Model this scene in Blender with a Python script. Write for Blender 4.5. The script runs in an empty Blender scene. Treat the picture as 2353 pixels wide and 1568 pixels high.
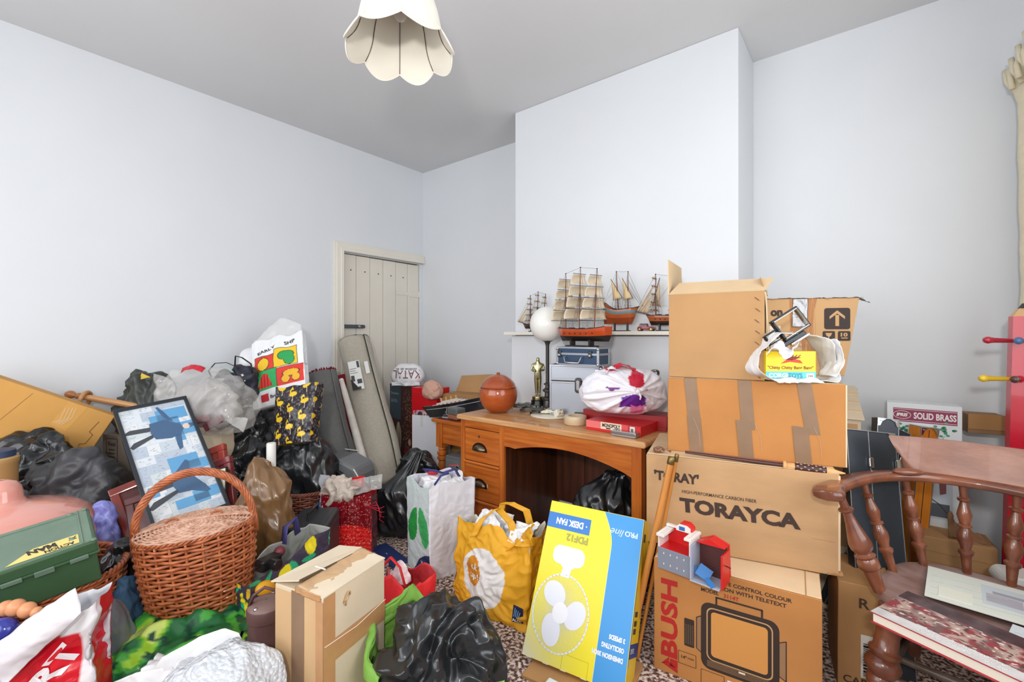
import bpy, bmesh, math, random
from math import sin, cos, pi, radians as R, sqrt, atan2
from mathutils import Vector as V, Matrix, noise, Euler
from mathutils.bvhtree import BVHTree

SC = bpy.context.scene
COL = SC.collection
random.seed(7)

# ------------------------------------------------------------------ camera, world, light, exposure
F, CX, HY, EYE = 1037.0, 1176.5, 770.0, 1.25
TH = R(38.3); CT, ST = cos(TH), sin(TH)
cam_d = bpy.data.cameras.new('camera'); cam = bpy.data.objects.new('camera', cam_d); COL.objects.link(cam)
cam.location = (0, 0, EYE); cam.rotation_euler = (pi/2, 0, TH)
cam_d.sensor_width = 36; cam_d.lens = 36*F/2353; cam_d.shift_y = -14/2353; cam_d.clip_start = .02
SC.camera = cam
SC.view_settings.view_transform = 'Standard'; SC.view_settings.look = 'None'
SC.view_settings.gamma = 1; SC.view_settings.use_curve_mapping = False
SC.view_settings.exposure = -0.28
SC.cycles.max_bounces = 8; SC.cycles.transparent_max_bounces = 12
w = bpy.data.worlds.new('world'); SC.world = w; w.use_nodes = True
w.node_tree.nodes['Background'].inputs[0].default_value = (.80, .90, 1, 1)
w.node_tree.nodes['Background'].inputs[1].default_value = 1.2

def area(name, loc, rot, sx, sy, power, col):
    l = bpy.data.lights.new(name, 'AREA'); l.shape = 'RECTANGLE'; l.size = sx; l.size_y = sy; l.energy = power; l.color = col
    o = bpy.data.objects.new(name, l); COL.objects.link(o); o.location = loc; o.rotation_euler = rot
    return o
area('window_daylight', (.86, 1.15, 1.62), (0, R(90), 0), 1.5, 1.7, 34, (.96, .98, 1))             # daylight through the side window
area('rear_fill_light', (-1.7, -1.16, 1.62), (R(90), 0, 0), 2.6, 1.6, 48, (.98, .99, 1))      # soft fill added behind the camera, set in an invented window
area('camera_flash', (.10, -.45, EYE+.36), (R(94), 0, TH), .16, .12, 31, (1, .98, .95))           # the photographer's flash

# ------------------------------------------------------------------ geometry helpers
def W(px, py, Z):
    X = (px-CX)/F*Z
    return V((X*CT - Z*ST, X*ST + Z*CT, EYE - (py-HY)/F*Z))
def G(px, py, z):
    return W(px, py, F*(EYE-z)/(py-HY))
def yaw(px, py, Z, a=0):
    return Matrix.Translation(W(px, py, Z)) @ Matrix.Rotation(TH+R(a), 4, 'Z')
def yawz(px, Z, z, a=0):
    p = W(px, HY, Z); p.z = z
    return Matrix.Translation(p) @ Matrix.Rotation(TH+R(a), 4, 'Z')
def frame3(TL, TR, BL):
    x = (TR-TL); Wd = x.length; x.normalize()
    z = TL-BL; z = z - x*z.dot(x); H = z.length; z.normalize(); y = z.cross(x); o = TL - z*H
    m = Matrix.Identity(4)
    for i, c in enumerate((x, y, z, o)):
        for k in range(3): m[k][i] = c[k]
    return m, Wd, H
def frameup(FL, FR, z0):
    """upright box: front-left and front-right corner (xy), standing at height z0"""
    a = V((FL.x, FL.y, z0)); d = V((FR.x-FL.x, FR.y-FL.y, 0)); ang = atan2(d.y, d.x)
    return Matrix.Translation(a) @ Matrix.Rotation(ang, 4, 'Z'), d.length
def T(x, y, z): return Matrix.Translation((x, y, z))
def RX(a): return Matrix.Rotation(R(a), 4, 'X')
def RY(a): return Matrix.Rotation(R(a), 4, 'Y')
def RZ(a): return Matrix.Rotation(R(a), 4, 'Z')
def SIDE(Wd): return T(Wd, 0, 0) @ RZ(90)
def TOP(H): return T(0, 0, H) @ RX(-90)

class MB:
    def __init__(s): s.v = []; s.f = []; s.m = []; s.c = None
    def add(s, vs, fs, mi=0, M=None):
        n = len(s.v)
        s.v += [tuple(M @ V(p)) if M is not None else tuple(p) for p in vs]
        for f in fs: s.f.append(tuple(i+n for i in f)); s.m.append(mi)
        return s
    def box(s, x0, x1, y0, y1, z0, z1, mi=0, M=None):
        return s.add([(x0,y0,z0),(x1,y0,z0),(x1,y1,z0),(x0,y1,z0),(x0,y0,z1),(x1,y0,z1),(x1,y1,z1),(x0,y1,z1)],
                     [(0,3,2,1),(4,5,6,7),(0,1,5,4),(1,2,6,5),(2,3,7,6),(3,0,4,7)], mi, M)
    def tube(s, pts, r, n=8, mi=0, M=None, closed=False, caps=True, flat=1.0):
        pts = [V(p) for p in pts]; k = len(pts); rr = r if isinstance(r, (list, tuple)) else [r]*k
        vs = []; fs = []; up = None
        for i, p in enumerate(pts):
            a = pts[(i-1) % k] if (i or closed) else p; b = pts[(i+1) % k] if (i < k-1 or closed) else p
            t = (b-a); t = t.normalized() if t.length > 1e-9 else V((0, 0, 1))
            if up is None:
                up = V((0, 0, 1)) if abs(t.z) < .9 else V((1, 0, 0))
            u = (up - t*up.dot(t)); u = u.normalized() if u.length > 1e-6 else t.orthogonal().normalized(); up = u
            w_ = t.cross(u)
            for j in range(n):
                a_ = 2*pi*j/n; vs.append(p + (u*cos(a_)*flat + w_*sin(a_))*rr[i])
        for i in range(k if closed else k-1):
            for j in range(n):
                a0 = i*n+j; a1 = i*n+(j+1) % n; b0 = ((i+1) % k)*n+j; b1 = ((i+1) % k)*n+(j+1) % n
                fs.append((a0, a1, b1, b0))
        if caps and not closed:
            fs.append(tuple(range(n-1, -1, -1))); fs.append(tuple((k-1)*n+j for j in range(n)))
        return s.add(vs, fs, mi, M)
    def lathe(s, prof, n=24, mi=0, M=None, caps=True):
        vs = []; fs = []
        for r, z in prof:
            for j in range(n): a = 2*pi*j/n; vs.append((r*cos(a), r*sin(a), z))
        for i in range(len(prof)-1):
            for j in range(n): fs.append((i*n+j, i*n+(j+1) % n, (i+1)*n+(j+1) % n, (i+1)*n+j))
        if caps:
            fs.append(tuple(range(n-1, -1, -1))); fs.append(tuple((len(prof)-1)*n+j for j in range(n)))
        return s.add(vs, fs, mi, M)
    def prism(s, poly, y0, y1, mi=0, M=None):
        n = len(poly); a = sum(poly[i][0]*poly[(i+1)%n][1]-poly[(i+1)%n][0]*poly[i][1] for i in range(n))
        if a < 0: poly = poly[::-1]
        vs = [(x, y0, z) for x, z in poly]+[(x, y1, z) for x, z in poly]
        fs = [tuple(range(n)), tuple(range(2*n-1, n-1, -1))]+[(i, i+n, (i+1)%n+n, (i+1)%n) for i in range(n)]
        return s.add(vs, fs, mi, M)
    def grid(s, f, nu, nv, mi=0, M=None, cu=False, mf=None):
        vs = [f(i/nu, j/nv) for j in range(nv+1) for i in range(nu if cu else nu+1)]
        w_ = nu if cu else nu+1; fs = []
        for j in range(nv):
            for i in range(nu): fs.append((j*w_+i, j*w_+(i+1) % w_, (j+1)*w_+(i+1) % w_, (j+1)*w_+i))
        return s.add(vs, fs, mi, M)
    def ball(s, c, r, n=16, mi=0, M=None, sc=(1, 1, 1)):
        pr = [(max(1e-4, sin(pi*i/n))*r, -cos(pi*i/n)*r) for i in range(n+1)]
        m = Matrix.Translation(c) @ Matrix.Diagonal((*sc, 1))
        return s.lathe(pr, n*2, mi, (M @ m) if M is not None else m)
    def build(s, name, mat, parent=None, smooth=None, bevel=0, sub=0, cols=None, M=None, solid=0, label=None, kind=None):
        me = bpy.data.meshes.new(name); me.from_pydata(s.v, [], s.f)
        for m_ in (mat if isinstance(mat, (list, tuple)) else [mat]): me.materials.append(m_)
        if len(me.materials) > 1: me.polygons.foreach_set('material_index', s.m)
        if cols is not None:
            at = me.color_attributes.new('Col', 'FLOAT_COLOR', 'POINT')
            flat = []
            for c in cols: flat += [c[0], c[1], c[2], 1]
            at.data.foreach_set('color', flat)
        if smooth is not None:
            me.polygons.foreach_set('use_smooth', [True]*len(me.polygons))
            if smooth < 179: me.set_sharp_from_angle(angle=R(smooth))
        me.update()
        o = bpy.data.objects.new(name, me); COL.objects.link(o)
        if parent is not None: o.parent = parent
        if M is not None: o.matrix_local = M
        if solid:
            m_ = o.modifiers.new('thick', 'SOLIDIFY'); m_.thickness = solid; m_.offset = 0
        if bevel:
            m_ = o.modifiers.new('bevel', 'BEVEL'); m_.width = bevel; m_.segments = 2; m_.limit_method = 'ANGLE'; m_.angle_limit = R(40)
        if sub:
            m_ = o.modifiers.new('sub', 'SUBSURF'); m_.levels = sub; m_.render_levels = sub
        if label: o['label'] = label
        if kind: o['kind'] = kind
        return o

def thing(name, label, cat, M=None, group=None):
    o = bpy.data.objects.new(name, None); COL.objects.link(o); o.empty_display_size = .05
    if M is not None: o.matrix_world = M
    o['label'] = label; o['category'] = cat
    if group: o['group'] = group
    return o
def tag(o, label, cat, group=None):
    o['label'] = label; o['category'] = cat
    if group: o['group'] = group
    return o
def box(name, mat, parent, x0, x1, y0, y1, z0, z1, bevel=.0015, M=None, label=None):
    b = MB().box(x0, x1, y0, y1, z0, z1, 0, M)
    return b.build(name, mat, parent, bevel=bevel, label=label)

# ------------------------------------------------------------------ materials
def lin(c): return tuple((x/255/12.92) if x/255 <= .04045 else ((x/255+.055)/1.055)**2.4 for x in c[:3])
_mats = {}
def mat(name, rgb, rough=.5, metal=0, var=0, vscale=8, bump=0, bscale=60, grain=None, spec=.5, alpha=1, trans=0, coat=0, vc=False, voro=0, vorscale=10, emit=0, rgb2=None, stretch=(1,1,1), aniso=None, bdist=.002, sss=0):
    if name in _mats: return _mats[name]
    m = bpy.data.materials.new(name); m.use_nodes = True; _mats[name] = m
    nt = m.node_tree; N = nt.nodes; L = nt.links; b = N['Principled BSDF']
    c = (*lin(rgb), 1)
    b.inputs['Base Color'].default_value = c; b.inputs['Roughness'].default_value = rough; b.inputs['Metallic'].default_value = metal
    b.inputs['Specular IOR Level'].default_value = spec; b.inputs['Alpha'].default_value = alpha
    b.inputs['Transmission Weight'].default_value = trans; b.inputs['Coat Weight'].default_value = coat
    if sss: b.inputs['Subsurface Weight'].default_value = sss; b.inputs['Subsurface Scale'].default_value = .01
    if emit: b.inputs['Emission Color'].default_value = c; b.inputs['Emission Strength'].default_value = emit
    tc = N.new('ShaderNodeTexCoord'); mp = N.new('ShaderNodeMapping'); mp.inputs['Scale'].default_value = stretch
    L.new(tc.outputs['Object'], mp.inputs['Vector'])
    src = None
    if vc:
        a = N.new('ShaderNodeVertexColor'); a.layer_name = 'Col'; src = a.outputs['Color']
        L.new(src, b.inputs['Base Color'])
    if var or rgb2:
        n = N.new('ShaderNodeTexNoise'); n.inputs['Scale'].default_value = vscale; n.inputs['Detail'].default_value = 6
        L.new(mp.outputs[0], n.inputs['Vector'])
        mx = N.new('ShaderNodeMix'); mx.data_type = 'RGBA'
        mr = N.new('ShaderNodeMapRange'); mr.inputs[1].default_value = .35; mr.inputs[2].default_value = .65
        L.new(n.outputs['Fac'], mr.inputs[0]); L.new(mr.outputs[0], mx.inputs['Factor'])
        if rgb2: c2 = (*lin(rgb2), 1); c1 = c
        else: c1 = tuple(x*(1-var) for x in c[:3])+(1,); c2 = tuple(min(1, x*(1+var)) for x in c[:3])+(1,)
        if src is None:
            mx.inputs['A'].default_value = c1; mx.inputs['B'].default_value = c2
        else:
            mx.inputs['A'].default_value = (1-var,)*3+(1,); mx.inputs['B'].default_value = (1+var,)*3+(1,)
        out = mx.outputs['Result']
        if src is not None:
            m2 = N.new('ShaderNodeMix'); m2.data_type = 'RGBA'; m2.blend_type = 'MULTIPLY'; m2.inputs['Factor'].default_value = 1
            L.new(src, m2.inputs['A']); L.new(out, m2.inputs['B']); out = m2.outputs['Result']
        L.new(out, b.inputs['Base Color'])
    last = None
    if bump:
        n = N.new('ShaderNodeTexNoise'); n.inputs['Scale'].default_value = bscale; n.inputs['Detail'].default_value = 5
        L.new(mp.outputs[0], n.inputs['Vector'])
        bp = N.new('ShaderNodeBump'); bp.inputs['Strength'].default_value = bump; bp.inputs['Distance'].default_value = bdist
        L.new(n.outputs['Fac'], bp.inputs['Height']); last = bp
    if voro:
        n = N.new('ShaderNodeTexNoise'); n.noise_type = 'RIDGED_MULTIFRACTAL'; n.inputs['Scale'].default_value = vorscale; n.inputs['Detail'].default_value = 4
        n.inputs['Distortion'].default_value = .6; n.inputs['Roughness'].default_value = .45
        L.new(mp.outputs[0], n.inputs['Vector'])
        bp = N.new('ShaderNodeBump'); bp.inputs['Strength'].default_value = voro; bp.inputs['Distance'].default_value = .03
        L.new(n.outputs['Fac'], bp.inputs['Height'])
        if last: L.new(last.outputs[0], bp.inputs['Normal'])
        last = bp
    if last: L.new(last.outputs[0], b.inputs['Normal'])
    return m

def wood(name, rgb, rgb2, rough=.35, stretch=(1.5, 14, 14), scale=3, coat=.2):
    return mat(name, rgb, rough=rough, rgb2=rgb2, vscale=scale, stretch=stretch, coat=coat, bump=.15, bscale=20)
def flat(r, g, b_, rough=.5): return mat('print_%d_%d_%d_%d' % (r, g, b_, rough*100), (r, g, b_), rough=rough)

card = mat('cardboard', (187, 148, 106), rough=.85, var=.07, vscale=5, bump=.2, bscale=90, stretch=(1, 1, 3))
card_light = mat('cardboard_pale', (212, 184, 146), rough=.85, var=.05, vscale=6, bump=.2, bscale=90)
card_orange = mat('cardboard_orange', (184, 124, 66), rough=.8, var=.07, vscale=5, bump=.2, bscale=90)
card_dark = mat('cardboard_dark', (176, 132, 84), rough=.85, var=.08, vscale=5, bump=.2, bscale=90)
card_cream = mat('cardboard_cream', (214, 196, 168), rough=.8, var=.05, vscale=6, bump=.15, bscale=90)
tape_br = mat('brown_tape', (140, 112, 88), rough=.32, var=.06, vscale=14, bump=.2, bscale=30)
tape_lt = mat('buff_tape', (180, 134, 84), rough=.3, var=.08, vscale=14, bump=.2, bscale=30)
white_m = mat('white_paint', (228, 226, 220), rough=.5)
black_m = flat(28, 26, 26, .5)
steel = mat('steel', (190, 190, 192), rough=.25, metal=1)
chrome = mat('chrome', (215, 215, 218), rough=.12, metal=1)
alu = mat('aluminium', (168, 172, 180), rough=.35, metal=.7, bump=.15, bscale=200)
vc_matte = mat('printed_fabric', (255, 255, 255), rough=.65, vc=True, bump=.2, bscale=40)
vc_gloss = mat('printed_plastic', (255, 255, 255), rough=.28, vc=True, bump=.25, bscale=25)

def rect(parent, m, x0, x1, z0, z1, M=None, name='print', y=-.0007, label=None):
    b = MB().add([(x0, y, z0), (x1, y, z0), (x1, y, z1), (x0, y, z1)], [(0, 1, 2, 3)], 0, M)
    return b.build(name, m, parent, label=label)
def poly(parent, m, pts, M=None, name='print', y=-.0009, label=None):
    n = len(pts); a = sum(pts[i][0]*pts[(i+1)%n][1]-pts[(i+1)%n][0]*pts[i][1] for i in range(n))
    if a < 0: pts = pts[::-1]
    b = MB().add([(x, y, z) for x, z in pts], [tuple(range(n))], 0, M)
    return b.build(name, m, parent, label=label)
def ring(parent, m, path, wd, M=None, name='print', y=-.0011, closed=True):
    """flat stroke along a path in the xz plane"""
    b = MB(); n = len(path)
    for i in range(n if closed else n-1):
        p = V(path[i]); q = V(path[(i+1) % n]); d = (q-p)
        if d.length < 1e-9: continue
        d.normalize(); nn = V((-d.y, d.x))*wd/2; p2 = p-d*wd*.3; q2 = q+d*wd*.3
        b.add([(p2.x-nn.x, y, p2.y-nn.y), (q2.x-nn.x, y, q2.y-nn.y), (q2.x+nn.x, y, q2.y+nn.y), (p2.x+nn.x, y, p2.y+nn.y)], [(0, 1, 2, 3)], 0, M)
    return b.build(name, m, parent)
def ell(cx, cz, rx, rz, n=28, a0=0, a1=2*pi): return [(cx+rx*cos(a0+(a1-a0)*i/n), cz+rz*sin(a0+(a1-a0)*i/n)) for i in range(n)]
def rrect(x0, x1, z0, z1, r, n=5):
    out = []
    for cx, cz, a in ((x1-r, z0+r, -90), (x1-r, z1-r, 0), (x0+r, z1-r, 90), (x0+r, z0+r, 180)):
        for i in range(n+1): t = R(a+90*i/n); out.append((cx+r*cos(t), cz+r*sin(t)))
    return out
_txt = {}
def textdata(s, bold):
    k = (s, bold)
    if k in _txt: return _txt[k]
    cu = bpy.data.curves.new('t', 'FONT'); cu.body = s; cu.size = 1; cu.offset = bold; cu.resolution_u = 3; cu.space_line = .95
    o = bpy.data.objects.new('t', cu); COL.objects.link(o); bpy.context.view_layer.update()
    me = o.to_mesh(); vs = [tuple(v.co[:2]) for v in me.vertices]; fs = [tuple(p.vertices) for p in me.polygons]
    o.to_mesh_clear(); bpy.data.objects.remove(o); bpy.data.curves.remove(cu)
    x0 = min(v[0] for v in vs); x1 = max(v[0] for v in vs); y0 = min(v[1] for v in vs); y1 = max(v[1] for v in vs)
    _txt[k] = ([((x-x0)/(x1-x0), (y-y0)/(y1-y0)) for x, y in vs], fs, (x1-x0)/(y1-y0)); return _txt[k]
def text(parent, m, s, x0, z0, w_, h, rot=0, M=None, bold=.02, shear=0, y=-.0013, name='lettering', S=None, off=.003):
    """lettering fitted in a w x h box whose lower left corner is (x0,z0) turned by rot degrees; S maps it onto a curved surface"""
    vs, fs, asp = textdata(s, bold)
    if w_ is None: w_ = h*asp
    c, sn = cos(R(rot)), sin(R(rot)); out = []
    for a, b in vs:
        u = a*w_+b*h*shear; v = b*h; out.append((x0+u*c-v*sn, z0+u*sn+v*c))
    if S is None: return MB().add([(x, y, z) for x, z in out], fs, 0, M).build(name, m, parent)
    return MB().add([S(x, z, off) for x, z in out], fs, 0, M).build(name, m, parent)

# ------------------------------------------------------------------ crumpled surfaces
def crump(p, seed, f=6, oct=3):
    """creased, billowing noise, about -1..1"""
    s = V((seed*13.7, seed*7.1, seed*3.3)); a = 1; t = 0; tot = 0
    q = p*f+s; q = q + noise.noise_vector(q*.5)*.8
    for i in range(oct):
        n = abs(noise.noise(q)); t += a*((.75-n*3.2) if i != 1 else (n*2.6-.7)); tot += a; a *= .55; q = q*1.9+s
    return t/tot
def ico(sub):
    bm = bmesh.new(); bmesh.ops.create_icosphere(bm, subdivisions=sub, radius=1)
    vs = [v.co.copy() for v in bm.verts]; fs = [tuple(v.index for v in f.verts) for f in bm.faces]; bm.free(); return vs, fs
_ico = {}
def sack(rx, ry, h, seed=1, amp=.06, f=5, sub=6, p=.75, neck=None, top=.6, vstretch=1.0, lean=(0, 0), flatz=.06):
    """a filled plastic sack standing on z=0; neck=(x,y,height,radius) gathers the top into a tuft"""
    if sub not in _ico: _ico[sub] = ico(sub)
    vs, fs = _ico[sub]; out = []
    for v in vs:
        x, y, z = v
        k = (abs(x)**2.6+abs(y)**2.6+abs(z)**2.6)**(-1/2.6)
        x, y, z = x*k, y*k, z*k
        zz = (z+1)/2; tp = 1-(1-top)*max(0, zz-.25)**1.3
        q = V((x*rx*tp, y*ry*tp, zz*h))
        d = crump(V((q.x, q.y, q.z*vstretch)), seed, f)
        n = V((x/rx, y/ry, z/(h/2))).normalized()
        if neck and zz > .72:
            t = (zz-.72)/.28; t = t*t*(3-2*t); nx, ny, nh, nr = neck
            ang = atan2(y, x); fl = 1+.35*sin(ang*9+seed)
            q = q.lerp(V((nx+x*nr*fl*(1+2.2*max(0, t-.75)), ny+y*nr*fl*(1+2.2*max(0, t-.75)), h*.86+nh*t)), t)
            d *= (1-t*.8)
        q = q+n*d*amp
        q.x += lean[0]*zz; q.y += lean[1]*zz
        if q.z < 0: q.z = q.z*.02
        out.append(q)
    return out, fs
def sackthing(name, label, cat, M, m, rx, ry, h, group=None, parent=None, **k):
    vs, fs = sack(rx, ry, h, **k)
    o = MB().add(vs, fs).build(name, m, parent, smooth=180)
    if parent is None: o.matrix_world = M; tag(o, label, cat, group)
    elif M is not None: o.matrix_local = M
    return o

def tote(M, Wd, D, H, paint, m, name, label, cat, seed=1, amp=.012, f=7, jag=.02, taper=.0, bulge=.02, nu=150, nv=70, inner=(.8, .8, .8), gusset=.0, lean=(0, 0), thing_=None, collapse=0, part='bag', group=None, sagx=None):
    """open bag: base W x D, height H.  paint(face, a, b) -> rgb; face 0 front 1 right 2 back 3 left"""
    th = thing_ or thing(name, label, cat, M, group)
    per = 2*(Wd+D); cuts = [Wd/per, (Wd+D)/per, (2*Wd+D)/per, 1]
    def base(s, t, ins=0):
        s = s % 1
        k = 1+taper*(t-.5)*2
        dd = D*(1-collapse*t)
        if s < cuts[0]: fc = 0; a = s/cuts[0]; x, y = a*Wd, 0; n = V((0, -1, 0)); bl = sin(pi*a)
        elif s < cuts[1]: fc = 1; a = (s-cuts[0])/(cuts[1]-cuts[0]); x, y = Wd, a*dd; n = V((1, 0, 0)); bl = -gusset/bulge*sin(pi*a)*t if bulge else 0
        elif s < cuts[2]: fc = 2; a = (s-cuts[1])/(cuts[2]-cuts[1]); x, y = Wd*(1-a), dd; n = V((0, 1, 0)); bl = sin(pi*a)
        else: fc = 3; a = (s-cuts[2])/(1-cuts[2]); x, y = 0, dd*(1-a); n = V((-1, 0, 0)); bl = -gusset/bulge*sin(pi*a)*t if bulge else 0
        x = Wd/2+(x-Wd/2)*k; y = D/2+(y-dd/2)*k + (D-dd)/2*0
        z = H*t
        q = V((x, y, z))+n*bulge*bl*sin(pi*min(1, t*.9+.08))
        d = crump(q, seed, f)
        q += n*(d*amp-ins); q.x += lean[0]*t; q.y += lean[1]*t
        if t > .6: q.z += jag*noise.noise(V((q.x*9, q.y*9, seed)))*(t-.6)/.4*1.6
        if t < .02: q.z = max(0, q.z)
        if sagx: q.z *= sagx(q.x/Wd)
        return q, n, fc, a
    b = MB(); cols = []; b2 = MB()
    for j in range(nv+1):
        for i in range(nu):
            q, n, fc, a = base(i/nu, j/nv); b.v.append(tuple(q)); cols.append(lin(paint(fc, a, j/nv)))
    for j in range(nv):
        for i in range(nu): b.f.append((j*nu+i, j*nu+(i+1)%nu, (j+1)*nu+(i+1)%nu, (j+1)*nu+i)); b.m.append(0)
    nb = len(b.v); ni = nv//2
    for j in range(ni+1):
        for i in range(nu):
            q, n, fc, a = base(i/nu, 1-j/nv, .004 if j else 0); b.v.append(tuple(q)); cols.append(lin(tuple(x*255 for x in inner)))
    for j in range(ni):
        for i in range(nu): b.f.append((nb+j*nu+i, nb+j*nu+(i+1)%nu, nb+(j+1)*nu+(i+1)%nu, nb+(j+1)*nu+i)); b.m.append(0)
    c = len(b.v); b.f.append(tuple(range(nu-1, -1, -1))); b.m.append(0)
    b.f.append(tuple(nb+ni*nu+i for i in range(nu))); b.m.append(0)
    b.build(part, m, th, smooth=180, cols=cols)
    def S(x, z, off=.003):
        q, n, fc, a = base(x/per, z/H); return q+n*(off)
    return th, S
def crumple_sheet(f, nu, nv, m, parent, name, seed=1, amp=.01, fr=8, solid=.001, cols=None):
    """sheet from f(u,v)->Vector pushed by creased noise along the local normal"""
    b = MB()
    def g(u, v):
        p = V(f(u, v)); e = .01
        n = (V(f(min(1, u+e), v))-V(f(max(0, u-e), v))).cross(V(f(u, min(1, v+e)))-V(f(u, max(0, v-e))))
        n = n.normalized() if n.length > 1e-9 else V((0, 0, 1))
        return p+n*crump(p, seed, fr)*amp
    b.grid(g, nu, nv)
    cc = None
    if cols: cc = [lin(cols(i/nu, j/nv)) for j in range(nv+1) for i in range(nu+1)]
    return b.build(name, m, parent, smooth=180, solid=solid, cols=cc)
def carton(M, Wd, D, H, m, name, label, body='body', amp=.0015, seed=1, seam=True, group=None, cat='box', n=8, bevel=.002):
    th = thing(name, label, cat, M, group)
    bm = bmesh.new(); bmesh.ops.create_cube(bm, size=1)
    bmesh.ops.subdivide_edges(bm, edges=bm.edges[:], cuts=n, use_grid_fill=True)
    for v in bm.verts:
        p = V(((v.co.x+.5)*Wd, (v.co.y+.5)*D, (v.co.z+.5)*H))
        k = noise.noise_vector(p*4+V((seed*5, seed, 0)))
        s = V((sin(pi*(v.co.x+.5)), sin(pi*(v.co.y+.5)), sin(pi*(v.co.z+.5))))
        fy = 0 if v.co.y < -.49 else 1
        v.co = p+V((k.x, k.y*fy, k.z))*amp
    me = bpy.data.meshes.new(body); bm.to_mesh(me); bm.free(); me.materials.append(m)
    me.polygons.foreach_set('use_smooth', [True]*len(me.polygons)); me.set_sharp_from_angle(angle=R(40))
    o = bpy.data.objects.new(body, me); COL.objects.link(o); o.parent = th
    md = o.modifiers.new('bevel', 'BEVEL'); md.width = bevel; md.segments = 2; md.limit_method = 'ANGLE'; md.angle_limit = R(40)
    return th
# ------------------------------------------------------------------ the room
XL, XR, YB, YF, ZC = -3.565, .72, 3.05, -1.05, 2.90
BX0, BX1, BY = -2.06, -.546, 2.645
wall_m = mat('wall_emulsion', (225, 228, 232), rough=.75, var=.012, vscale=2, bump=.10, bscale=22, bdist=.004)
ceil_m = mat('ceiling_emulsion', (214, 214, 215), rough=.85, var=.015, vscale=1.5, bump=.08, bscale=30)
gloss_w = mat('cream_gloss', (234, 228, 216), rough=.38, var=.02, vscale=6)

def struct(name, b, m, parent=None, **k):
    o = b.build(name, m, parent, **k)
    if parent is None: o['kind'] = 'structure'
    return o
def carpet():
    m = mat('speckled_carpet', (120, 96, 84), rough=.95)
    nt = m.node_tree; N = nt.nodes; L = nt.links; b = N['Principled BSDF']
    tc = N.new('ShaderNodeTexCoord')
    n1 = N.new('ShaderNodeTexNoise'); n1.inputs['Scale'].default_value = 70; n1.inputs['Detail'].default_value = 3
    n2 = N.new('ShaderNodeTexNoise'); n2.inputs['Scale'].default_value = 9
    L.new(tc.outputs['Object'], n1.inputs['Vector']); L.new(tc.outputs['Object'], n2.inputs['Vector'])
    cr = N.new('ShaderNodeValToRGB'); e = cr.color_ramp.elements
    e[0].position = .40; e[0].color = (*lin((78, 58, 54)), 1); e[1].position = .60; e[1].color = (*lin((228, 216, 204)), 1)
    x = cr.color_ramp.elements.new(.47); x.color = (*lin((138, 106, 96)), 1)
    x = cr.color_ramp.elements.new(.53); x.color = (*lin((196, 176, 164)), 1)
    L.new(n1.outputs['Fac'], cr.inputs[0]); L.new(cr.outputs[0], b.inputs['Base Color'])
    bp = N.new('ShaderNodeBump'); bp.inputs['Strength'].default_value = .8; bp.inputs['Distance'].default_value = .006
    L.new(n1.outputs['Fac'], bp.inputs['Height']); L.new(bp.outputs[0], b.inputs['Normal'])
    return m
b = MB().box(XL-.2, XR+.2, YF-.2, YB+.2, -.1, 0); struct('floor', b, carpet())
b = MB().box(XL-.2, XR+.2, YF-.2, YB+.2, ZC, ZC+.1); struct('ceiling', b, ceil_m)
DY0, DY1, DZ = 2.155, 3.02, 1.965
b = MB()
b.box(XL-.15, XL, YF-.1, DY0, 0, ZC); b.box(XL-.15, XL, DY0, DY1, DZ, ZC); b.box(XL-.15, XL, DY1, YB+.1, 0, ZC); b.box(XL-.16, XL-.12, DY0, DY1, 0, DZ)
struct('wall_left', b, wall_m)
b = MB(); b.box(XL, XR, YB, YB+.15, 0, ZC); struct('wall_back', b, wall_m)
# chimney breast, with the boxed-in fireplace front below the shelf
b = MB(); b.box(BX0, BX1, BY, YB, 0, ZC); o = struct('wall_chimney_breast', b, wall_m, bevel=.006)
b = MB(); b.box(BX0-.006, BX1+.01, BY-.035, BY-.0005, 0, 1.245); struct('trim_1', b, wall_m, bevel=.004)
def mantel(x0, x1):
    b = MB(); b.box(x0, x1, 2.535, BY-.0005, 1.249, 1.272); struct('trim_2', b, gloss_w, bevel=.003)
mantel(BX0-.02, BX1+.02)
# right wall with window, rear wall with a window added for the fill light (both beside / behind the camera)
def wall_win(name, horiz, lo, hi, a0, a1, pos, th):
    b = MB()
    if horiz:
        b.box(lo, a0, pos, pos+th, 0, ZC); b.box(a1, hi, pos, pos+th, 0, ZC); b.box(a0, a1, pos, pos+th, 0, .8); b.box(a0, a1, pos, pos+th, 2.45, ZC)
    else:
        b.box(pos, pos+th, lo, a0, 0, ZC); b.box(pos, pos+th, a1, hi, 0, ZC); b.box(pos, pos+th, a0, a1, 0, .8); b.box(pos, pos+th, a0, a1, 2.45, ZC)
    struct(name, b, wall_m)
wall_win('wall_right', False, YF, YB, .28, 2.02, XR, .2)
wall_win('wall_rear', True, XL, XR, -3.0, -.4, YF-.2, .2)
def window(name, M, w_, h):
    fr = mat('window_white', (235, 235, 232), rough=.3)
    b = MB()
    for z in (0, h-.06): b.box(0, w_, 0, .05, z, z+.06)
    for x in (0, w_/2-.03, w_-.06): b.box(x, x+.06, 0, .05, .06, h-.06)
    o = b.build(name, fr); o.matrix_world = M; o['kind'] = 'structure'
    for i in range(2):
        g = MB().box(.06+i*(w_/2-.03), w_/2-.03+i*(w_/2-.03), .02, .024, .06, h-.06)
        g.build('pane', mat('window_glass', (255, 255, 255), rough=0, alpha=.08), o)
window('window_1', T(XR+.165, .28, .8) @ RZ(90), 1.74, 1.65)
window('window_rear_added', T(-3.0, YF-.17, .8), 2.6, 1.65)  # rear window is made up, an opening for the fill light
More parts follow.
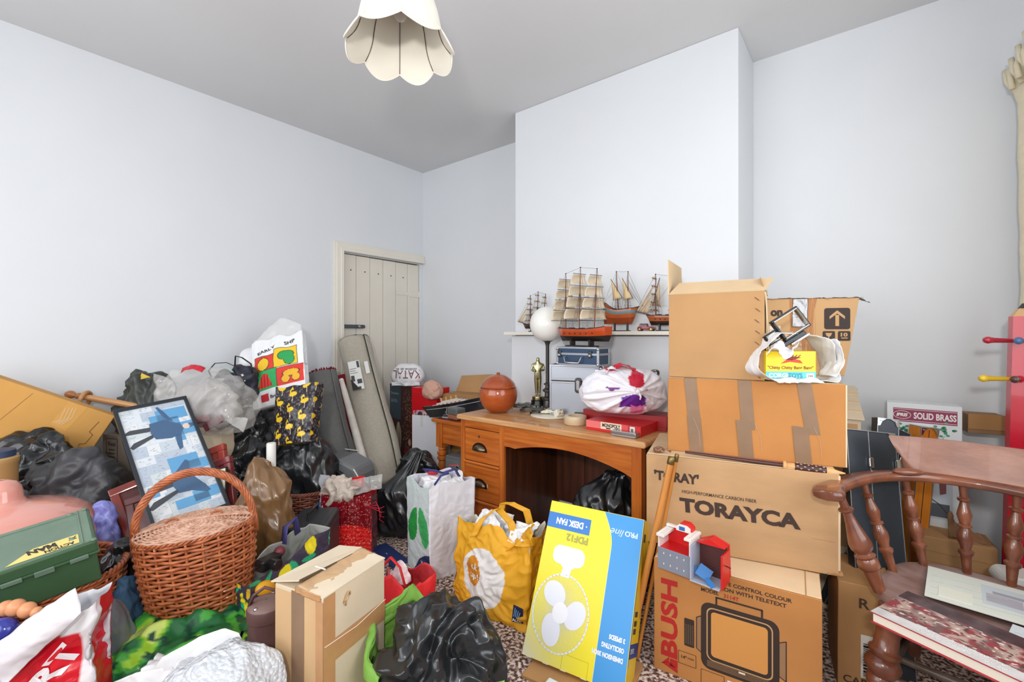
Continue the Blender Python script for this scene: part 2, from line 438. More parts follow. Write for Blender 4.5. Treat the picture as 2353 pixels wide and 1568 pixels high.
# skirting
b = MB(); b.box(XL, XL+.02, YF, DY0-.085, 0, .16); struct('baseboard_left', b, gloss_w, bevel=.004)
b = MB(); b.box(BX1+.02, XR, YB-.02, YB-.0005, 0, .16); struct('baseboard_back_right', b, gloss_w, bevel=.004)
b = MB(); b.box(XL+.02, BX0-.02, YB-.02, YB-.0005, 0, .16); struct('baseboard_back_left', b, gloss_w, bevel=.004)

# ledged cupboard door in the left wall
dr = bpy.data.objects.new('door_1', None); COL.objects.link(dr); dr['kind'] = 'structure'
dr.matrix_world = T(XL-.028, DY0+.004, 0) @ RZ(90)       # local x runs along the wall, -y into the room
pw = (DY1-DY0-.008)/6
dm = mat('door_paint', (232, 225, 212), rough=.5, var=.03, vscale=3, bump=.1, bscale=15)
for i in range(6):
    box('plank', dm, dr, i*pw+.0022, (i+1)*pw-.0022, 0+random.uniform(-.002, .002), .02, .02, DZ-.006-.001*i, .0025)
for i in range(5):
    MB().lathe([(.006, 0), (.006, .002)], 10, 0, T((i+.62)*pw, -.0015, DZ-.14-.003*i) @ RX(90)).build('nail_hole', black_m, dr)
for z in (1.62, 1.0, .25): box('ledge', dm, dr, .02, 6*pw-.02, .021, .04, z, z+.12, .002)
box('back_board', mat('dark_gap', (60, 55, 48), rough=.9), dr, 0, 6*pw, .045, .06, 0, DZ, 0)
for z in (1.66,):
    box('hinge', dm, dr, 5*pw+.02, 6*pw+.02, -.008, 0, z-.03, z+.03, .002); box('hinge', dm, dr, 4*pw, 6*pw-.03, -.006, 0, z-.018, z+.018, .002)
# rim latch
lt = MB()
lt.prism(rrect(-.03, .215, -.016, .016, .015), -.034, -.008)
o = lt.build('latch', mat('grey_iron', (92, 98, 100), rough=.4, metal=.6), dr, bevel=.003, M=T(0, 0, 1.325))
MB().lathe([(.012, 0), (.012, .006), (.005, .008)], 16, 0, T(.15, -.034, 1.325) @ RX(90)).build('latch_knob', steel, dr)
box('latch_keep', mat('grey_iron', (92, 98, 100)), dr, -.055, -.02, -.05, -.025, 1.305, 1.35, .002)
# architrave (moulded, three stepped fillets)
ar = MB()
for (a, b_, d) in ((0, .085, .018), (.018, .085, .03), (.055, .082, .038)):
    ar.box(XL, XL+d, DY0-.09+a, DY0-.09+b_, 0, DZ+.09-a); ar.box(XL, XL+d, DY0-.09+b_-.002, YB-.002, DZ+.09-b_, DZ+.09-a)
struct('trim_3', ar, gloss_w, bevel=.003)
ar = MB().box(XL-.12, XL-.0005, DY1, DY1+.001, 0, DZ)
# curtain at the right
ct = thing('curtain', 'cream pencil-pleat curtain hanging at the right edge in front of the window wall', 'curtain', T(.526, 2.985, 0))
def cf(u, v):
    a = u*2*pi*5; k = .03*(1-.25*v)+.012*noise.noise(V((u*5, v*2, 1)))
    wv = .5 + .5*(1-v)
    y = -.86*(1-u)
    x = k*sin(a) + .025*sin(v*3)
    if v > .93: x += -.03*(v-.93)/.07
    return V((x+.10*(1-u), y, .03+v*2.40))
cur_m = mat('curtain_cream', (222, 212, 186), rough=.85, var=.03, vscale=30, bump=.2, bscale=300)
crumple_sheet(cf, 160, 60, cur_m, ct, 'curtain_panel', 3, .008, 4, .003)
hd = MB()
for i in range(16):
    y = -.86+i*.0565
    hd.tube([(-.03+.02*(i%2), y, 2.33), (-.035, y+.01, 2.39), (-.02-.02*(i%2), y+.02, 2.45)], .010, 8)
hd.build('pleat_heading', cur_m, ct, smooth=180)
pole = MB().tube([(0, -2.2, 2.47), (0, .09, 2.47)], .014, 12); pole.build('curtain_rail', white_m, ct, smooth=40)
for y in (-2.0, -.02): MB().box(0, .146, y-.008, y+.008, 2.455, 2.47).build('bracket', white_m, ct)
# ------------------------------------------------------------------ ceiling pendant
def pendant():
    c = W(920, HY, 1.67)
    th = thing('pendant_lampshade', 'cream scalloped fabric lampshade hanging from the ceiling on a cord', 'lamp', T(c.x, c.y, ZC))
    fab = mat('shade_fabric', (236, 232, 220), rough=.8, bump=.1, bscale=200); inn = mat('shade_lining', (226, 220, 206), rough=.7)
    pip = mat('shade_piping', (240, 234, 222), rough=.6); wire = mat('shade_wire', (92, 76, 60), rough=.5)
    tilt = RX(2)
    nP = 8; z0 = -.615
    def rad(t):      # t 0 at rim .. 1 at top
        pts = [(0, .190), (.10, .166), (.22, .150), (.45, .136), (.7, .112), (.88, .080), (1, .052)]
        for (a, ra), (b_, rb) in zip(pts, pts[1:]):
            if t <= b_: k = (t-a)/(b_-a); return ra+(rb-ra)*k
        return .052
    off = R(8)
    def surf(u, v, ins=0):
        a = u*nP; fr = a-math.floor(a); sc_ = sin(pi*fr)
        r = rad(v)*(1+.05*sc_*(1-v*.4))-ins
        z = z0 + v*.30 - .034*sc_*(1-v)**3 + .012*(1-v)**4
        an = u*2*pi+off
        return V((r*cos(an), r*sin(an), z))
    o = MB().grid(lambda u, v: surf(u, v), 96, 24, cu=True).build('shade', fab, th, smooth=50)
    MB().grid(lambda u, v: surf(1-u, v, .003), 96, 24, cu=True).build('lining', inn, th, smooth=50)
    MB().tube([surf(i/96, 0) for i in range(96)], .0028, 6, closed=True).build('rim_piping', pip, th, smooth=180)
    for k in range(nP):
        MB().tube([surf(k/nP, j/16, .005) for j in range(17)], .0016, 5).build('wire_rib', wire, th, smooth=180)
        MB().tube([surf(k/nP, j/16, -.001) for j in range(17)], .0016, 5).build('seam_piping', pip, th, smooth=180)
    MB().tube([(.052*cos(i*pi/12), .052*sin(i*pi/12), z0+.30) for i in range(24)], .003, 6, closed=True).build('top_ring', wire, th, smooth=180)
    b = MB()
    for k in range(3): b.tube([(0.018*cos(k*2.09), .018*sin(k*2.09), z0+.285), (.052*cos(k*2.09), .052*sin(k*2.09), z0+.3)], .0015, 5)
    b.build('spider_wire', wire, th, kind='stuff')
    MB().lathe([(.006, -.26), (.018, -.27), (.02, -.33), (.018, -.36), (.014, -.37)], 20).build('lamp_holder', white_m, th, smooth=40)
    MB().lathe([(.013, -.365), (.014, -.385), (.02, -.41), (.029, -.44), (.031, -.465), (.026, -.49), (.014, -.507), (.001, -.511)], 24, caps=False).build('bulb', mat('bulb_glass', (196, 190, 184), rough=.08, coat=.5), th, smooth=180)
    MB().tube([(0, 0, -.02), (0, 0, -.265)], .0032, 8).build('cord', white_m, th)
    MB().lathe([(.045, 0), (.045, -.008), (.03, -.025), (.008, -.03)], 24).build('ceiling_rose', white_m, th, smooth=40)
    th.matrix_world = th.matrix_world @ T(0, 0, .022)
pendant_shift = pendant()

# ------------------------------------------------------------------ stack of cartons on the right
def tv_box():
    FL = G(1503, 1535, 0); FR = V((-.113, 1.717, 0)); M, Wd = frameup(FL, FR, 0)
    H, D = .415, .40
    th = carton(M, Wd, D, H, card_orange, 'television_carton', 'orange-brown carton printed with a red brand name and a portable television', seed=3)
    red = flat(176, 30, 28, .7); bk = flat(52, 36, 28, .7); og = card_orange
    k = Wd/.52
    # brand lettering runs up the left side
    text(th, red, 'BUSH', .085, .062, .285, .060, rot=90, bold=.035)
    poly(th, red, [(.025, .028), (.055, .062), (.055, .008+.034)]); poly(th, red, [(.058, .030), (.085, .030), (.085, .058), (.058, .058)]) ; poly(th, red, [(.028, .032), (.085, .012), (.085, .026), (.056, .044)])
    for i, s in enumerate(('14" REMOTE CONTROL COLOUR', 'TELEVISION WITH TELETEXT')):
        text(th, bk, s, .165, H-.034-.021*i, .275-.015*i, .0135, bold=.02)
    text(th, bk, 'MODEL', .165, H-.076, .058, .0135); text(th, red, '3114T', .238, H-.078, .048, .014)
    # television drawing
    ring(th, bk, [(.215, .30), (.215, .330), (.355, .330), (.355, .30)], .006, closed=False, name='drawn_handle')
    poly(th, bk, rrect(.165, .405, .070, .305, .03), name='drawn_television')
    poly(th, flat(190, 150, 104, .8), rrect(.183, .387, .103, .290, .022), y=-.0012); poly(th, bk, rrect(.187, .383, .107, .286, .02), y=-.0014)
    poly(th, flat(206, 142, 72, .8), rrect(.198, .372, .119, .276, .012), y=-.0017)
    for x0, x1, s in ((.150, .166, 1), (.404, .424, 1)):
        poly(th, flat(150, 112, 78, .8), [(x0, .13), (x1, .12), (x1, .25), (x0, .24)], y=-.001); ring(th, bk, [(x0, .13), (x1, .12), (x1, .25), (x0, .24)], .003, y=-.0013)
    for i in range(5): ring(th, flat(190, 150, 104, .8), [(.185, .082+.0045*i), (.385, .082+.0045*i)], .001, y=-.0016, closed=False)
    rect(th, flat(230, 214, 190), .285, .305, .094, .100, y=-.0019)
    poly(th, bk, rrect(.108, .142, .125, .225, .004), name='drawn_remote')
    for i in range(12):
        for j in range(4): rect(th, flat(120, 96, 76), .112+j*.0075, .1165+j*.0075, .135+i*.006, .1375+i*.006, y=-.0013, name='drawn_button')
    ring(th, bk, rrect(.088, .148, .055, .100, .003), .0016); text(th, bk, '14"', .098, .075, .018, .012); text(th, bk, 'SCREEN', .119, .079, .022, .006, bold=.01)
    ring(th, bk, rrect(.165, .24, .006, .062, .003), .0016); rect(th, flat(225, 225, 225), .25, .42, .004, .055)
    for i in range(3): ring(th, bk, [(.258, .045-i*.014), (.41, .045-i*.014)], .0014, y=-.0012, closed=False)
    S_ = SIDE(Wd)
    text(th, red, 'BUSH', .11, .05, .26, .058, rot=90, M=S_, bold=.035)
    # flaps on the top: two long flaps meeting, taped
    c = mat('cardboard_top', (226, 196, 158), rough=.85, var=.05, vscale=6)
    box('flap', c, th, .002, Wd-.002, .003, D/2-.002, H+.0006, H+.0036, .001); box('flap', c, th, .002, Wd-.002, D/2+.002, D-.003, H+.0006, H+.0036, .001)
    box('tape', tape_lt, th, -.001, Wd+.001, D/2-.025, D/2+.025, H+.0038, H+.0044, 0); 
    cr = MB(); cr.box(Wd-.045, Wd-.042, .0, D, H+.0036, H+.0046); cr.build('crease', card_dark, th)
    return M, Wd, H
TVM, TVW, TVH = tv_box()

def toray_box():
    z0 = .4215
    M, Wd = frameup(V((-.700, 1.757, 0)), V((-.078, 1.905, 0)), z0); H, D = .350, .42
    H = .35
    th = carton(M, Wd, D, H, card, 'carbon_fibre_carton', 'wide tan carton with bold black lettering standing on the television carton', seed=5)
    bk = flat(62, 44, 36, .7); th_h = H
    text(th, bk, "'TORAY'", .030, .252, .165, .040, bold=.045, rot=0)
    text(th, bk, 'HIGH-PERFORMANCE CARBON FIBER', .135, .214, .255, .0125, bold=.008)
    text(th, bk, 'TORAYCA', .128, .140, .40, .056, bold=.05, shear=-.06)
    ring(th, card_dark, [(.56, .118), (.63, .116)], .0018, closed=False)
    t = card_light
    box('flap', t, th, .002, Wd-.002, .003, D/2-.001, H+.0006, H+.0036, .001); box('flap', t, th, .002, Wd-.002, D/2+.001, D-.003, H+.0006, H+.0036, .001)
    box('edge_strip', mat('cardboard_edge', (224, 196, 160), rough=.8), th, Wd-.003, Wd+.0035, -.001, .01, .02, H-.005, .001)
    cr = MB(); cr.box(Wd-.02, Wd+.010, -.008, .03, -.004, .022); 
    crumple_sheet(lambda u, v: V((Wd-.035+.045*u, -.010+.03*v, .004+.012*u)), 12, 8, card_dark, th, 'torn_corner', 3, .006, 30)
    return M, Wd, H, D
TOM, TOW, TOH, TOD = toray_box()

def taped_box():
    z0 = .4215+.35+.004
    M, Wd = frameup(V((-.648, 1.856, 0)), V((-.063, 1.997, 0)), z0); H, D = .297, .40
    th = carton(M, Wd, D, H, card_orange, 'taped_carton', 'orange-brown carton with strips of brown tape down its front, third in the stack', seed=8)
    k = Wd/403.
    def strip(x, z1, z2, w_=.043, sk=0, x2=None):
        pts = [(x-w_/2, z1), (x+w_/2, z1), (x+w_/2+sk, z2), (x-w_/2+sk, z2)]
        b = MB().prism(pts, -.0016, -.0008); return b
    for x, skw in ((.085, .018), (.280, .014), (.475, .028)):
        z1, z2 = H+.001, .11
        strip(x, z1, z2, .046, skw).build('tape_strip', tape_br, th)
        MB().box(x-.023, x+.023, -.0012, .09, H+.0008, H+.0016).build('tape_strip', tape_br, th)
    for x, zz in ((.098, .15), (.275, .145), (.462, .138)):
        b = MB().prism([(x-.024, zz), (x+.026, zz-.004), (x+.038, -.001), (x-.012, -.001)], -.0026, -.0018)
        b.build('tape_strip', tape_br, th)
    for x in (.118, .335, .525): ring(th, flat(186, 160, 138, .4), [(x-.02, .14), (x, .09), (x+.005, .03)], .001, y=-.003, closed=False)
    box('edge_strip', mat('cardboard_edge', (224, 196, 160)), th, Wd-.001, Wd+.004, -.001, .008, .002, H-.002, .001)
    box('flap', card_light, th, .002, Wd-.002, .003, D/2-.001, H+.0004, H+.0006, .0)
    crumple_sheet(lambda u, v: V((.36+.22*u, .10+.15*v, H+.002+.003*v)), 20, 12, mat('clear_tape', (214, 200, 180), rough=.25), th, 'clear_tape', 4, .003, 15)
    return M, Wd, H, D
TAM, TAW, TAH, TAD = taped_box()
ztop3 = TAM.translation.z+TAH+.002

def open_box():
    a = W(1537, 865, 1.91); b_ = W(1757, 875, 1.728)
    M, Wd = frameup(a, b_, ztop3); H, D = .345, .30; t = .004
    th = thing('open_carton', 'tall plain tan carton with top flaps open, on the left end of the stack', 'box', M)
    m = mat('cardboard_mid', (182, 140, 94), rough=.85, var=.06, vscale=4, bump=.2, bscale=90); mi = card_light
    b = MB()
    b.box(0, Wd, 0, t, 0, H); b.box(0, Wd, D-t, D, 0, H); b.box(0, t, t, D-t, 0, H); b.box(t, Wd-t, t, D-t, 0, t)
    b.build('body', m, th, bevel=.001)
    MB().box(Wd-t, Wd, t, D-t, t, H).build('side_panel', mi, th, bevel=.001)
    # open flaps: front one leans back, left one stands up, right one folded down outside
    def flap(p0, p1, d, w0=0, mm=mi, nm='flap'):
        p0, p1, d = V(p0), V(p1), V(d); e = (p1-p0).normalized(); n = e.cross(d).normalized()*t
        q = [p0, p1, p1+d-e*w0, p0+d+e*w0]
        b = MB().add(q+[p+n for p in q], [(0, 3, 2, 1), (4, 5, 6, 7), (0, 1, 5, 4), (1, 2, 6, 5), (2, 3, 7, 6), (3, 0, 4, 7)])
        return b.build(nm, mm, th)
    flap((0, 0, H), (Wd, 0, H), (.03, .07, .052), -.0)
    flap((0, D, H), (0, .0, H), (-.002, -.005, .150), .008)
    flap((Wd, .01, H), (Wd, D-.01, H), (-.018, 0, .055), .02, m)
    flap((0, D, H), (Wd, D, H), (0, .07, .03), 0)
    flap((Wd+t, .0, H-.003), (Wd+t, .14, H-.003), (.022, .02, -(H-.006)), 0, mi, 'glued_tab')
    st = mat('dark_staple', (110, 90, 70), rough=.4, metal=.5)
    for i in range(8):
        z = H-.03-i*.043; x = Wd-.03+random.uniform(-.003, .003)
        s = MB(); s.tube([(x, -.001, z+.006), (x+.014, -.001, z-.006)], .0013, 5); s.build('staple', st, th)
        d = MB(); d.prism([(x-.004, z+.007), (x+.004, z+.004), (x+.022, z-.010), (x+.012, z-.009)], -.0006, -.0002); d.build('stitch_dent', card_dark, th)
    return M, Wd, H, D
OPM, OPW, OPH, OPD = open_box()

def copier_box():
    # stands behind the open carton, flaring slightly to the top
    a = W(1758, 868, 2.02); b_ = W(1925, 872, 1.95)
    M, Wd = frameup(a, b_, ztop3); Wd = .31; D, H = .19, .335
    M = M @ T(.0, 0.0, 0)
    th = thing('printer_carton', 'tan carton with this-way-up arrow and silver tape, behind the toy on the stack', 'box', M)
    m = mat('cardboard_warm', (192, 152, 106), rough=.8, var=.05, vscale=4, bump=.15, bscale=90)
    b = MB()
    def pt(u, v): return V((u*(Wd+.055*v), -.0+.0*v, v*H))
    X1 = Wd+.055
    b.add([(0, 0, 0), (Wd, 0, 0), (X1, 0, H), (0, 0, H), (0, D, 0), (Wd, D, 0), (X1, D, H), (0, D, H)],
          [(0, 1, 2, 3), (5, 4, 7, 6), (1, 5, 6, 2), (4, 0, 3, 7), (3, 2, 6, 7), (4, 5, 1, 0)]).build('body', m, th, bevel=.002)
    br = flat(168, 112, 62, .6); bk = flat(52, 38, 34, .7)
    poly(th, br, [(.105, 0), (.098, H), (.205, H), (.192, H*.8), (.19, H*.5), (.196, 0)], name='brown_band')
    for i in range(6): ring(th, flat(206, 152, 96, .6), [(.15+.008*i+.01*sin(z*.4+i), H*z/12) for z in range(13)], .0012, closed=False, y=-.0012)
    text(th, bk, 'on', .022, .258, .048, .028, bold=.05)
    poly(th, bk, rrect(.232, .330, .200, .292, .010), name='arrow_panel', y=-.0011)
    am = m
    poly(th, am, [(.274, .214), (.288, .214), (.288, .262), (.274, .262)], y=-.0015); poly(th, am, [(.281, .282), (.310, .256), (.310, .244), (.281, .268)], y=-.0017); poly(th, am, [(.281, .282), (.252, .256), (.252, .244), (.281, .268)], y=-.0015)
    for x0 in (.226, .284):
        poly(th, bk, rrect(x0, x0+.047, .150, .192, .006), y=-.0011)
    text(th, am, '10', .294, .168, .026, .017, bold=.04, y=-.0018); rect(th, am, .296, .320, .160, .164, y=-.0018)
    poly(th, am, [(.236, .184), (.262, .184), (.256, .170), (.251, .168), (.251, .159), (.258, .157), (.240, .157), (.247, .159), (.247, .168), (.241, .171)], y=-.0018)
    # silver tape and tape on the top edge
    sv = mat('silver_tape', (150, 148, 148), rough=.25, metal=.6, bump=.6, bscale=40, bdist=.006)
    crumple_sheet(lambda u, v: V((.11+.06*u-.004*v, -.003, H-.125*v)), 16, 30, sv, th, 'silver_tape', 5, .003, 20)
    crumple_sheet(lambda u, v: V((.002+(X1+.01)*u, -.006+.03*v, H+.003-.003*u)), 60, 6, mat('dull_tape', (130, 128, 130), rough=.3, metal=.3), th, 'edge_tape', 9, .005, 25)
    crumple_sheet(lambda u, v: V((X1-.004+.045*u, .0+.02*v, H-.002-.02*u)), 12, 6, sv, th, 'loose_tape', 11, .008, 25)
    rect(th, flat(226, 214, 196, .7), .012, .062, .11, .215, name='paper_label')
    for i in range(4): rect(th, flat(170, 160, 150, .7), .02, .05, .16+.012*i, .162+.012*i, y=-.0012)
    crumple_sheet(lambda u, v: V((.075+.07*u, -.004, .10+.09*v)), 20, 20, mat('crinkled_tape', (190, 150, 110), rough=.2), th, 'crinkled_tape', 13, .004, 25)
    box('lid', card_light, th, .004, X1-.004, .008, D-.004, H+.001, H+.004, .001)
copier_box()

def back_carton():
    p = W(1938, 940, 2.20)
    M = Matrix.Translation(V((-.30, 2.50, 0))) @ RZ(3)
    H = .875; Wd = .275; D = .34
    th = thing('tall_pale_carton', 'pale carton marked THIS SIDE UP standing against the wall behind the stack', 'box', M)
    MB().add([(0, 0, 0), (Wd, 0, 0), (Wd, D, 0), (0, D, 0), (0, 0, H), (Wd, 0, H), (Wd, D, H+.11), (0, D, H+.11)], [(0, 3, 2, 1), (4, 5, 6, 7), (0, 1, 5, 4), (1, 2, 6, 5), (2, 3, 7, 6), (3, 0, 4, 7)]).build('body', card_cream, th, bevel=.002)
    b = MB().add([(-.01, -.015, H), (Wd+.012, -.015, H), (Wd-.01, D, H+.112), (.01, D, H+.112), (-.01, -.015, H+.006), (Wd+.012, -.015, H+.006), (Wd-.01, D, H+.118), (.01, D, H+.118)], [(0, 3, 2, 1), (4, 5, 6, 7), (0, 1, 5, 4), (1, 2, 6, 5), (2, 3, 7, 6), (3, 0, 4, 7)])
    b.build('lid', card_cream, th, bevel=.001)
    for i in range(3):
        y = .05+i*.09; MB().box(-.0, Wd, y, y+.02, H+.0075+.112*y/D, H+.009+.112*(y+.02)/D).build('board_line', card_light, th)
    rect(th, card, .01, Wd-.012, .3, H-.02)
    bk = flat(70, 52, 42, .7)
    text(th, bk, 'THIS SIDE UP', .13, H-.07, .135, .011, y=-.002)
    ring(th, bk, rrect(.175, .255, H-.155, H-.085, .003), .003, y=-.002)
    for x in (.198, .232): poly(th, bk, [(x, H-.095), (x+.012, H-.115), (x-.012, H-.115)], y=-.002); rect(th, bk, x-.003, x+.003, H-.15, H-.11, y=-.002)
back_carton()

def low_cartons():
    M = Matrix.Translation(V((-.085, 1.97, 0))) @ RZ(10)
    th = carton(M, .17, .25, .38, card_dark, 'barcode_carton', 'brown carton with a barcode label low down between the stack and the black case', seed=12)
    rect(th, flat(224, 220, 210), .065, .115, .06, .21, name='barcode_label')
    z = .068
    for i in range(14):
        h = random.choice((.003, .005, .008)); rect(th, black_m, .072, .108, z, z+h, y=-.0012, name='barcode_line'); z += h+.003
    text(th, flat(70, 50, 40, .7), 'CARTON', .015, .03, .15, .026)
    text(th, flat(70, 50, 40, .7), 'R', .06, .30, .03, .035)
low_cartons()

# ------------------------------------------------------------------ things on the stack
def toy_in_bag():
    M = yaw(1768, 868, 1.655, 0); M.translation.z = ztop3
    k = .0016
    wht = mat('white_carrier', (238, 238, 240), rough=.4, bump=.3, bscale=30)
    # yellow toy box
    Mb = M @ T(.018, .055, .006) @ RZ(-8)
    th = thing('toy_car_box', 'yellow and turquoise toy car box inside the torn white bag on the stack', 'box', Mb)
    ye = flat(246, 214, 36, .4); tq = flat(92, 186, 196, .4); Wd, H, D = .175, .108, .085
    box('body', ye, th, 0, Wd, 0, D, 0, H, .002)
    rect(th, tq, 0, Wd, 0, .032, name='turquoise_band'); text(th, flat(232, 240, 236), 'CORGI', .010, .008, .066, .018, bold=.04, y=-.0015); text(th, flat(60, 130, 150), 'TOYS', .078, .008, .050, .018, bold=.03, y=-.0015)
    rect(th, flat(240, 240, 232), .142, .168, .008, .026, y=-.0014); text(th, flat(60, 40, 40), '266', .146, .012, .018, .009, y=-.0018)
    text(th, flat(120, 40, 24), '"Chitty Chitty Bang Bang"', .006, .037, .160, .016, bold=.02, y=-.0015)
    poly(th, flat(206, 60, 30), [(.05, .060), (.085, .068), (.13, .062), (.12, .075), (.085, .082), (.07, .074)]); poly(th, flat(120, 40, 24), [(.06, .078), (.09, .074), (.125, .085), (.09, .09)])
    for i in range(4): ring(th, flat(120, 40, 24), [(.07+.012*i, .08), (.085+.012*i, .094)], .003, closed=False, y=-.0014)
    S_ = SIDE(Wd); rect(th, ye, 0, D, 0, H, M=S_); poly(th, mat('clear_window', (120, 120, 128), rough=.1), ell(.045, .062, .032, .038), M=S_); poly(th, flat(190, 50, 40), [(.03, .05), (.05, .08), (.06, .05)], M=S_, y=-.0014)
    # the white paper bag: open sleeve lying on its side
    th = thing('torn_white_bag', 'torn white paper bag wrapped round the yellow toy box', 'bag', M)
    def f(u, v):
        a = -pi*.08+u*pi*1.75
        cx, cz = .128, .082
        rx, rz = .145+.02*sin(3*a), .092+.012*cos(2*a)
        e = 3.0
        ca, sa = cos(a-pi*.35), sin(a-pi*.35)
        x = cx+rx*abs(ca)**(2/e)*(1 if ca > 0 else -1); z = cz+rz*abs(sa)**(2/e)*(1 if sa > 0 else -1)
        y = .02+v*.12 - .022*sin(a*4+1)*(1-v)
        return V((x, y, max(.002, z)))
    crumple_sheet(f, 90, 20, wht, th, 'paper', 4, .007, 12, .0012)
    crumple_sheet(lambda u, v: V((-.012+.10*u+.05*v, .0+.05*v-.01, .128+.02*sin(u*7)-.030*(1-v)+.02*u)), 40, 16, wht, th, 'torn_edge', 6, .010, 14, .0012)
    crumple_sheet(lambda u, v: V((.02+.17*u, -.018+.05*v, .002+.012*v-.0*u)), 40, 16, wht, th, 'torn_edge', 8, .007, 14, .0012)
    crumple_sheet(lambda u, v: V((.245+.03*sin(pi*v), .0+.10*u, .02+.14*v)), 20, 20, wht, th, 'torn_edge', 9, .010, 14, .0012)
    # tape dispenser / buckle
    p = M @ T(.085, .045, .205) @ RY(-32) @ RX(-12)
    th = thing('black_dispenser', 'black and silver rectangular frame gadget balanced on the white bag', 'gadget', p)
    bk = mat('gloss_black', (26, 26, 28), rough=.2); 
    def frm(x0, x1, z0, z1, t, y0, y1, m, nm):
        b = MB(); b.box(x0, x1, y0, y1, z0, z0+t); b.box(x0, x1, y0, y1, z1-t, z1); b.box(x0, x0+t, y0, y1, z0+t, z1-t); b.box(x1-t, x1, y0, y1, z0+t, z1-t); return b.build(nm, m, th, bevel=.003)
    frm(-.03, .085, -.045, .045, .010, 0, .022, bk, 'frame'); frm(-.024, .079, -.039, .039, .004, -.003, .025, chrome, 'metal_trim')
    frm(-.085, -.035, -.03, .012, .007, .002, .02, bk, 'loop'); frm(-.08, -.04, -.025, .007, .003, 0, .022, chrome, 'loop_trim')
    box('stem', bk, th, -.045, .05, .0, .02, -.062, -.045, .003); box('foot', chrome, th, -.02, .06, .002, .018, -.07, -.062, .002)
toy_in_bag()

def sword_stick():
    # lies along the front ledge of the lettered carton
    z = TOM.translation.z+TOH+.014
    A = TOM @ V((.145, .012, TOH+.020)); B = TOM @ V((.60, .016, TOH+.018))
    d = (B-A); L_ = d.length; ang = atan2(d.y, d.x)
    M = Matrix.Translation(A) @ Matrix.Rotation(ang, 4, 'Z') @ RY(2)
    th = thing('carved_walking_stick', 'dark slender stick with carved patterned handle lying under the taped carton', 'stick', M)
    XZ = RY(90)
    dk = mat('dark_stick', (74, 42, 36), rough=.35)
    MB().tube([(0, 0, 0), (.20, 0, 0), (.33, 0, 0)], [.004, .007, .009], 10).build('shaft', dk, th, smooth=60)
    MB().tube([(.0, .0, .006), (.33, .0, .010)], [.002, .003], 8).build('side_rod', mat('reddish_wood', (130, 76, 58), rough=.4), th, smooth=60)
    MB().lathe([(.008, .328), (.017, .33), (.017, .338), (.009, .341), (.012, .35), (.014, .365)], 16, 0, XZ).build('collar', mat('pale_wood', (214, 160, 104), rough=.4), th, smooth=40)
    g = mat('carved_grip', (66, 34, 30), rough=.4)
    MB().lathe([(.014, .365), (.0155, .38), (.016, .42), (.0155, .45), (.014, .46)], 16, 0, XZ).build('grip', g, th, smooth=40)
    b = MB()
    for i in range(8):
        for j in range(6):
            a = j*pi/3+(i % 2)*.5
            b.box(.37+i*.0112, .376+i*.0112, -.0012, .0012, .0150, .0166, 0, Matrix.Rotation(a, 4, 'X'))
    b.build('inlay', mat('inlay_bone', (206, 178, 156), rough=.5), th)
    MB().lathe([(.014, .46), (.013, .475), (.007, .495), (.002, .515)], 16, 0, XZ).build('tip', mat('pale_wood', (214, 160, 104)), th, smooth=40)
    M = TOM @ T(.045, .03, TOH+.004)
    th = thing('bronze_oddment', 'small bronze coloured oddment on the left end of the lettered carton', 'ornament', M)
    vs, fs = sack(.022, .016, .022, seed=4, amp=.008, f=30, sub=4); MB().add(vs, fs).build('lump', mat('bronze', (150, 110, 88), rough=.35, metal=.6), th, smooth=180)
    MB().tube([(.01, 0, .012), (.03, -.005, .018), (.045, 0, .008)], .004, 8).build('hook', mat('bronze', (150, 110, 88)), th, smooth=180)
sword_stick()

def cue_sticks():
    wd = wood('cue_wood', (206, 138, 64), (176, 108, 44), .3, (10, 10, 1))
    br = mat('dull_brass', (120, 100, 60), rough=.35, metal=.8)
    for i, (pt, pb) in enumerate((((1544, 1050, 1.72), (1462, 1420, 1.70)), ((1556, 1044, 1.735), (1482, 1420, 1.74)))):
        a = W(*pb); b_ = W(*pt); a = b_+(a-b_)*((b_.z-.003)/(b_.z-a.z)); L_ = (b_-a).length; z = (b_-a).normalized()
        M = Matrix.Translation(a) @ z.to_track_quat('Z', 'Y').to_matrix().to_4x4()
        th = thing('wooden_cue', ('left' if i == 0 else 'right')+' of two orange wooden poles with brass caps leaning on the cartons', 'pole', M)
        r = .0125 if i == 0 else .0075
        MB().lathe([(r*1.1, 0), (r, .1), (r*.95, L_-.03)], 16).build('shaft', wd, th, smooth=50)
        MB().lathe([(r, L_-.03), (r*1.08, L_-.028), (r*1.08, L_-.004), (r*.9, L_), (.002, L_)], 16).build('cap', br, th, smooth=40)
cue_sticks()

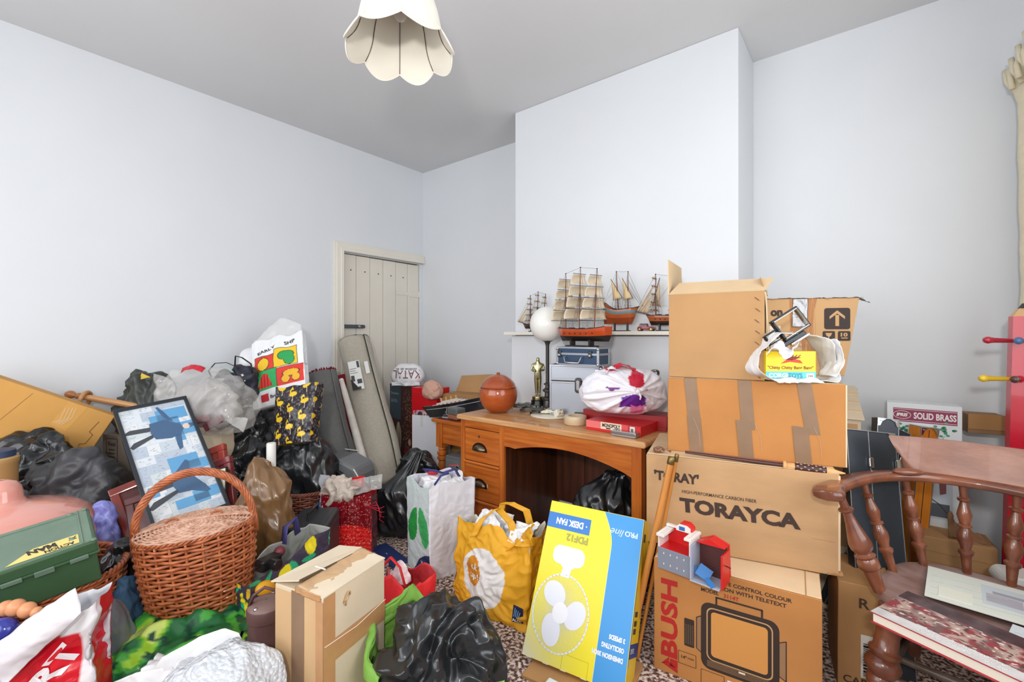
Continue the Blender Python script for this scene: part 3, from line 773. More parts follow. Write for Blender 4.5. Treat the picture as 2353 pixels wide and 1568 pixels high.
def toy_garage():
    # stands on the ledge of the television carton, in front of the lettered carton
    a = W(1512, 1275, 1.615); b_ = W(1668, 1335, 1.455)
    M, Wd = frameup(a, b_, TVM.translation.z+TVH+.005)
    grey = mat('toy_grey', (130, 134, 148), rough=.35); ltg = mat('toy_light_grey', (168, 174, 190), rough=.35); red = mat('toy_red', (206, 28, 30), rough=.35); wh = mat('toy_white', (232, 226, 220), rough=.4)
    brn = mat('toy_brick', (74, 36, 34), rough=.5); blu = mat('toy_blue', (38, 110, 176), rough=.4)
    th = thing('toy_garage', 'grey, white and red plastic toy building with hinged open halves on the ledge', 'toy', M)
    # left half: an open tray, white rimmed, red inside
    w1, h1, d1 = .115, .125, .085
    box('left_wall_panel', grey, th, 0, w1, -.003, 0, 0, .075, .001)
    for i in range(4):
        for z in (.018, .055): box('window_slot', wh, th, .022+i*.024, .0245+i*.024, -.0045, -.003, z, z+.006, 0)
    b = MB(); b.box(0, .004, 0, d1, 0, h1); b.box(w1-.004, w1, 0, d1, 0, h1+.01); b.box(0, w1, 0, d1, -.0, .003); b.build('side_walls', wh, th, bevel=.001)
    box('back_wall', red, th, .004, w1-.004, d1-.008, d1, .003, h1, 0)
    box('red_floor', red, th, .004, w1-.004, .001, d1-.008, .066, .072, 0)
    box('rim', wh, th, -.003, w1+.003, d1-.012, d1+.002, h1, h1+.007, .001)
    box('rim', wh, th, -.004, .024, -.006, d1, h1-.012, h1-.002, .001); box('rim', wh, th, w1-.02, w1+.005, -.004, d1, h1, h1+.009, .001)
    # dormer
    b = MB(); b.prism([(.05, h1+.007), (.10, h1+.007), (.10, h1+.022), (.085, h1+.034), (.06, h1+.034), (.05, h1+.022)], .055, .085); b.build('dormer', red, th, bevel=.001)
    b = MB(); b.prism([(.045, h1+.005), (.095, h1+.005), (.095, h1+.020), (.082, h1+.028), (.055, h1+.028), (.045, h1+.018)], .050, .056); b.build('dormer_front', wh, th)
    box('dormer_window', blu, th, .056, .076, .048, .0505, h1+.009, h1+.022, 0)
    # right half
    x = w1+.004
    box('base_tray', ltg, th, x, x+.095, -.012, .07, -.001, .003, .001)
    box('partition', ltg, th, x-.001, x+.004, -.01, .08, .003, h1-.01, .001)
    Mx = T(x+.004, .058, .003)
    o = box('brick_wall', brn, th, x+.005, x+.095, .062, .068, .003, .118, .001)
    for i in range(11): box('brick_course', mat('toy_brick_light', (104, 56, 50), rough=.6), th, x+.006, x+.094, .0612, .062, .011+i*.0098, .0118+i*.0098, 0)
    poly_ = MB().prism([(x+.002, .118), (x+.05, .142), (x+.10, .125), (x+.104, .02), (x+.095, .0), (x+.095, .118)], .069, .076); poly_.build('roof_shell', red, th, bevel=.001)
    b = MB().prism([(x+.004, .118), (x+.05, .14), (x+.098, .122)], .030, .069); b.build('roof_inside', red, th)
    b = MB(); b.box(x+.096, x+.102, .0, .07, .0, .11); b.build('end_wall', red, th, bevel=.001)
    MB().tube([(x+.1, .03, .07), (x+.118, .028, .068)], .0022, 6).build('lever', brn, th)
    o = box('loose_panel', blu, th, -.022, .022, -.001, .001, -.02, .02, 0); o.matrix_local = T(x+.036, .02, .028) @ RZ(20) @ RX(-35) @ RY(28)
    o = box('loose_panel', blu, th, -.018, .018, -.001, .001, -.008, .008, 0); o.matrix_local = T(x+.062, -.002, .012) @ RX(-50) @ RY(35)
    o = box('loose_panel', blu, th, -.003, .003, -.001, .001, -.016, .016, 0); o.matrix_local = T(x+.010, .015, .03)
toy_garage()
# ------------------------------------------------------------------ the desk
def desk_wood(nm, st): return wood(nm, (204, 116, 44), (172, 84, 28), .32, st)
pine_x = desk_wood('desk_wood_x', (1.2, 16, 16)); pine_z = desk_wood('desk_wood_z', (16, 16, 1.2))
top_wood = wood('desk_top_wood', (214, 164, 112), (184, 122, 66), .5, (1.2, 12, 12))
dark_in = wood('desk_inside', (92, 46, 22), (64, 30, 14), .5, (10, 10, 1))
DX0, DX1, DYF, DYB, DH = -1.985, -.815, 2.0, 2.59, .76
def desk():
    th = thing('writing_desk', 'orange pine kneehole desk with a bank of cup-handled drawers on the left', 'desk', T(DX0, DYF, 0))
    Wd = DX1-DX0; D = DYB-DYF
    prof = [(-.02, DH-.026), (-.012, DH-.030), (Wd+.012, DH-.030), (Wd+.02, DH-.026), (Wd+.022, DH-.012), (Wd+.014, DH), (-.014, DH), (-.022, DH-.012)]
    MB().prism(prof, -.018, D+.01).build('desk_top', top_wood, th, bevel=.006)
    PW = .315; z1 = DH-.030
    # pedestal
    box('pedestal_side', pine_z, th, .0, .02, .02, D, 0, z1, .002)
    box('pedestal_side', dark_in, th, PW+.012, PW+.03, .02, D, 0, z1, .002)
    box('stile', pine_z, th, .0, .030, .0, .02, 0, z1, .003); box('stile', pine_z, th, PW-.004, PW+.030, .0, .02, 0, z1, .003)
    box('top_rail', pine_x, th, .030, PW-.004, .004, .02, z1-.045, z1, .001)
    zs = [(z1-.050, z1-.245), (z1-.268, z1-.472), (z1-.495, z1-.685)]
    for i, (za, zb) in enumerate(zs):
        d = MB().box(.032, PW-.006, .005, .30, zb, za); d = d.build('drawer', pine_x, th, bevel=.003)
        # bead below each drawer
        MB().tube([(.030, .006, zb-.012), (PW-.004, .006, zb-.012)], .010, 8).build('rail_bead', pine_x, th, smooth=60)
        if i == 0:
            box('keyhole', black_m, d, .148, .152, .0035, .006, za-.052, za-.040, .0005); MB().lathe([(.005, 0), (.005, .002)], 12, 0, T(.15, .0045, za-.04) @ RX(90)).build('keyhole', black_m, d)
        zc = (za+zb)/2-.005 if i else (za+zb)/2-.012
        h = MB(); cx = .155
        def cup(u, v):
            a = pi*u; b_ = pi/2*v; rx, ry, rz = .050, .024, .034
            return V((cx-rx*cos(a)*sin(b_)*1.0, .003-ry*sin(a)*sin(b_)-.004*(1-v)*0, zc-.012+rz*cos(b_)*1.0 if True else 0))
        def cup(u, v):
            a = pi*u; b_ = pi/2*v; rx, ry, rz = .048, .025, .036
            return V((cx-rx*cos(a)*sin(b_), .004-ry*sin(a)*sin(b_), zc-.014+rz*cos(b_)))
        h.grid(cup, 24, 10)
        br = mat('aged_bronze', (104, 92, 76), rough=.28, metal=.9)
        h.build('cup_handle', br, d, smooth=180, solid=.002)
        MB().prism([(cx+.058*cos(a), zc-.014+.046*sin(a)) for a in [pi*k/16 for k in range(17)]]+[(cx-.058, zc-.020), (cx+.058, zc-.020)], .001, .0045).build('handle_plate', mat('dark_bronze', (62, 48, 38), rough=.4, metal=.8), d)
    box('plinth', pine_x, th, .0, PW+.03, .01, .03, 0, .045, .002)
    # arched apron over the kneehole
    xa, xb = PW+.030, Wd-.055
    pts = [(xa, z1), (xb, z1)]
    n = 20; lo = []
    for i in range(n+1):
        t = i/n; x = xb+(xa-xb)*t
        lo.append((x, z1-.150+.072*(sin(pi*min(1, max(0, (t*1.0))))**.8)+ (0 if t < .999 else 0)))
    lo[-1] = (xa, z1-.120); lo[-2] = (lo[-2][0], z1-.118)
    MB().prism(pts+lo, .004, .024).build('arched_apron', pine_x, th)
    box('right_leg', pine_z, th, Wd-.055, Wd-.005, .0, .05, 0, z1, .003)
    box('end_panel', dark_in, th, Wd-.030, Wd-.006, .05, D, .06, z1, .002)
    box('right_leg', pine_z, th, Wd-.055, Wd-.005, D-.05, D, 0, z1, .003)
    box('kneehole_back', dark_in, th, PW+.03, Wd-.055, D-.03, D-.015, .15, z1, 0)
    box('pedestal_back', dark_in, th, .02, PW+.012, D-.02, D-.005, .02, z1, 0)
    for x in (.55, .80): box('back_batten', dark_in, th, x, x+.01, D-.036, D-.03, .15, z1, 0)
    box('paint_chip', flat(214, 190, 160), th, .213, .220, .003, .005, z1-.385, z1-.365, 0)
desk()
def D_(x, y, z=0): return T(DX0+x, DYF+y, DH+z)

def side_table():
    a = W(1000, 1000, 2.93)
    M = T(-2.42, 2.20, 0)
    th = thing('turned_leg_table', 'small pine table with a turned leg standing left of the desk', 'table', M)
    h = .655
    MB().prism(rrect(-.03, .42, h-.025, h, .01), -.03, .36).build('table_top', pine_x, th, bevel=.005)
    box('apron', pine_x, th, .02, .40, .0, .02, h-.17, h-.025, .002); box('apron', pine_x, th, .0, .02, .02, .33, h-.17, h-.025, .002)
    def leg(x, y):
        b = MB(); b.box(x-.03, x+.03, y-.03, y+.03, h-.20, h-.025)
        pr = [(.018, 0), (.024, .02), (.018, .05), (.016, .08), (.022, .25), (.028, .33), (.022, .355), (.034, .365), (.034, .385), (.022, .392), (.035, .400), (.035, .42), (.022, .428), (.030, .44), (.022, h-.20)]
        b.lathe(pr, 20, 0, T(x, y, 0)); b.build('leg', pine_z, th, smooth=40)
    leg(.03, .02); leg(.36, .02); leg(.03, .31); leg(.36, .31)
    # things on it
    dk = T(-2.42+.03, 2.20, h)
    t2 = thing('flat_dark_folder', 'thin dark folder lying on the small pine table', 'folder', T(-2.40, 2.19, h+.0005) @ RZ(6))
    box('cover', mat('dark_mahogany', (70, 40, 38), rough=.3), t2, 0, .27, -.0, .22, 0, .008, .002)
    box('sheet', flat(200, 202, 206), t2, .02, .25, .02, .20, .008, .011, 0)
    t3 = thing('two_tone_tin', 'small tin with grey lid and brown base on the dark folder', 'tin', T(-2.31, 2.195, h+.0125) @ RZ(-8))
    box('base', mat('tin_brown', (150, 92, 70), rough=.4), t3, 0, .11, 0, .075, 0, .03, .005); box('lid', mat('tin_grey', (92, 96, 94), rough=.4), t3, -.002, .112, -.002, .077, .03, .078, .010)
    t4 = thing('small_silver_object', 'small grey metal clamp beside the two-tone tin', 'clamp', T(-2.375, 2.215, h+.0125) @ RZ(10))
    MB().prism([(0, 0), (.04, 0), (.045, .02), (.03, .02), (.028, .04), (.018, .04), (.016, .018), (0, .012)], 0, .03).build('jaw', steel, t4, bevel=.002)
    MB().lathe([(.006, 0), (.006, .03), (.009, .032), (.009, .038)], 12, 0, T(.022, .015, .03)).build('screw', steel, t4, smooth=40)
side_table()

def globe_box():
    p = W(1145, HY, 2.86); p.z = DH
    r = .122
    th = thing('wooden_globe', 'round reddish-brown turned wooden ball pot on the left of the desk', 'pot', Matrix.Translation(p))
    m = wood('globe_wood', (182, 88, 38), (150, 62, 24), .2, (2, 2, 6), 2, .6)
    pr = []
    for i in range(29):
        a = -pi/2+pi*i/28
        if a < -1.15: continue
        z = r+r*sin(a)-.008; rr = r*cos(a)
        pr.append((rr, max(0, z)))
    cut = r*1.28
    low = [(.045, 0), (.052, .004)]+[q for q in pr if q[1] < cut]; 
    MB().lathe(low+[(low[-1][0]+.001, cut), (low[-1][0]-.004, cut+.002)], 48).build('bowl', m, th, smooth=40)
    up = [q for q in pr if q[1] >= cut]
    MB().lathe([(up[0][0]+.003, cut+.003), (up[0][0]+.004, cut+.008), (up[0][0], cut+.012), (up[0][0]-.001, cut+.014)]+[(max(.002, a), b_+.006) for a, b_ in up[1:]], 48, caps=False).build('lid', m, th, smooth=40)
    MB().tube([(.9985*r*cos(i*pi/24)*cos(.30), .9985*r*sin(i*pi/24)*cos(.30), r-.008+r*sin(.30)) for i in range(48)], .002, 6, closed=True).build('bead', m, th, smooth=180)
    MB().lathe([(.012, 2*r-.006), (.010, 2*r+.002), (.014, 2*r+.006), (.004, 2*r+.010)], 16).build('finial', m, th, smooth=60)
globe_box()

def globe_lamp():
    p = W(1258, HY, 2.87); p.z = DH
    th = thing('globe_lamp', 'white glass globe table lamp on a dark metal post at the back of the desk', 'lamp', Matrix.Translation(p))
    dm_ = mat('dark_pewter', (78, 74, 72), rough=.4, metal=.6)
    pr = [(.052, 0), (.052, .008), (.040, .014), (.036, .03), (.028, .04), (.024, .075), (.034, .082), (.034, .092), (.018, .10), (.017, .125), (.030, .132), (.030, .142), (.015, .155), (.014, .17), (.024, .174), (.024, .180), (.011, .188), (.0115, .42), (.013, .43), (.020, .445), (.036, .452), (.036, .458)]
    MB().lathe(pr, 28).build('post', dm_, th, smooth=35)
    r = .112; gl = mat('opal_glass', (244, 243, 238), rough=.3, sss=.3)
    MB().lathe([(max(.002, r*cos(a)), .452+r*.955+r*sin(a)) for a in [-1.25+(pi/2+1.25)*i/30 for i in range(31)]], 48, caps=False).build('globe', gl, th, smooth=180)
globe_lamp()
def cord_plate():
    p = W(1266, HY, 2.74); p.z = DH
    th = thing('white_round_plate', 'round white disc base with coiled lead lying on the desk', 'plate', Matrix.Translation(p) @ RZ(38))
    wh = mat('ivory_plastic', (232, 226, 208), rough=.35)
    MB().lathe([(.118, 0), (.124, .002), (.125, .006), (.118, .010), (.002, .013)], 48).build('disc', wh, th, smooth=40)
    pts = [(.075*cos(a*.35)*(1-.008*a)+.02, .05*sin(a*.35)+.0, .018+.010*sin(a*.5)+.012) for a in range(46)]
    MB().tube(pts, .0036, 8).build('lead', wh, th, smooth=180)
    b = box('plug', wh, th, -.025, .025, -.02, .02, 0, .038, .006); b.matrix_local = T(.03, -.075, .02) @ RZ(30) @ RX(60)
    for x, z in ((0, .01), (-.011, -.011), (.011, -.011)):
        MB().box(x-.003, x+.003, -.002, .002, .037, .055, 0, T(0, z, 0)).build('pin', mat('brass', (190, 150, 80), rough=.25, metal=1), b)
    b = box('in_line_switch', wh, th, -.035, .035, -.014, .014, 0, .02, .007); b.matrix_local = T(-.03, -.02, .02) @ RZ(10)
cord_plate()
def trophy():
    p = W(1236, HY, 2.93); p.z = DH
    th = thing('gold_statuette', 'gold standing figure statuette on a black base beside the lamp post', 'statuette', Matrix.Translation(p) @ RZ(38))
    gd = mat('tarnished_gold', (176, 168, 128), rough=.3, metal=1, var=.1, vscale=30)
    MB().lathe([(.050, 0), (.050, .04), (.044, .052), (.044, .068)], 28).build('base', mat('black_gloss', (22, 22, 24), rough=.2), th, smooth=40)
    MB().lathe([(.036, .068), (.038, .074), (.036, .092), (.033, .094)], 28).build('plinth', gd, th, smooth=40)
    # one continuous body grown from a skeleton
    J = [((0, 0, .228), .019), ((0, 0, .262), .020), ((0, 0, .290), .025), ((0, 0, .312), .011), ((0, -.002, .328), .0125), ((0, -.002, .345), .0115),
         ((.011, 0, .215), .016), ((.010, 0, .155), .0115), ((.009, 0, .105), .008), ((.012, -.014, .098), .007),
         ((-.011, 0, .215), .016), ((-.010, 0, .155), .0115), ((-.009, 0, .105), .008), ((-.012, -.014, .098), .007),
         ((.034, 0, .296), .010), ((.040, -.005, .262), .008), ((.014, -.026, .262), .007), ((.0, -.030, .262), .006),
         ((-.034, 0, .296), .010), ((-.040, -.005, .262), .008), ((-.014, -.026, .256), .007)]
    E = [(0, 1), (1, 2), (2, 3), (3, 4), (4, 5), (0, 6), (6, 7), (7, 8), (8, 9), (0, 10), (10, 11), (11, 12), (12, 13), (2, 14), (14, 15), (15, 16), (16, 17), (2, 18), (18, 19), (19, 20)]
    me = bpy.data.meshes.new('figure'); me.from_pydata([j[0] for j in J], E, []); me.materials.append(gd)
    o = bpy.data.objects.new('figure', me); COL.objects.link(o); o.parent = th
    md = o.modifiers.new('s', 'SKIN'); md.use_smooth_shade = True
    for i, j in enumerate(J): me.skin_vertices[0].data[i].radius = (j[1], j[1])
    me.skin_vertices[0].data[0].use_root = True
    o.modifiers.new('sub', 'SUBSURF').render_levels = 2
trophy()
def model_plane(nm, label, M, k=1.0):
    th = thing('model_aeroplane', label, 'model', M)
    m = mat('model_grey_green', (84, 84, 78), rough=.45, var=.1, vscale=40)
    MB().tube([(-.08*k, 0, .03), (-.06*k, 0, .031), (0, 0, .032), (.05*k, 0, .033), (.085*k, 0, .036)], [.010*k, .013*k, .013*k, .009*k, .004*k], 12).build('fuselage', m, th, smooth=60)
    b = MB(); b.add([(-.02, -.10*k, .038), (.01, -.10*k, .038), (.025, 0, .03), (-.035, 0, .03), (-.02, -.10*k, .041), (.01, -.10*k, .041), (.025, 0, .035), (-.035, 0, .035)], [(0, 3, 2, 1), (4, 5, 6, 7), (0, 1, 5, 4), (1, 2, 6, 5), (3, 0, 4, 7)]); b.build('wing', m, th)
    b = MB(); b.add([(-.02, .10*k, .038), (.01, .10*k, .038), (.025, 0, .03), (-.035, 0, .03), (-.02, .10*k, .041), (.01, .10*k, .041), (.025, 0, .035), (-.035, 0, .035)], [(0, 1, 2, 3), (7, 6, 5, 4), (4, 5, 1, 0), (5, 6, 2, 1), (7, 4, 0, 3)]); b.build('wing', m, th)
    MB().prism([(.06*k, .036), (.09*k, .036), (.098*k, .066), (.08*k, .064)], -.0015, .0015).build('tail_fin', m, th)
    MB().box(.065*k, .088*k, -.035*k, .035*k, .037, .040).build('tail_plane', m, th)
    for y in (-.03, .03):
        MB().tube([(-.01, y, .03), (-.012, y, .012)], .0018, 6).build('strut', steel, th); MB().lathe([(.010, -.003), (.010, .003)], 14, 0, T(-.012, y, .0102) @ RX(90)).build('wheel', black_m, th)
    MB().ball((-.03*k, 0, .044), .010, 8, 0, None, (1.6, .7, .7)).build('canopy', mat('canopy_glass', (120, 128, 132), rough=.1), th, smooth=180)
    MB().box(-.084*k, -.082*k, -.002, .002, .005, .055).build('propeller', steel, th)
p = W(1205, HY, 2.90); p.z = DH+.001; model_plane('a', 'dark grey model aeroplane with raised tail, left of the gold statuette', Matrix.Translation(p) @ RZ(20), 1.0)
p = W(1232, HY, 2.76); p.z = DH+.001; model_plane('b', 'second dark grey model aeroplane, nearer, in front of the gold statuette', Matrix.Translation(p) @ RZ(-25), .8)
def silver_case():
    M, Wd = frameup(W(1265, HY, 2.725), W(1386, HY, 2.60), DH+.001)
    H, D = .312, .15
    th = thing('aluminium_camera_case', 'silver aluminium hard case standing on the desk under the blue case', 'case', M)
    box('body', alu, th, 0, Wd, 0, D, 0, H-.10, .004); box('lid', alu, th, 0, Wd, 0, D, H-.098, H, .004)
    ed = mat('alu_edge', (170, 174, 180), rough=.3, metal=.8)
    for z in (0, H-.112, H-.094, H-.012): box('edge_trim', ed, th, -.002, Wd+.002, -.002, D+.002, z, z+.012, .002)
    for x in (0, Wd): box('edge_trim', ed, th, x-.006, x+.006, -.003, .003, .0, H, .002)
    b = MB().prism(rrect(Wd*.48, Wd*.48+.04, H-.165, H-.075, .016), -.012, -.003).build('latch', mat('dark_chrome', (90, 88, 88), rough=.2, metal=1), th, bevel=.003)
    MB().prism(rrect(Wd*.48+.008, Wd*.48+.032, H-.15, H-.09, .01), -.018, -.012).build('latch_lever', chrome, b, bevel=.003)
    for x in (Wd-.012,):
        MB().ball((x, -.002, H-.016), .014, 8, 0, None, (1, .5, 1)).build('corner_cap', chrome, th, smooth=180)
    for x in (Wd*.85,): box('small_latch', chrome, th, x, x+.03, -.010, 0, H-.05, H-.02, .003)
    return M, Wd, H, D
SCM, SCW, SCH, SCD = silver_case()
def blue_case():
    z = DH+.001+SCH+.0035
    M, Wd = frameup(W(1281, HY, 2.63), W(1374, HY, 2.46), z)
    H, D = .105, .13
    th = thing('blue_flight_case', 'dark blue flight case with aluminium edges lying on the silver case', 'case', M)
    bl = mat('case_blue', (38, 66, 96), rough=.4)
    box('body', bl, th, 0.002, Wd-.002, .002, D-.002, 0.001, H*.62, .001); box('lid', bl, th, 0.002, Wd-.002, .002, D-.002, H*.64, H-.001, .001)
    ed = mat('alu_edge', (170, 174, 180))
    def rimf(z0, z1):
        b = MB(); t = .0025
        b.box(-t, Wd+t, -t, .002, z0, z1); b.box(-t, Wd+t, D-.002, D+t, z0, z1); b.box(-t, .002, .002, D-.002, z0, z1); b.box(Wd-.002, Wd+t, .002, D-.002, z0, z1); b.build('edge_trim', ed, th, bevel=.001)
    rimf(0, .010); rimf(H*.56, H*.68); rimf(H-.010, H+.001)
    for x in (0, Wd):
        box('corner_post', ed, th, x-.007, x+.007, -.0035, .007, 0, H, .002)
        for zz in (.010, H-.010): MB().ball((x, 0, zz), .010, 8).build('corner_ball', chrome, th, smooth=180)
    box('corner_post', ed, th, Wd-.007, Wd+.0035, D-.01, D+.003, 0, H, .002)
    MB().tube([(Wd*.22, -.004, H*.48), (Wd*.22, -.022, H*.44), (Wd*.26, -.026, H*.16), (Wd*.60, -.026, H*.16), (Wd*.64, -.022, H*.44), (Wd*.64, -.004, H*.48)], .004, 8).build('handle', chrome, th, smooth=60)
    for x in (Wd*.02, Wd*.78):
        l = box('latch', mat('dark_chrome', (90, 88, 88)), th, x, x+.022, -.009, -.002, H*.44, H*.80, .003); box('latch_hook', chrome, l, x+.005, x+.017, -.014, -.009, H*.5, H*.62, .002)
    return M, Wd, z+H+.001
BLM, BLW, BLT = blue_case()

def games():
    z = DH+.0005
    M, Wd = frameup(W(1347, HY, 2.345), W(1490, HY, 2.125), z)
    th = thing('red_board_game_box', 'long bright red board game box with cream label at the desk front', 'game', M)
    red = mat('game_red', (208, 34, 40), rough=.4)
    Wd = .30
    box('box_base', red, th, .002, Wd-.002, .002, .20, 0, .03, .001); box('box_lid', red, th, 0, Wd, 0, .205, .012, .050, .0015)
    rect(th, flat(232, 116, 112), .0, .085, .014, .049); rect(th, flat(236, 216, 190), .085, .200, .014, .049); rect(th, flat(226, 80, 80), .2, .235, .014, .049)
    text(th, black_m, 'MONOPOLY', .094, .025, .100, .019, bold=.035)
    rect(th, black_m, .115, .14, .017, .023, y=-.0012); rect(th, flat(235, 225, 215), .242, .272, .015, .047); ring(th, black_m, rrect(.243, .271, .016, .046, .001), .0015); text(th, flat(90, 70, 70), 'M', .250, .023, .012, .014, y=-.0015)
    M2, W2 = frameup(W(1340, HY, 2.53), W(1522, HY, 2.29), z)
    t2 = thing('dark_red_game_box', 'deep red flat game box under the knotted white bag', 'game', M2 @ T(0, .0, 0))
    dr_ = mat('deep_red', (150, 18, 24), rough=.4)
    box('box_base', dr_, t2, .003, W2+.02, .002, .148, 0, .04, .001); box('box_lid', dr_, t2, 0, W2+.023, 0, .15, .02, .075, .0015)
    M3 = T(-.0, 0, 0)
    p = W(1403, HY, 2.20); p.z = z
    t3 = thing('chrome_tin', 'flat chrome cigarette-case shaped tin on the front edge of the desk', 'tin', Matrix.Translation(p) @ RZ(-1))
    MB().prism(rrect(0, .13, 0, .026, .008), 0, .045).build('shell', steel, t3, bevel=.003); box('hinge_line', mat('dark_chrome', (90, 88, 88)), t3, .004, .126, -.0006, 0, .012, .0135, 0)
    MB().tube([(-.003, .0225, .008), (-.003, .0225, .02)], .005, 8).build('button', chrome, t3)
    p = W(1322, HY, 2.48); p.z = z
    t4 = thing('parcel_tape_roll', 'roll of pale buff tape lying flat on the desk', 'tape', Matrix.Translation(p))
    MB().grid(lambda u, v: V(((.058 if v < .5 else .038)*cos(2*pi*u), (.058 if v < .5 else .038)*sin(2*pi*u), 0 if (v < .2 or v > .8) else .045)), 40, 4, cu=True)
    b = MB()
    prf = [(.038, .001), (.060, .001), (.062, .004), (.062, .044), (.060, .047), (.038, .047), (.038, .001)]
    b.lathe(prf, 40, caps=False).build('tape', mat('buff_roll', (204, 180, 146), rough=.35), t4, smooth=40)
    p = W(1312, HY, 2.66); p.z = z
    t5 = thing('black_snap_wallet', 'small dark box between the disc and the games', 'box', Matrix.Translation(p) @ RZ(20))
    box('case', mat('dark_grey', (70, 68, 66), rough=.4), t5, .02, .10, 0, .05, 0, .035, .004); box('clasp', steel, t5, .05, .07, -.003, 0, .012, .022, .001)
games()

def knotted_bag():
    p = W(1432, HY, 2.37); z0 = DH+.0765
    M = Matrix.Translation(V((p.x, p.y, z0))) @ Matrix.Rotation(TH, 4, 'Z')
    wh = mat('white_carrier_thin', (238, 236, 244), rough=.35, voro=.25, vorscale=9, bump=.2)
    rx, ry, h = .225, .12, .245
    _ = sack(rx, ry, h, sub=6)
    out = []; cols = []
    vs, fs = ico(6)
    for v in vs:
        x, y, z = v
        k = (abs(x)**2.5+abs(y)**2.5+abs(z)**2.5)**(-1/2.5); x *= k; y *= k; z *= k
        zz = (z+1)/2
        q = V((x*rx*(1-.25*max(0, zz-.5)), y*ry, zz*h))
        # folds radiating from the knot at the front centre
        kx, kz = .035, .135
        dx, dz = q.x-kx, q.z-kz; rr = sqrt(dx*dx+dz*dz); an = atan2(dz, dx)
        fr = max(0, -y)
        am = .011*fr*min(1, rr*9)
        wv = sin(an*17+2*noise.noise(V((an*3, 1, 2)))*3)
        hz = abs(cos(an))**2
        q.y += -am*wv*(.35+hz) - .03*fr*math.exp(-rr*rr/.003)+ .015*fr*(1-math.exp(-rr*rr/.004))*0
        n = V((x/rx, y/ry, z/(h/2))).normalized(); q += n*crump(q, 5, 7)*.010
        if q.z < .001: q.z = .001
        out.append(q)
        c = (240, 238, 246)
        if y < -.1:
            jx, jz = .012*noise.noise(V((q.x*40, q.z*40, 1))), .012*noise.noise(V((q.x*40, q.z*40, 7))); q0 = q; q = q+V((jx, 0, jz))
            # tears / thin areas showing purple, pink and red contents
            px_, pz_ = q.x-kx, q.z-kz
            if -.10 < px_ < .05 and -.082 < pz_ < -.012 and abs(px_+.01) < .065-.55*(pz_+.08)*0+.0 and pz_ < -.012-.25*abs(px_): c = (104, 40, 150)
            if pz_ < -.070 and abs(px_-.012) < .035 and pz_ > -.12: c = (230, 130, 176)
            if pz_ > .02 and ((px_-.005)/.042)**2+((pz_-.055)/.042)**2 < 1: c = (200, 30, 60)
            if (px_+.115)**2/.0011+(pz_-.012)**2/.00003 < 1: c = (120, 50, 140)
            q = q0
        cols.append(lin(c))
    th = thing('knotted_carrier_bag', 'full white carrier bag tied in a knot on the game boxes', 'bag', M)
    MB().add(out, fs).build('bag', mat('carrier_print', (255, 255, 255), rough=.32, vc=True, bump=.2, bscale=30), th, smooth=180, cols=cols)
    kn = MB(); kn.ball((.035, -.150, .135), .014, 8, 0, None, (1.1, 1, 1))
    kn.tube([(.028, -.150, .135), (.02, -.155, .15), (.005, -.14, .16)], [.008, .007, .003], 8); kn.tube([(.04, -.155, .13), (.047, -.16, .11), (.044, -.158, .095)], [.006, .005, .004], 8); kn.tube([(.045, -.15, .14), (.07, -.135, .145), (.09, -.12, .14)], [.008, .01, .006], 8)
    kn.build('knot', wh, th, smooth=180)
    crumple_sheet(lambda u, v: V((-.10+.17*u, -.02-.06*v+.02*sin(u*3), .235+.022*sin(pi*u)-.012*v)), 40, 14, mat('red_wrapper', (222, 36, 56), rough=.25), th, 'red_packet', 4, .02, 10, .002)
    crumple_sheet(lambda u, v: V((-.13+.12*u, -.04-.05*v, .215+.025*sin(pi*u))), 20, 14, wh, th, 'loose_handle', 7, .02, 12, .002)
knotted_bag()
t_ = thing('coiled_metal_trinket', 'small coiled dull metal trinket on the back right of the knotted white bag', 'ornament', Matrix.Translation(W(1497, 868, 2.42)) @ Matrix.Rotation(TH, 4, 'Z'))
for k in range(3): MB().tube([(.022*cos(t)+(k-1)*.018, .012*sin(t*2+k), .018*sin(t)+.01*k) for t in [2*pi*i/24 for i in range(24)]], .007, 8, closed=True).build('coil', mat('dull_steel', (140, 134, 134), rough=.3, metal=.8), t_, smooth=180)
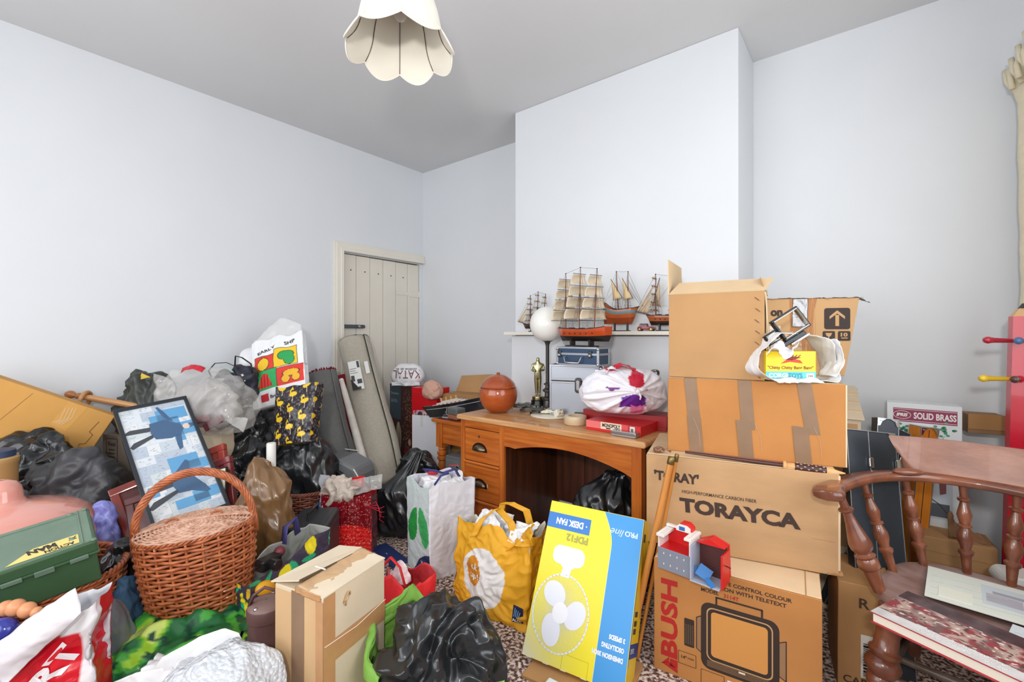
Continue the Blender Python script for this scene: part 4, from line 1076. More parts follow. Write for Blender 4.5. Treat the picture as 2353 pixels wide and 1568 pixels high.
# ------------------------------------------------------------------ model ships
def ship(label, M, L_, hh, beam, masts, hullc, keelc, band=None, sails='square', sailc=(226, 212, 188), dark=(58, 38, 32), stand=.03, sprit=.18, lateen=None, open_=(), sailw=1.0, stern=.25, name='model_ship'):
    """bow towards -x; masts = [(x along 0..1, height above deck)]"""
    th = thing(name, label, 'model ship', M)
    hm = mat('hull_%d_%d_%d' % hullc, hullc, rough=.25, var=.08, vscale=20, coat=.4); km = mat('keel_%d_%d_%d' % keelc, keelc, rough=.35); dk = mat('spar_%d_%d_%d' % dark, dark, rough=.5)
    sm = mat('sail_%d_%d_%d' % sailc, sailc, rough=.8); rg = mat('rigging', (88, 70, 58), rough=.8)
    def hull(u, v, zlo, zhi, out=0):
        x = -L_/2+u*L_; f = max(0, sin(pi*min(1, max(0, u*.86+.0)))**.55) if u < .99 else .55
        f = (min(1, u/.22)**.6)*(1-.35*max(0, (u-.7)/.3)**2)
        sheer = hh*(.16*(1-u)**2+stern*max(0, (u-.55)/.45)**2)
        z = stand+(zlo+(zhi-zlo)*v)*(hh+sheer)
        w_ = (zlo+(zhi-zlo)*v); hb = beam/2*f*(1-(1-w_)**2.4*.95)
        xo = x+(.12*hh if u < .01 else 0)*(1-w_)*1.5 + (0 if u > .2 else (1-w_)*hh*.5*(1-u/.2))
        return xo, hb+out, z
    def part(nm, zlo, zhi, m, out=0):
        b = MB()
        for sgn in (-1, 1):
            b.grid(lambda u, v: V((hull(u if sgn < 0 else 1-u, v, zlo, zhi, out)[0], sgn*hull(u if sgn < 0 else 1-u, v, zlo, zhi, out)[1], hull(u if sgn < 0 else 1-u, v, zlo, zhi, out)[2])), 28, 8)
        # transom and bottom
        vs = []; 
        for v in range(9):
            x, y, z = hull(1, v/8, zlo, zhi, out); vs += [(x, -y, z), (x, y, z)]
        b.add(vs, [(2*i, 2*i+1, 2*i+3, 2*i+2) for i in range(8)])
        return b.build(nm, m, th, smooth=50)
    part('keel', 0, .42, km); part('hull', .42, 1.0, hm)
    if band: part('band', .66, .86, mat('band_%d_%d_%d' % band, band, rough=.4), .0008)
    for w_ in (.42, .72, 1.0):
        for sgn in (-1, 1): MB().tube([V((hull(i/20, 0, w_, w_)[0], sgn*(hull(i/20, 0, w_, w_)[1]+.0008), hull(i/20, 0, w_, w_)[2])) for i in range(21)], .0013 if w_ < 1 else .0022, 5).build('rail', hm if w_ < 1 else dk, th, smooth=180)
    MB().grid(lambda u, v: V((hull(u, 0, .93, .93)[0], hull(u, 0, .93, .93)[1]*(2*v-1), hull(u, 0, .93, .93)[2])), 20, 4).build('deck', mat('ship_deck', (196, 150, 100), rough=.6), th)
    for i in range(6):
        u = .25+i*.11; x, y, z = hull(u, 0, .62, .62); MB().lathe([(.004, 0), (.004, .003), (.002, .004)], 8, 0, T(x, -y-.0005, z) @ RX(90)).build('cannon', km, th)
    for i, u in enumerate((.3, .5, .7)):
        x, y, z = hull(u, 0, .95, .95); MB().box(x-.012, x+.012, -beam*.18, beam*.18, z, z+.010).build('deck_house', dk, th)
    # stand
    b = MB(); b.box(-L_*.24, L_*.24, -beam*.45, beam*.45, 0, .006); b.box(-L_*.2, -L_*.17, -beam*.2, beam*.2, .006, stand+hh*.12); b.box(L_*.17, L_*.2, -beam*.2, beam*.2, .006, stand+hh*.12); b.build('stand', mat('stand_black', (40, 36, 34), rough=.4), th, bevel=.001)
    # masts, yards, sails, rigging
    bow = V((hull(0, 0, 1, 1)[0], 0, hull(0, 0, 1, 1)[2])); tip = bow+V((-sprit*L_, 0, sprit*L_*.38))
    MB().tube([bow+V((.03, 0, -.002)), tip], [.003, .0015], 6).build('bowsprit', dk, th)
    tops = []; rig = MB()
    for k, (mu, mh) in enumerate(masts):
        x, hb, z = hull(mu, 0, 1, 1); tp = V((x+.012*(k), 0, z+mh)); ft = V((x, 0, z-.01)); tops.append((ft, tp, hb))
        MB().tube([ft, ft.lerp(tp, .6), tp], [.0042, .003, .0018], 7).build('mast', mat('mast_wood', (130, 74, 52), rough=.4), th, smooth=60)
        MB().ball(tp, .004, 6).build('mast_cap', dk, th)
        if sails in ('square', 'furled'):
            n = 4
            for j in range(n+1):
                f = .16+.74*j/n; yw = sailw*mh*(.30-.17*j/n); p = ft.lerp(tp, f)
                MB().tube([p+V((-.006, -yw, 0)), p+V((-.006, yw, 0))], .0016, 5).build('yard', dk, th)
                if sails == 'furled':
                    MB().tube([p+V((-.008, yw*(-1+t/4), .004*sin(t*2.3)+.003)) for t in range(9)], .0042, 6).build('furled_sail', sm, th, smooth=180)
            if sails == 'square':
                for j in range(n):
                    f0 = .16+.74*j/n+.02; f1 = .16+.74*(j+1)/n-.01
                    w0 = sailw*mh*(.30-.17*j/n)*.95; w1 = sailw*mh*(.30-.17*(j+1)/n)*.95
                    p0 = ft.lerp(tp, f0); p1 = ft.lerp(tp, f1)
                    def sf(u, v):
                        wd = w0+(w1-w0)*v; bl = .26*(p1.z-p0.z)*sin(pi*v)**.7*(.4+.6*sin(pi*u))*1.5
                        return V((p0.x+(p1.x-p0.x)*v-.008-bl, -wd+2*wd*u, p0.z+(p1.z-p0.z)*v-.006*(1-v)*sin(pi*u)*-1))
                    MB().grid(sf, 12, 8).build('sail', sm, th, smooth=180, solid=.0012)
        for sgn in (-1, 1):
            for dx in (-.02, -.005, .012, .028):
                rig.tube([V((x+dx*L_*3.2/ .5*.35, sgn*hb, z)), ft.lerp(tp, .62)], .0006, 4, caps=False)
            rig.tube([V((x+.03, sgn*hb, z)), tp], .0006, 4, caps=False)
            for q in range(5):
                t_ = .12+q*.11; a = V((x-.012, sgn*hb, z)).lerp(ft.lerp(tp, .62), t_*1.3); b_ = V((x+.020, sgn*hb, z)).lerp(ft.lerp(tp, .62), t_*1.3); rig.tube([a, b_], .0005, 4, caps=False)
    for (f0, t0, h0), (f1, t1, h1) in zip(tops, tops[1:]):
        rig.tube([t0, t1], .0007, 4, caps=False); rig.tube([t1, f0.lerp(t0, .3)], .0006, 4, caps=False)
    if tops:
        for fr in (1, .8, .6): rig.tube([tops[0][0].lerp(tops[0][1], fr), bow.lerp(tip, fr)], .0007, 4, caps=False)
        st = V((hull(1, 0, 1, 1)[0], 0, hull(1, 0, 1, 1)[2])); rig.tube([tops[-1][1], st], .0006, 4, caps=False); rig.tube([tops[-1][0].lerp(tops[-1][1], .6), st+V((0, 0, 0))], .0006, 4, caps=False)
    rig.build('rigging', rg, th, kind='stuff')
    def tri(nm, A, B, C, bulge=.012):
        def f(u, v):
            p = A.lerp(B, u).lerp(C, v); return p+V((0, bulge*sin(pi*u)*(1-v), 0))
        MB().grid(f, 8, 8).build(nm, sm, th, smooth=180, solid=.001)
    if tops and sails != 'none':
        ft, tp, _ = tops[0]
        tri('jib', bow.lerp(tip, .95), bow.lerp(tip, .3)+V((.0, 0, .004)), ft.lerp(tp, .78)+V((-.01, 0, 0)))
        tri('jib', bow.lerp(tip, .55), bow+V((.01, 0, .012)), ft.lerp(tp, .55)+V((-.01, 0, 0)))
    if lateen:
        for (k, a) in lateen:
            ft, tp, _ = tops[k]; m_ = ft.lerp(tp, .55); d = V((cos(R(a)), 0, sin(R(a))))*L_*.36
            MB().tube([m_-d*.8, m_+d], .002, 6).build('lateen_yard', dk, th)
            tri('lateen_sail', m_-d*.75, m_+V((L_*.12, 0, -L_*.30)), m_+d*.95, .02)
    return th
SHZ = 1.2722
def shp(px, y, z, a): # point where the column px meets the plane y
    k = (px-CX)/F; Z = y/(k*ST+CT); p = W(px, HY, Z); p.z = z
    return Matrix.Translation(p) @ RZ(a)
ship('small dark-hulled three-masted model ship with furled sails at the left end of the shelf', shp(1232, 2.588, SHZ, 3), .22, .030, .046, [(.28, .20), (.52, .225), (.74, .205)], (92, 48, 40), (34, 26, 26), sails='furled', dark=(84, 54, 46), stand=.022, sprit=.22)
ship('large model galleon with cream striped square sails and orange hull standing on the blue case', Matrix.Translation((BLM @ V((BLW*.50, .062, .1075)))) @ RZ(-20) @ T(-.01, 0, 0), .44, .068, .085, [(.17, .33), (.45, .355), (.74, .33)], (196, 78, 30), (34, 30, 28), sails='square', stand=.030, sprit=.26, sailw=1.05, stern=.2)
ship('model ship with lateen sails and a turquoise band at the middle of the shelf', shp(1427, 2.585, SHZ, -176), .22, .085, .060, [(.30, .225), (.58, .235)], (186, 92, 44), (156, 70, 30), band=(92, 140, 148), sails='none', lateen=[(0, 62), (1, 58)], sailc=(222, 196, 150), stand=.045, stern=.6, sprit=.12)
ship('model schooner with dark hull bottom beside the open carton on the shelf', shp(1535, 2.588, SHZ, 0), .26, .052, .055, [(.22, .24), (.62, .22)], (176, 92, 48), (52, 38, 32), sails='furled', sailc=(206, 186, 160), stand=.035, sprit=.24, lateen=[(0, 75)])

def red_car():
    M = shp(1485, 2.575, SHZ, 2)
    th = thing('red_vintage_car', 'tiny red vintage model car parked on the mantel shelf', 'toy car', M)
    r = mat('car_red', (150, 24, 34), rough=.2, coat=.6); dk = mat('car_dark', (40, 20, 24), rough=.3)
    L_ = .105
    MB().prism([(-.052, .010), (.050, .010), (.050, .022), (.040, .026), (.012, .026), (.006, .040), (-.034, .041), (-.042, .028), (-.05, .022)], -.016, .016).build('body', r, th, bevel=.002)
    MB().prism([(-.030, .028), (.002, .028), (-.001, .037), (-.029, .037)], -.0168, .0168).build('window', mat('car_glass', (60, 60, 66), rough=.1), th)
    MB().prism([(-.036, .0405), (.008, .0395), (.004, .044), (-.032, .0445)], -.0165, .0165).build('roof', dk, th, bevel=.001)
    for x in (-.034, .034):
        for y in (-.017, .017):
            MB().lathe([(.011, -.003), (.011, .003)], 18, 0, T(x, y, .011) @ RX(90)).build('wheel', dk, th); MB().lathe([(.006, -.0035), (.006, .0035)], 14, 0, T(x, y, .011) @ RX(90)).build('hub', mat('brass', (190, 150, 80)), th)
            MB().tube([(x+.014*cos(t), y, .011+.014*sin(t)) for t in [pi*k/8 for k in range(9)]], .0025, 6).build('mudguard', r, th, smooth=60)
    for y in (-.009, .009): MB().ball((.051, y, .022), .004, 6).build('headlamp', chrome, th)
red_car()
# ------------------------------------------------------------------ captain's chair and what lies on it
CHM = T(.275, 1.945, 0) @ RZ(-10.4)
cw = wood('chair_wood', (134, 78, 52), (98, 52, 34), .28, (5, 5, 5), 2.5, .5)
cw2 = wood('chair_wood_worn', (150, 104, 84), (124, 80, 62), .38, (3, 8, 8), 2.5, .3)
def chair():
    th = thing('captains_chair', 'dark wooden captain\'s chair with turned spindles and scrolled back rail', 'chair', CHM)
    # seat: rounded D with a dished top
    def so(t):
        a = 2*pi*t; x = .245*abs(cos(a))**.8*(1 if cos(a) > 0 else -1); y = .235*abs(sin(a))**.8*(1 if sin(a) > 0 else -1)
        return x*(1+.06*(1 if y < 0 else -.5)), y
    b = MB()
    rings = [(.90, .405), (.99, .408), (1.0, .42), (1.0, .432), (.985, .442), (.93, .446), (.80, .440), (.5, .432), (.2, .430), (.01, .430)]
    n = 72
    for k, z in rings:
        for i in range(n): x, y = so(i/n); b.v.append((x*k, y*k, z))
    for j in range(len(rings)-1):
        for i in range(n): b.f.append((j*n+i, j*n+(i+1) % n, (j+1)*n+(i+1) % n, (j+1)*n+i)); b.m.append(0)
    b.f.append(tuple(range(n-1, -1, -1))); b.m.append(0); b.f.append(tuple((len(rings)-1)*n+i for i in range(n))); b.m.append(0)
    b.build('seat', wood('seat_wood', (128, 96, 86), (150, 124, 118), .4, (3, 8, 8), 2.5, .2), th, smooth=50)
    # arm rail: swept board
    P = [(-.335, -.265, .738), (-.345, -.19, .738), (-.335, -.09, .738), (-.305, .03, .740), (-.25, .13, .742), (-.16, .205, .744), (-.05, .235, .745), (.05, .235, .745), (.16, .205, .744), (.25, .13, .742), (.305, .03, .74), (.335, -.09, .738), (.345, -.19, .738), (.335, -.265, .738)]
    def cr(t, Q):
        n_ = len(Q)-1; s = min(n_-1e-6, max(0, t*n_)); i = int(s); f = s-i
        g = lambda k: V(Q[max(0, min(n_, k))]); a, b_, c, d = g(i-1), g(i), g(i+1), g(i+2)
        return .5*((2*b_)+(c-a)*f+(2*a-5*b_+4*c-d)*f*f+(3*b_-a-3*c+d)*f**3)
    b = MB(); N_ = 90; sec = 12
    for i in range(N_+1):
        t = i/N_; p = cr(t, P); q = (cr(min(1, t+.01), P)-cr(max(0, t-.01), P)).normalized(); side = q.cross(V((0, 0, 1))).normalized()
        e = min(t, 1-t)
        w_ = .030+.016*math.exp(-((e-.05)/.05)**2); 
        if e < .018: w_ *= sqrt(max(.02, 1-(1-e/.018)**2))
        h = .0155
        for k in range(sec):
            a = 2*pi*k/sec; ca, sa = cos(a), sin(a)
            b.v.append(tuple(p+side*w_*abs(ca)**.5*(1 if ca > 0 else -1)+V((0, 0, h*abs(sa)**.5*(1 if sa > 0 else -1)))))
    for i in range(N_):
        for k in range(sec): b.f.append((i*sec+k, i*sec+(k+1) % sec, (i+1)*sec+(k+1) % sec, (i+1)*sec+k)); b.m.append(0)
    b.f.append(tuple(range(sec-1, -1, -1))); b.m.append(0); b.f.append(tuple(N_*sec+k for k in range(sec))); b.m.append(0)
    b.build('arm_rail', cw, th, smooth=60)
    # crest: curved back rest board with scrolled ends
    b = MB(); nu, nv = 60, 12
    def crest(u, v, s):
        a = -1+2*u; x = .235*sin(a*1.25)/sin(1.25); y = .17+.075*cos(a*1.35)
        e = abs(a); ht = .118*(1-.0*e)
        up = v*ht
        # pointed wing at the top ends, cut back below
        xe = 1+ (.06 if e > .999 else 0)
        pull = max(0, e-.80)/.20
        x *= 1+.10*pull*v-.26*pull*(1-v)**1.5*pull
        y += .030*v+s*(.011-.006*v)
        z = .757+up*(1-.02*pull)
        return V((x, y, z))
    for s, rev in ((-1, False), (1, True)): b.grid(lambda u, v: crest(u if not rev else 1-u, v, s), nu, nv)
    b.grid(lambda u, v: crest(u, 1, -1+2*v), nu, 1); b.grid(lambda u, v: crest(1-u, 0, -1+2*v), nu, 1)
    b.grid(lambda u, v: crest(0, v, 1-2*u), 1, nv); b.grid(lambda u, v: crest(1, v, -1+2*u), 1, nv)
    b.build('crest_rail', cw2, th, smooth=50)
    for s in (-1, 1):
        m_ = T(s*.195, .155, .763) @ RZ(s*-38)
        MB().ball((0, 0, 0), .05, 10, 0, m_, (1.0, .42, .26)).build('scroll_end', cw, th, smooth=180)
    # spindles from seat to rail
    def turned(p0, p1, k=1.0, big=False, nm='spindle'):
        p0, p1 = V(p0), V(p1); L_ = (p1-p0).length; M = Matrix.Translation(p0) @ (p1-p0).to_track_quat('Z', 'Y').to_matrix().to_4x4()
        if big: pr = [(.017, 0), (.020, .12), (.023, .22), (.026, .225), (.030, .24), (.030, .30), (.025, .335), (.027, .345), (.030, .36), (.022, .375), (.020, .385), (.031, .43), (.033, .48), (.028, .55), (.018, .68), (.014, .76), (.013, .80), (.022, .82), (.022, .84), (.013, .86), (.012, .92), (.015, 1)]
        else: pr = [(.011, 0), (.013, .12), (.015, .22), (.020, .24), (.021, .27), (.014, .29), (.014, .31), (.021, .38), (.022, .44), (.015, .51), (.013, .53), (.019, .54), (.019, .56), (.013, .57), (.016, .61), (.020, .67), (.017, .72), (.011, .80), (.010, .82), (.016, .835), (.017, .86), (.010, .875), (.010, .92), (.012, 1)]
        MB().lathe([(r*k, z*L_) for r, z in pr], 20, 0, M).build(nm, cw, th, smooth=45)
    turned((-.225, -.14, .435), (-.325, -.17, .728), 1.0, True)
    turned((.225, -.14, .435), (.325, -.17, .728), 1.0, True)
    for a, b_ in ((-.215, -.300), (.215, .300)):
        turned((a, .03, .435), (b_, .03, .728))
    for x0, y0, x1, y1 in ((-.155, .165, -.205, .17), (-.05, .205, -.062, .228), (.05, .205, .062, .228), (.155, .165, .205, .17)): turned((x0, y0, .435), (x1, y1, .730))
    # legs and stretchers
    def leg(x0, y0, x1, y1):
        p0 = V((x1, y1, 0)); p1 = V((x0, y0, .415)); L_ = (p1-p0).length; M = Matrix.Translation(p0) @ (p1-p0).to_track_quat('Z', 'Y').to_matrix().to_4x4()
        pr = [(.016, 0), (.020, .04), (.024, .10), (.018, .13), (.018, .15), (.030, .20), (.034, .28), (.028, .36), (.020, .40), (.034, .43), (.036, .47), (.030, .50), (.044, .54), (.047, .58), (.040, .62), (.034, .635), (.041, .66), (.041, .68), (.032, .70), (.030, .80), (.034, 1)]
        MB().lathe([(r, z*L_) for r, z in pr], 24, 0, M).build('leg', cw, th, smooth=45)
    L4 = [(-.19, -.17, -.235, -.225), (.19, -.17, .235, -.225), (-.17, .16, -.21, .23), (.17, .16, .21, .23)]
    for l in L4: leg(*l)
    def st(p, q, r=.013): MB().tube([V(p), V(p).lerp(V(q), .3), V(p).lerp(V(q), .5), V(p).lerp(V(q), .7), V(q)], [r*.8, r, r*1.35, r, r*.8], 12).build('stretcher', wood('stretcher_wood', (112, 98, 86), (86, 70, 58), .4, (5, 5, 5)), th, smooth=60)
    for s in (-1, 1):
        st((s*.218, -.205, .17), (s*.195, .205, .17)); st((s*.212, -.195, .25), (s*.19, .19, .25), .010)
    st((-.205, .0, .17), (.205, 0, .17)); st((-.21, -.20, .21), (.21, -.20, .21)); st((-.2, .2, .2), (.2, .2, .2))
chair()
def seat_things():
    # large hardback overhanging the seat front
    TLp, TRp = G(2078, 1342, .478), G(2345, 1448, .478); FLp = G(2000, 1405, .478)
    x = (TRp-TLp); Wd = x.length; ang = atan2(x.y, x.x)
    M = Matrix.Translation(FLp-V((0, 0, .030))) @ Matrix.Rotation(ang, 4, 'Z'); D = .215; Wd = .33
    th = thing('hardback_book', 'large hardback book with a dark red battle painting jacket on the chair seat', 'book', M)
    red = mat('book_red', (170, 36, 44), rough=.4); pg = mat('page_block', (232, 222, 206), rough=.8, var=.05, vscale=200, stretch=(1, 1, 30))
    box('cover', red, th, 0, Wd, 0, D, 0, .003, .001)
    box('pages', pg, th, .004, Wd-.004, .005, D-.004, .003, .027, .001)
    box('cover', red, th, 0, Wd, 0, D, .027, .030, .001)
    box('spine', mat('jacket_grey', (186, 184, 186), rough=.3), th, Wd-.001, Wd+.004, -.001, D, -.001, .031, .002)
    cols = []; 
    def pc(u, v):
        p = V((u*7, v*3.2, 2)); n = noise.noise(p)+.5*noise.noise(p*2.7); m_ = noise.noise(V((u*26, v*22, 9)))
        if v < .20+.04*noise.noise(V((u*3, 0, 1))): c = V((196, 192, 190))+V((1, 1, 1))*18*n
        elif v > .72: c = V((74, 58, 60))+V((1, .9, .9))*26*n
        else:
            k_ = max(0, min(1, (n+.25)*2)); c = V((112, 84, 82)).lerp(V((176, 150, 138)), 1-k_); k2 = max(0, min(1, noise.noise(V((u*13, v*9, 4)))*3)); c = c.lerp(V((140, 60, 64)), k2)
            if m_ > .36: c = V((84, 62, 62))
            if m_ < -.40: c = V((206, 194, 184))
        return lin(tuple(max(10, min(250, k)) for k in c))
    nu, nv = 180, 110; b = MB().grid(lambda u, v: V((Wd*u, D*v, .0306)), nu, nv)
    b.build('dust_jacket', mat('glossy_jacket', (255, 255, 255), rough=.22, vc=True), th, cols=[pc(i/nu, j/nv) for j in range(nv+1) for i in range(nu+1)])
    tm = TOP(.0309); wh = flat(236, 232, 228, .3); bk = flat(52, 44, 48, .3)
    for i, (x0, z0, w_) in enumerate(((.10, .012, .17), (.115, .030, .15))):
        for k in range(int(w_/.010)):
            xx = x0+k*.0098; h = random.uniform(.008, .013)
            ring(th, wh, [(xx, z0), (xx+random.uniform(.002, .008), z0+h), (xx+.008, z0+random.uniform(0, .008))], .0013, M=tm, y=-.0004, closed=False, name='jacket_lettering')
    ring(th, flat(170, 60, 70, .3), [(.15+.012*k, .052+.006*sin(k*1.9)) for k in range(10)], .0025, M=tm, y=-.0004, closed=False, name='jacket_lettering')
    # papers and maps on the seat
    pw = mat('map_paper', (214, 216, 206), rough=.6)
    def sheet(name, label, x, y, z, a, w_, h, c, marks):
        t = thing(name, label, 'papers', CHM @ T(x, y, z) @ RZ(a))
        box('sheet', c, t, 0, w_, 0, h, 0, .004, .0005)
        for q, (x0, x1, y0, y1, mc) in enumerate(marks): MB().box(x0*w_, x1*w_, y0*h, y1*h, .0041, .0045+.0003*q).build('print', mc, t)
        for i in range(4): MB().tube([(w_*.04, h*(.1+.2*i), .0045), (w_*random.uniform(.4, .9), h*(.2+.18*i), .0045)], .0008, 4).build('map_line', flat(160, 178, 160), t)
        return t
    sheet('folded_map', 'pale green folded map sheet on the back of the chair seat', -.125, -.095, .4475, 4, .30, .245, pw, ((.42, .95, .25, .85, flat(196, 204, 208)), (.45, .70, .35, .6, flat(172, 168, 176)), (.5, .9, .62, .7, flat(160, 156, 164)), (.1, .35, .1, .4, flat(222, 222, 206))))
    sheet('blue_leaflet', 'blue-grey leaflet under the corner of the hardback on the chair seat', .04, -.26, .4475, -6, .22, .16, mat('leaflet', (206, 212, 216), rough=.4), ((.1, .8, .15, .5, flat(110, 140, 158)), (.2, .6, .55, .8, flat(170, 150, 130))))
seat_things()
def dark_cases():
    bk = mat('black_case', (48, 54, 62), rough=.35, bump=.2, bscale=300); gr = mat('case_grey', (58, 66, 76), rough=.35, bump=.2, bscale=300); sv = mat('case_trim', (168, 172, 176), rough=.3, metal=.7)
    def case(name, label, TL, TR, BL, t, m, split=None, corner=True, H=None, woodm=None):
        M, Wd, Hh = frame3(TL, TR, BL)
        if H: M = M @ T(0, 0, Hh-H); Hh = H
        th = thing(name, label, 'case', M)
        box('shell', m, th, 0, Wd, 0, t, 0, Hh, .004)
        for x in ([0, Wd-.003]+([Wd*split] if split else [])): box('edge_trim', sv, th, x, x+.0025, -.0025, 0.001, 0, Hh, .0005)
        box('edge_trim', sv, th, 0, Wd, -.0025, t, Hh-.001, Hh+.002, .0005)
        if corner:
            for x, s in ((Wd, -1), (0, 1)) if not split else ((Wd, -1),):
                MB().prism([(x, Hh), (x+s*.035, Hh), (x+s*.018, Hh-.012), (x+s*.010, Hh-.032), (x, Hh-.034)], -.005, -.0015).build('corner_plate', chrome, th, bevel=.001)
                MB().lathe([(.004, 0), (.004, .002)], 10, 0, T(x+s*.012, -.005, Hh-.010) @ RX(90)).build('rivet', sv, th)
        for z in (Hh*.86, Hh*.40):
            for x in ([Wd-.004]+([Wd*split] if split else [])): MB().prism(rrect(x-.008, x+.010, z-.02, z+.02, .006), -.010, -.002).build('catch', chrome, th, bevel=.002)
        return th
    case('black_hard_case', 'wide flat black hard case with silver trim standing right of the cartons', W(1944, 986, 1.80), W(2056, 998, 1.80), W(1995, 1560, 1.60), .035, bk, .44, True, .865)
    case('slim_grey_case', 'slim charcoal case with chrome corners behind the wide black case', W(2016, 960, 1.98), W(2066, 966, 1.96), W(2112, 1310, 1.86), .05, gr, None, True, .86)
    case('tall_black_case', 'narrow black case wedged between the charcoal case and the orange wooden case', W(2060, 985, 2.06), W(2094, 1000, 2.05), W(2118, 1300, 1.98), .05, bk, None, False, .85)
    ow = wood('orange_case_wood', (222, 136, 44), (196, 110, 30), .3, (12, 12, 1))
    th = case('orange_wooden_case', 'tall narrow orange wooden case with chrome corners behind the chair', W(2116, 982, 2.02), W(2157, 986, 2.02), W(2116, 1310, 2.02), .06, ow, None, True, .84)
    MB().box(.038, .041, -.001, 0, 0, .83).build('seam', mat('dark_gap', (60, 55, 48)), th)
dark_cases()
def brass_box():
    M, Wd, H = frame3(W(2064, 926, 2.12), W(2240, 945, 1.965), W(2060, 1320, 2.12))
    H = .78; M = Matrix.Translation(V((M.translation.x, M.translation.y, .12))) @ Matrix.Rotation(atan2(M[1][0], M[0][0]), 4, 'Z')
    H = 1.25-156/F*2.12-.12
    th = carton(M, Wd, .12, H, mat('gloss_card_white', (222, 226, 228), rough=.35), 'brass_fittings_box', 'white glossy box with a maroon SOLID BRASS band leaning by the wall', seed=21)
    ma = flat(142, 52, 84, .35); wh = flat(236, 230, 228, .35); gn = flat(76, 150, 116, .4)
    rect(th, ma, .022, Wd-.015, H-.085, H-.022)
    for z in (H-.080, H-.028): rect(th, wh, .024, Wd-.017, z, z+.0018, y=-.0012)
    text(th, wh, 'SOLID BRASS', Wd*.37, H-.068, Wd*.56, .030, bold=.03); ring(th, wh, ell(Wd*.21, H-.053, Wd*.12, .018), .0022, y=-.0012); text(th, wh, 'IPRIS', Wd*.13, H-.061, Wd*.15, .016, bold=.05, shear=.2)
    for cx, cz in ((.05, H-.125), (Wd*.78, H-.105)):
        for i in range(16):
            a = random.uniform(0, 6.3); r = random.uniform(0, .035); poly(th, gn, ell(cx+r*cos(a), cz+r*sin(a), .007, .005, 8), name='printed_leaf')
        ring(th, gn, [(cx, cz-.03), (cx-.02, cz-.07), (cx-.04, cz-.10)], .002, closed=False)
    rect(th, flat(196, 206, 214, .35), Wd*.5, Wd-.03, .30, H-.30); rect(th, flat(90, 96, 102, .35), Wd*.52, Wd-.04, .31, .37, y=-.0012); poly(th, flat(134, 84, 84, .35), [(Wd*.7, H-.32), (Wd*.8, H-.32), (Wd*.8, .42), (Wd*.72, .41)], y=-.0014); ring(th, flat(60, 60, 66, .35), [(Wd*.53, .40), (Wd*.7, .37), (Wd*.82, .33)], .004, y=-.0016, closed=False)
    MB().ball((.10, .03, H-.155), .05, 8, 0, None, (1.4, .6, .6)).build('green_sticker', mat('dark_green', (30, 70, 56), rough=.4), th, smooth=180) if False else None
    # torn brown carton below, and the end of a brown carton behind, attached to the white box
    M2 = Matrix.Translation(V((.17, 2.62, 0))) @ RZ(4)
    t2 = carton(M2, .24, .17, .385, mat('cardboard_mid', (196, 150, 98)), 'torn_brown_carton', 'brown corrugated carton with a torn open top behind the chair', seed=22)
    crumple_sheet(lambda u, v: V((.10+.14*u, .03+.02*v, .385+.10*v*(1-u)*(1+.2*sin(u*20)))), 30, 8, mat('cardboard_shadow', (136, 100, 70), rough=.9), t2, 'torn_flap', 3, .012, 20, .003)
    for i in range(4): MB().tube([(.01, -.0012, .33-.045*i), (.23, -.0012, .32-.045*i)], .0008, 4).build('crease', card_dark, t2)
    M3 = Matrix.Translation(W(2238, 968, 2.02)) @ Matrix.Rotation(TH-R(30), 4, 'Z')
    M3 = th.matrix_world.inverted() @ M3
    box('brown_carton_end', mat('cardboard_shadow2', (150, 118, 88), rough=.9), th, -.02, .10, 0, .10, -.055, .03, .003, M3); box('brown_carton_end', card_dark, th, -.02, .104, -.004, 0, -.035, .032, .001, M3)
brass_box()
def pencil_stand():
    p = W(2350, HY, 1.78); 
    M = Matrix.Translation(V((p.x, p.y, 0))) @ Matrix.Rotation(TH, 4, 'Z') @ RY(1.6)
    th = thing('pencil_coat_stand', 'tall red giant-pencil coat stand with coloured pegs at the right edge', 'coat stand', M @ T(-.03, 0, 0))
    rd = mat('pencil_red', (206, 20, 48), rough=.25, coat=.5, var=.04, vscale=5); z1 = 1.322
    r = .044
    MB().lathe([(r, .03), (r, z1)], 6).build('shaft', rd, th)
    MB().lathe([(r, z1), (.020, z1+.032)], 6, caps=False).build('sharpened_cone', mat('pencil_wood', (222, 178, 128), rough=.5), th); MB().lathe([(.020, z1+.032), (.008, z1+.052)], 12).build('lead', mat('pencil_lead', (60, 56, 56), rough=.4), th)
    MB().lathe([(.12, 0), (.12, .02), (.06, .03)], 32).build('base', rd, th, smooth=40)
    def peg(z, a, c, ln=.135, nm='peg'):
        m_ = T(0, 0, z) @ RZ(a) @ RY(90) @ RX(0)
        MB().lathe([(.007, r*.8), (.008, r+.02), (.010, r+ln*.7), (.012, r+ln*.85), (.014, r+ln*.92), (.011, r+ln), (.003, r+ln+.004)], 16, 0, m_).build(nm, mat('peg_%d_%d_%d' % c, c, rough=.3, coat=.4), th, smooth=50)
    peg(1.225, 188, (176, 34, 58)); peg(1.225, 215, (74, 112, 160), .08); peg(1.075, 184, (226, 190, 44)); peg(1.075, 205, (90, 60, 56), .03); peg(1.05, 262, (206, 206, 212), .10)
    M = Matrix.Translation(V((.42, 2.24, 0))) @ RZ(10)
    t = thing('white_sewing_machine', 'white rounded appliance with dark knobs on the floor behind the chair', 'appliance', M)
    wh = mat('appliance_white', (226, 224, 220), rough=.3)
    MB().prism(rrect(-.06, .18, 0, .38, .04), 0, .13).build('body', wh, t, bevel=.01); MB().prism(rrect(-.06, .18, .37, .43, .03), .01, .12).build('upper_body', wh, t, bevel=.01)
    for x in (0, .05, .10): MB().lathe([(.014, 0), (.014, .012), (.010, .014)], 16, 0, T(x, -.002, .37) @ RX(90)).build('knob', black_m, t, smooth=40)
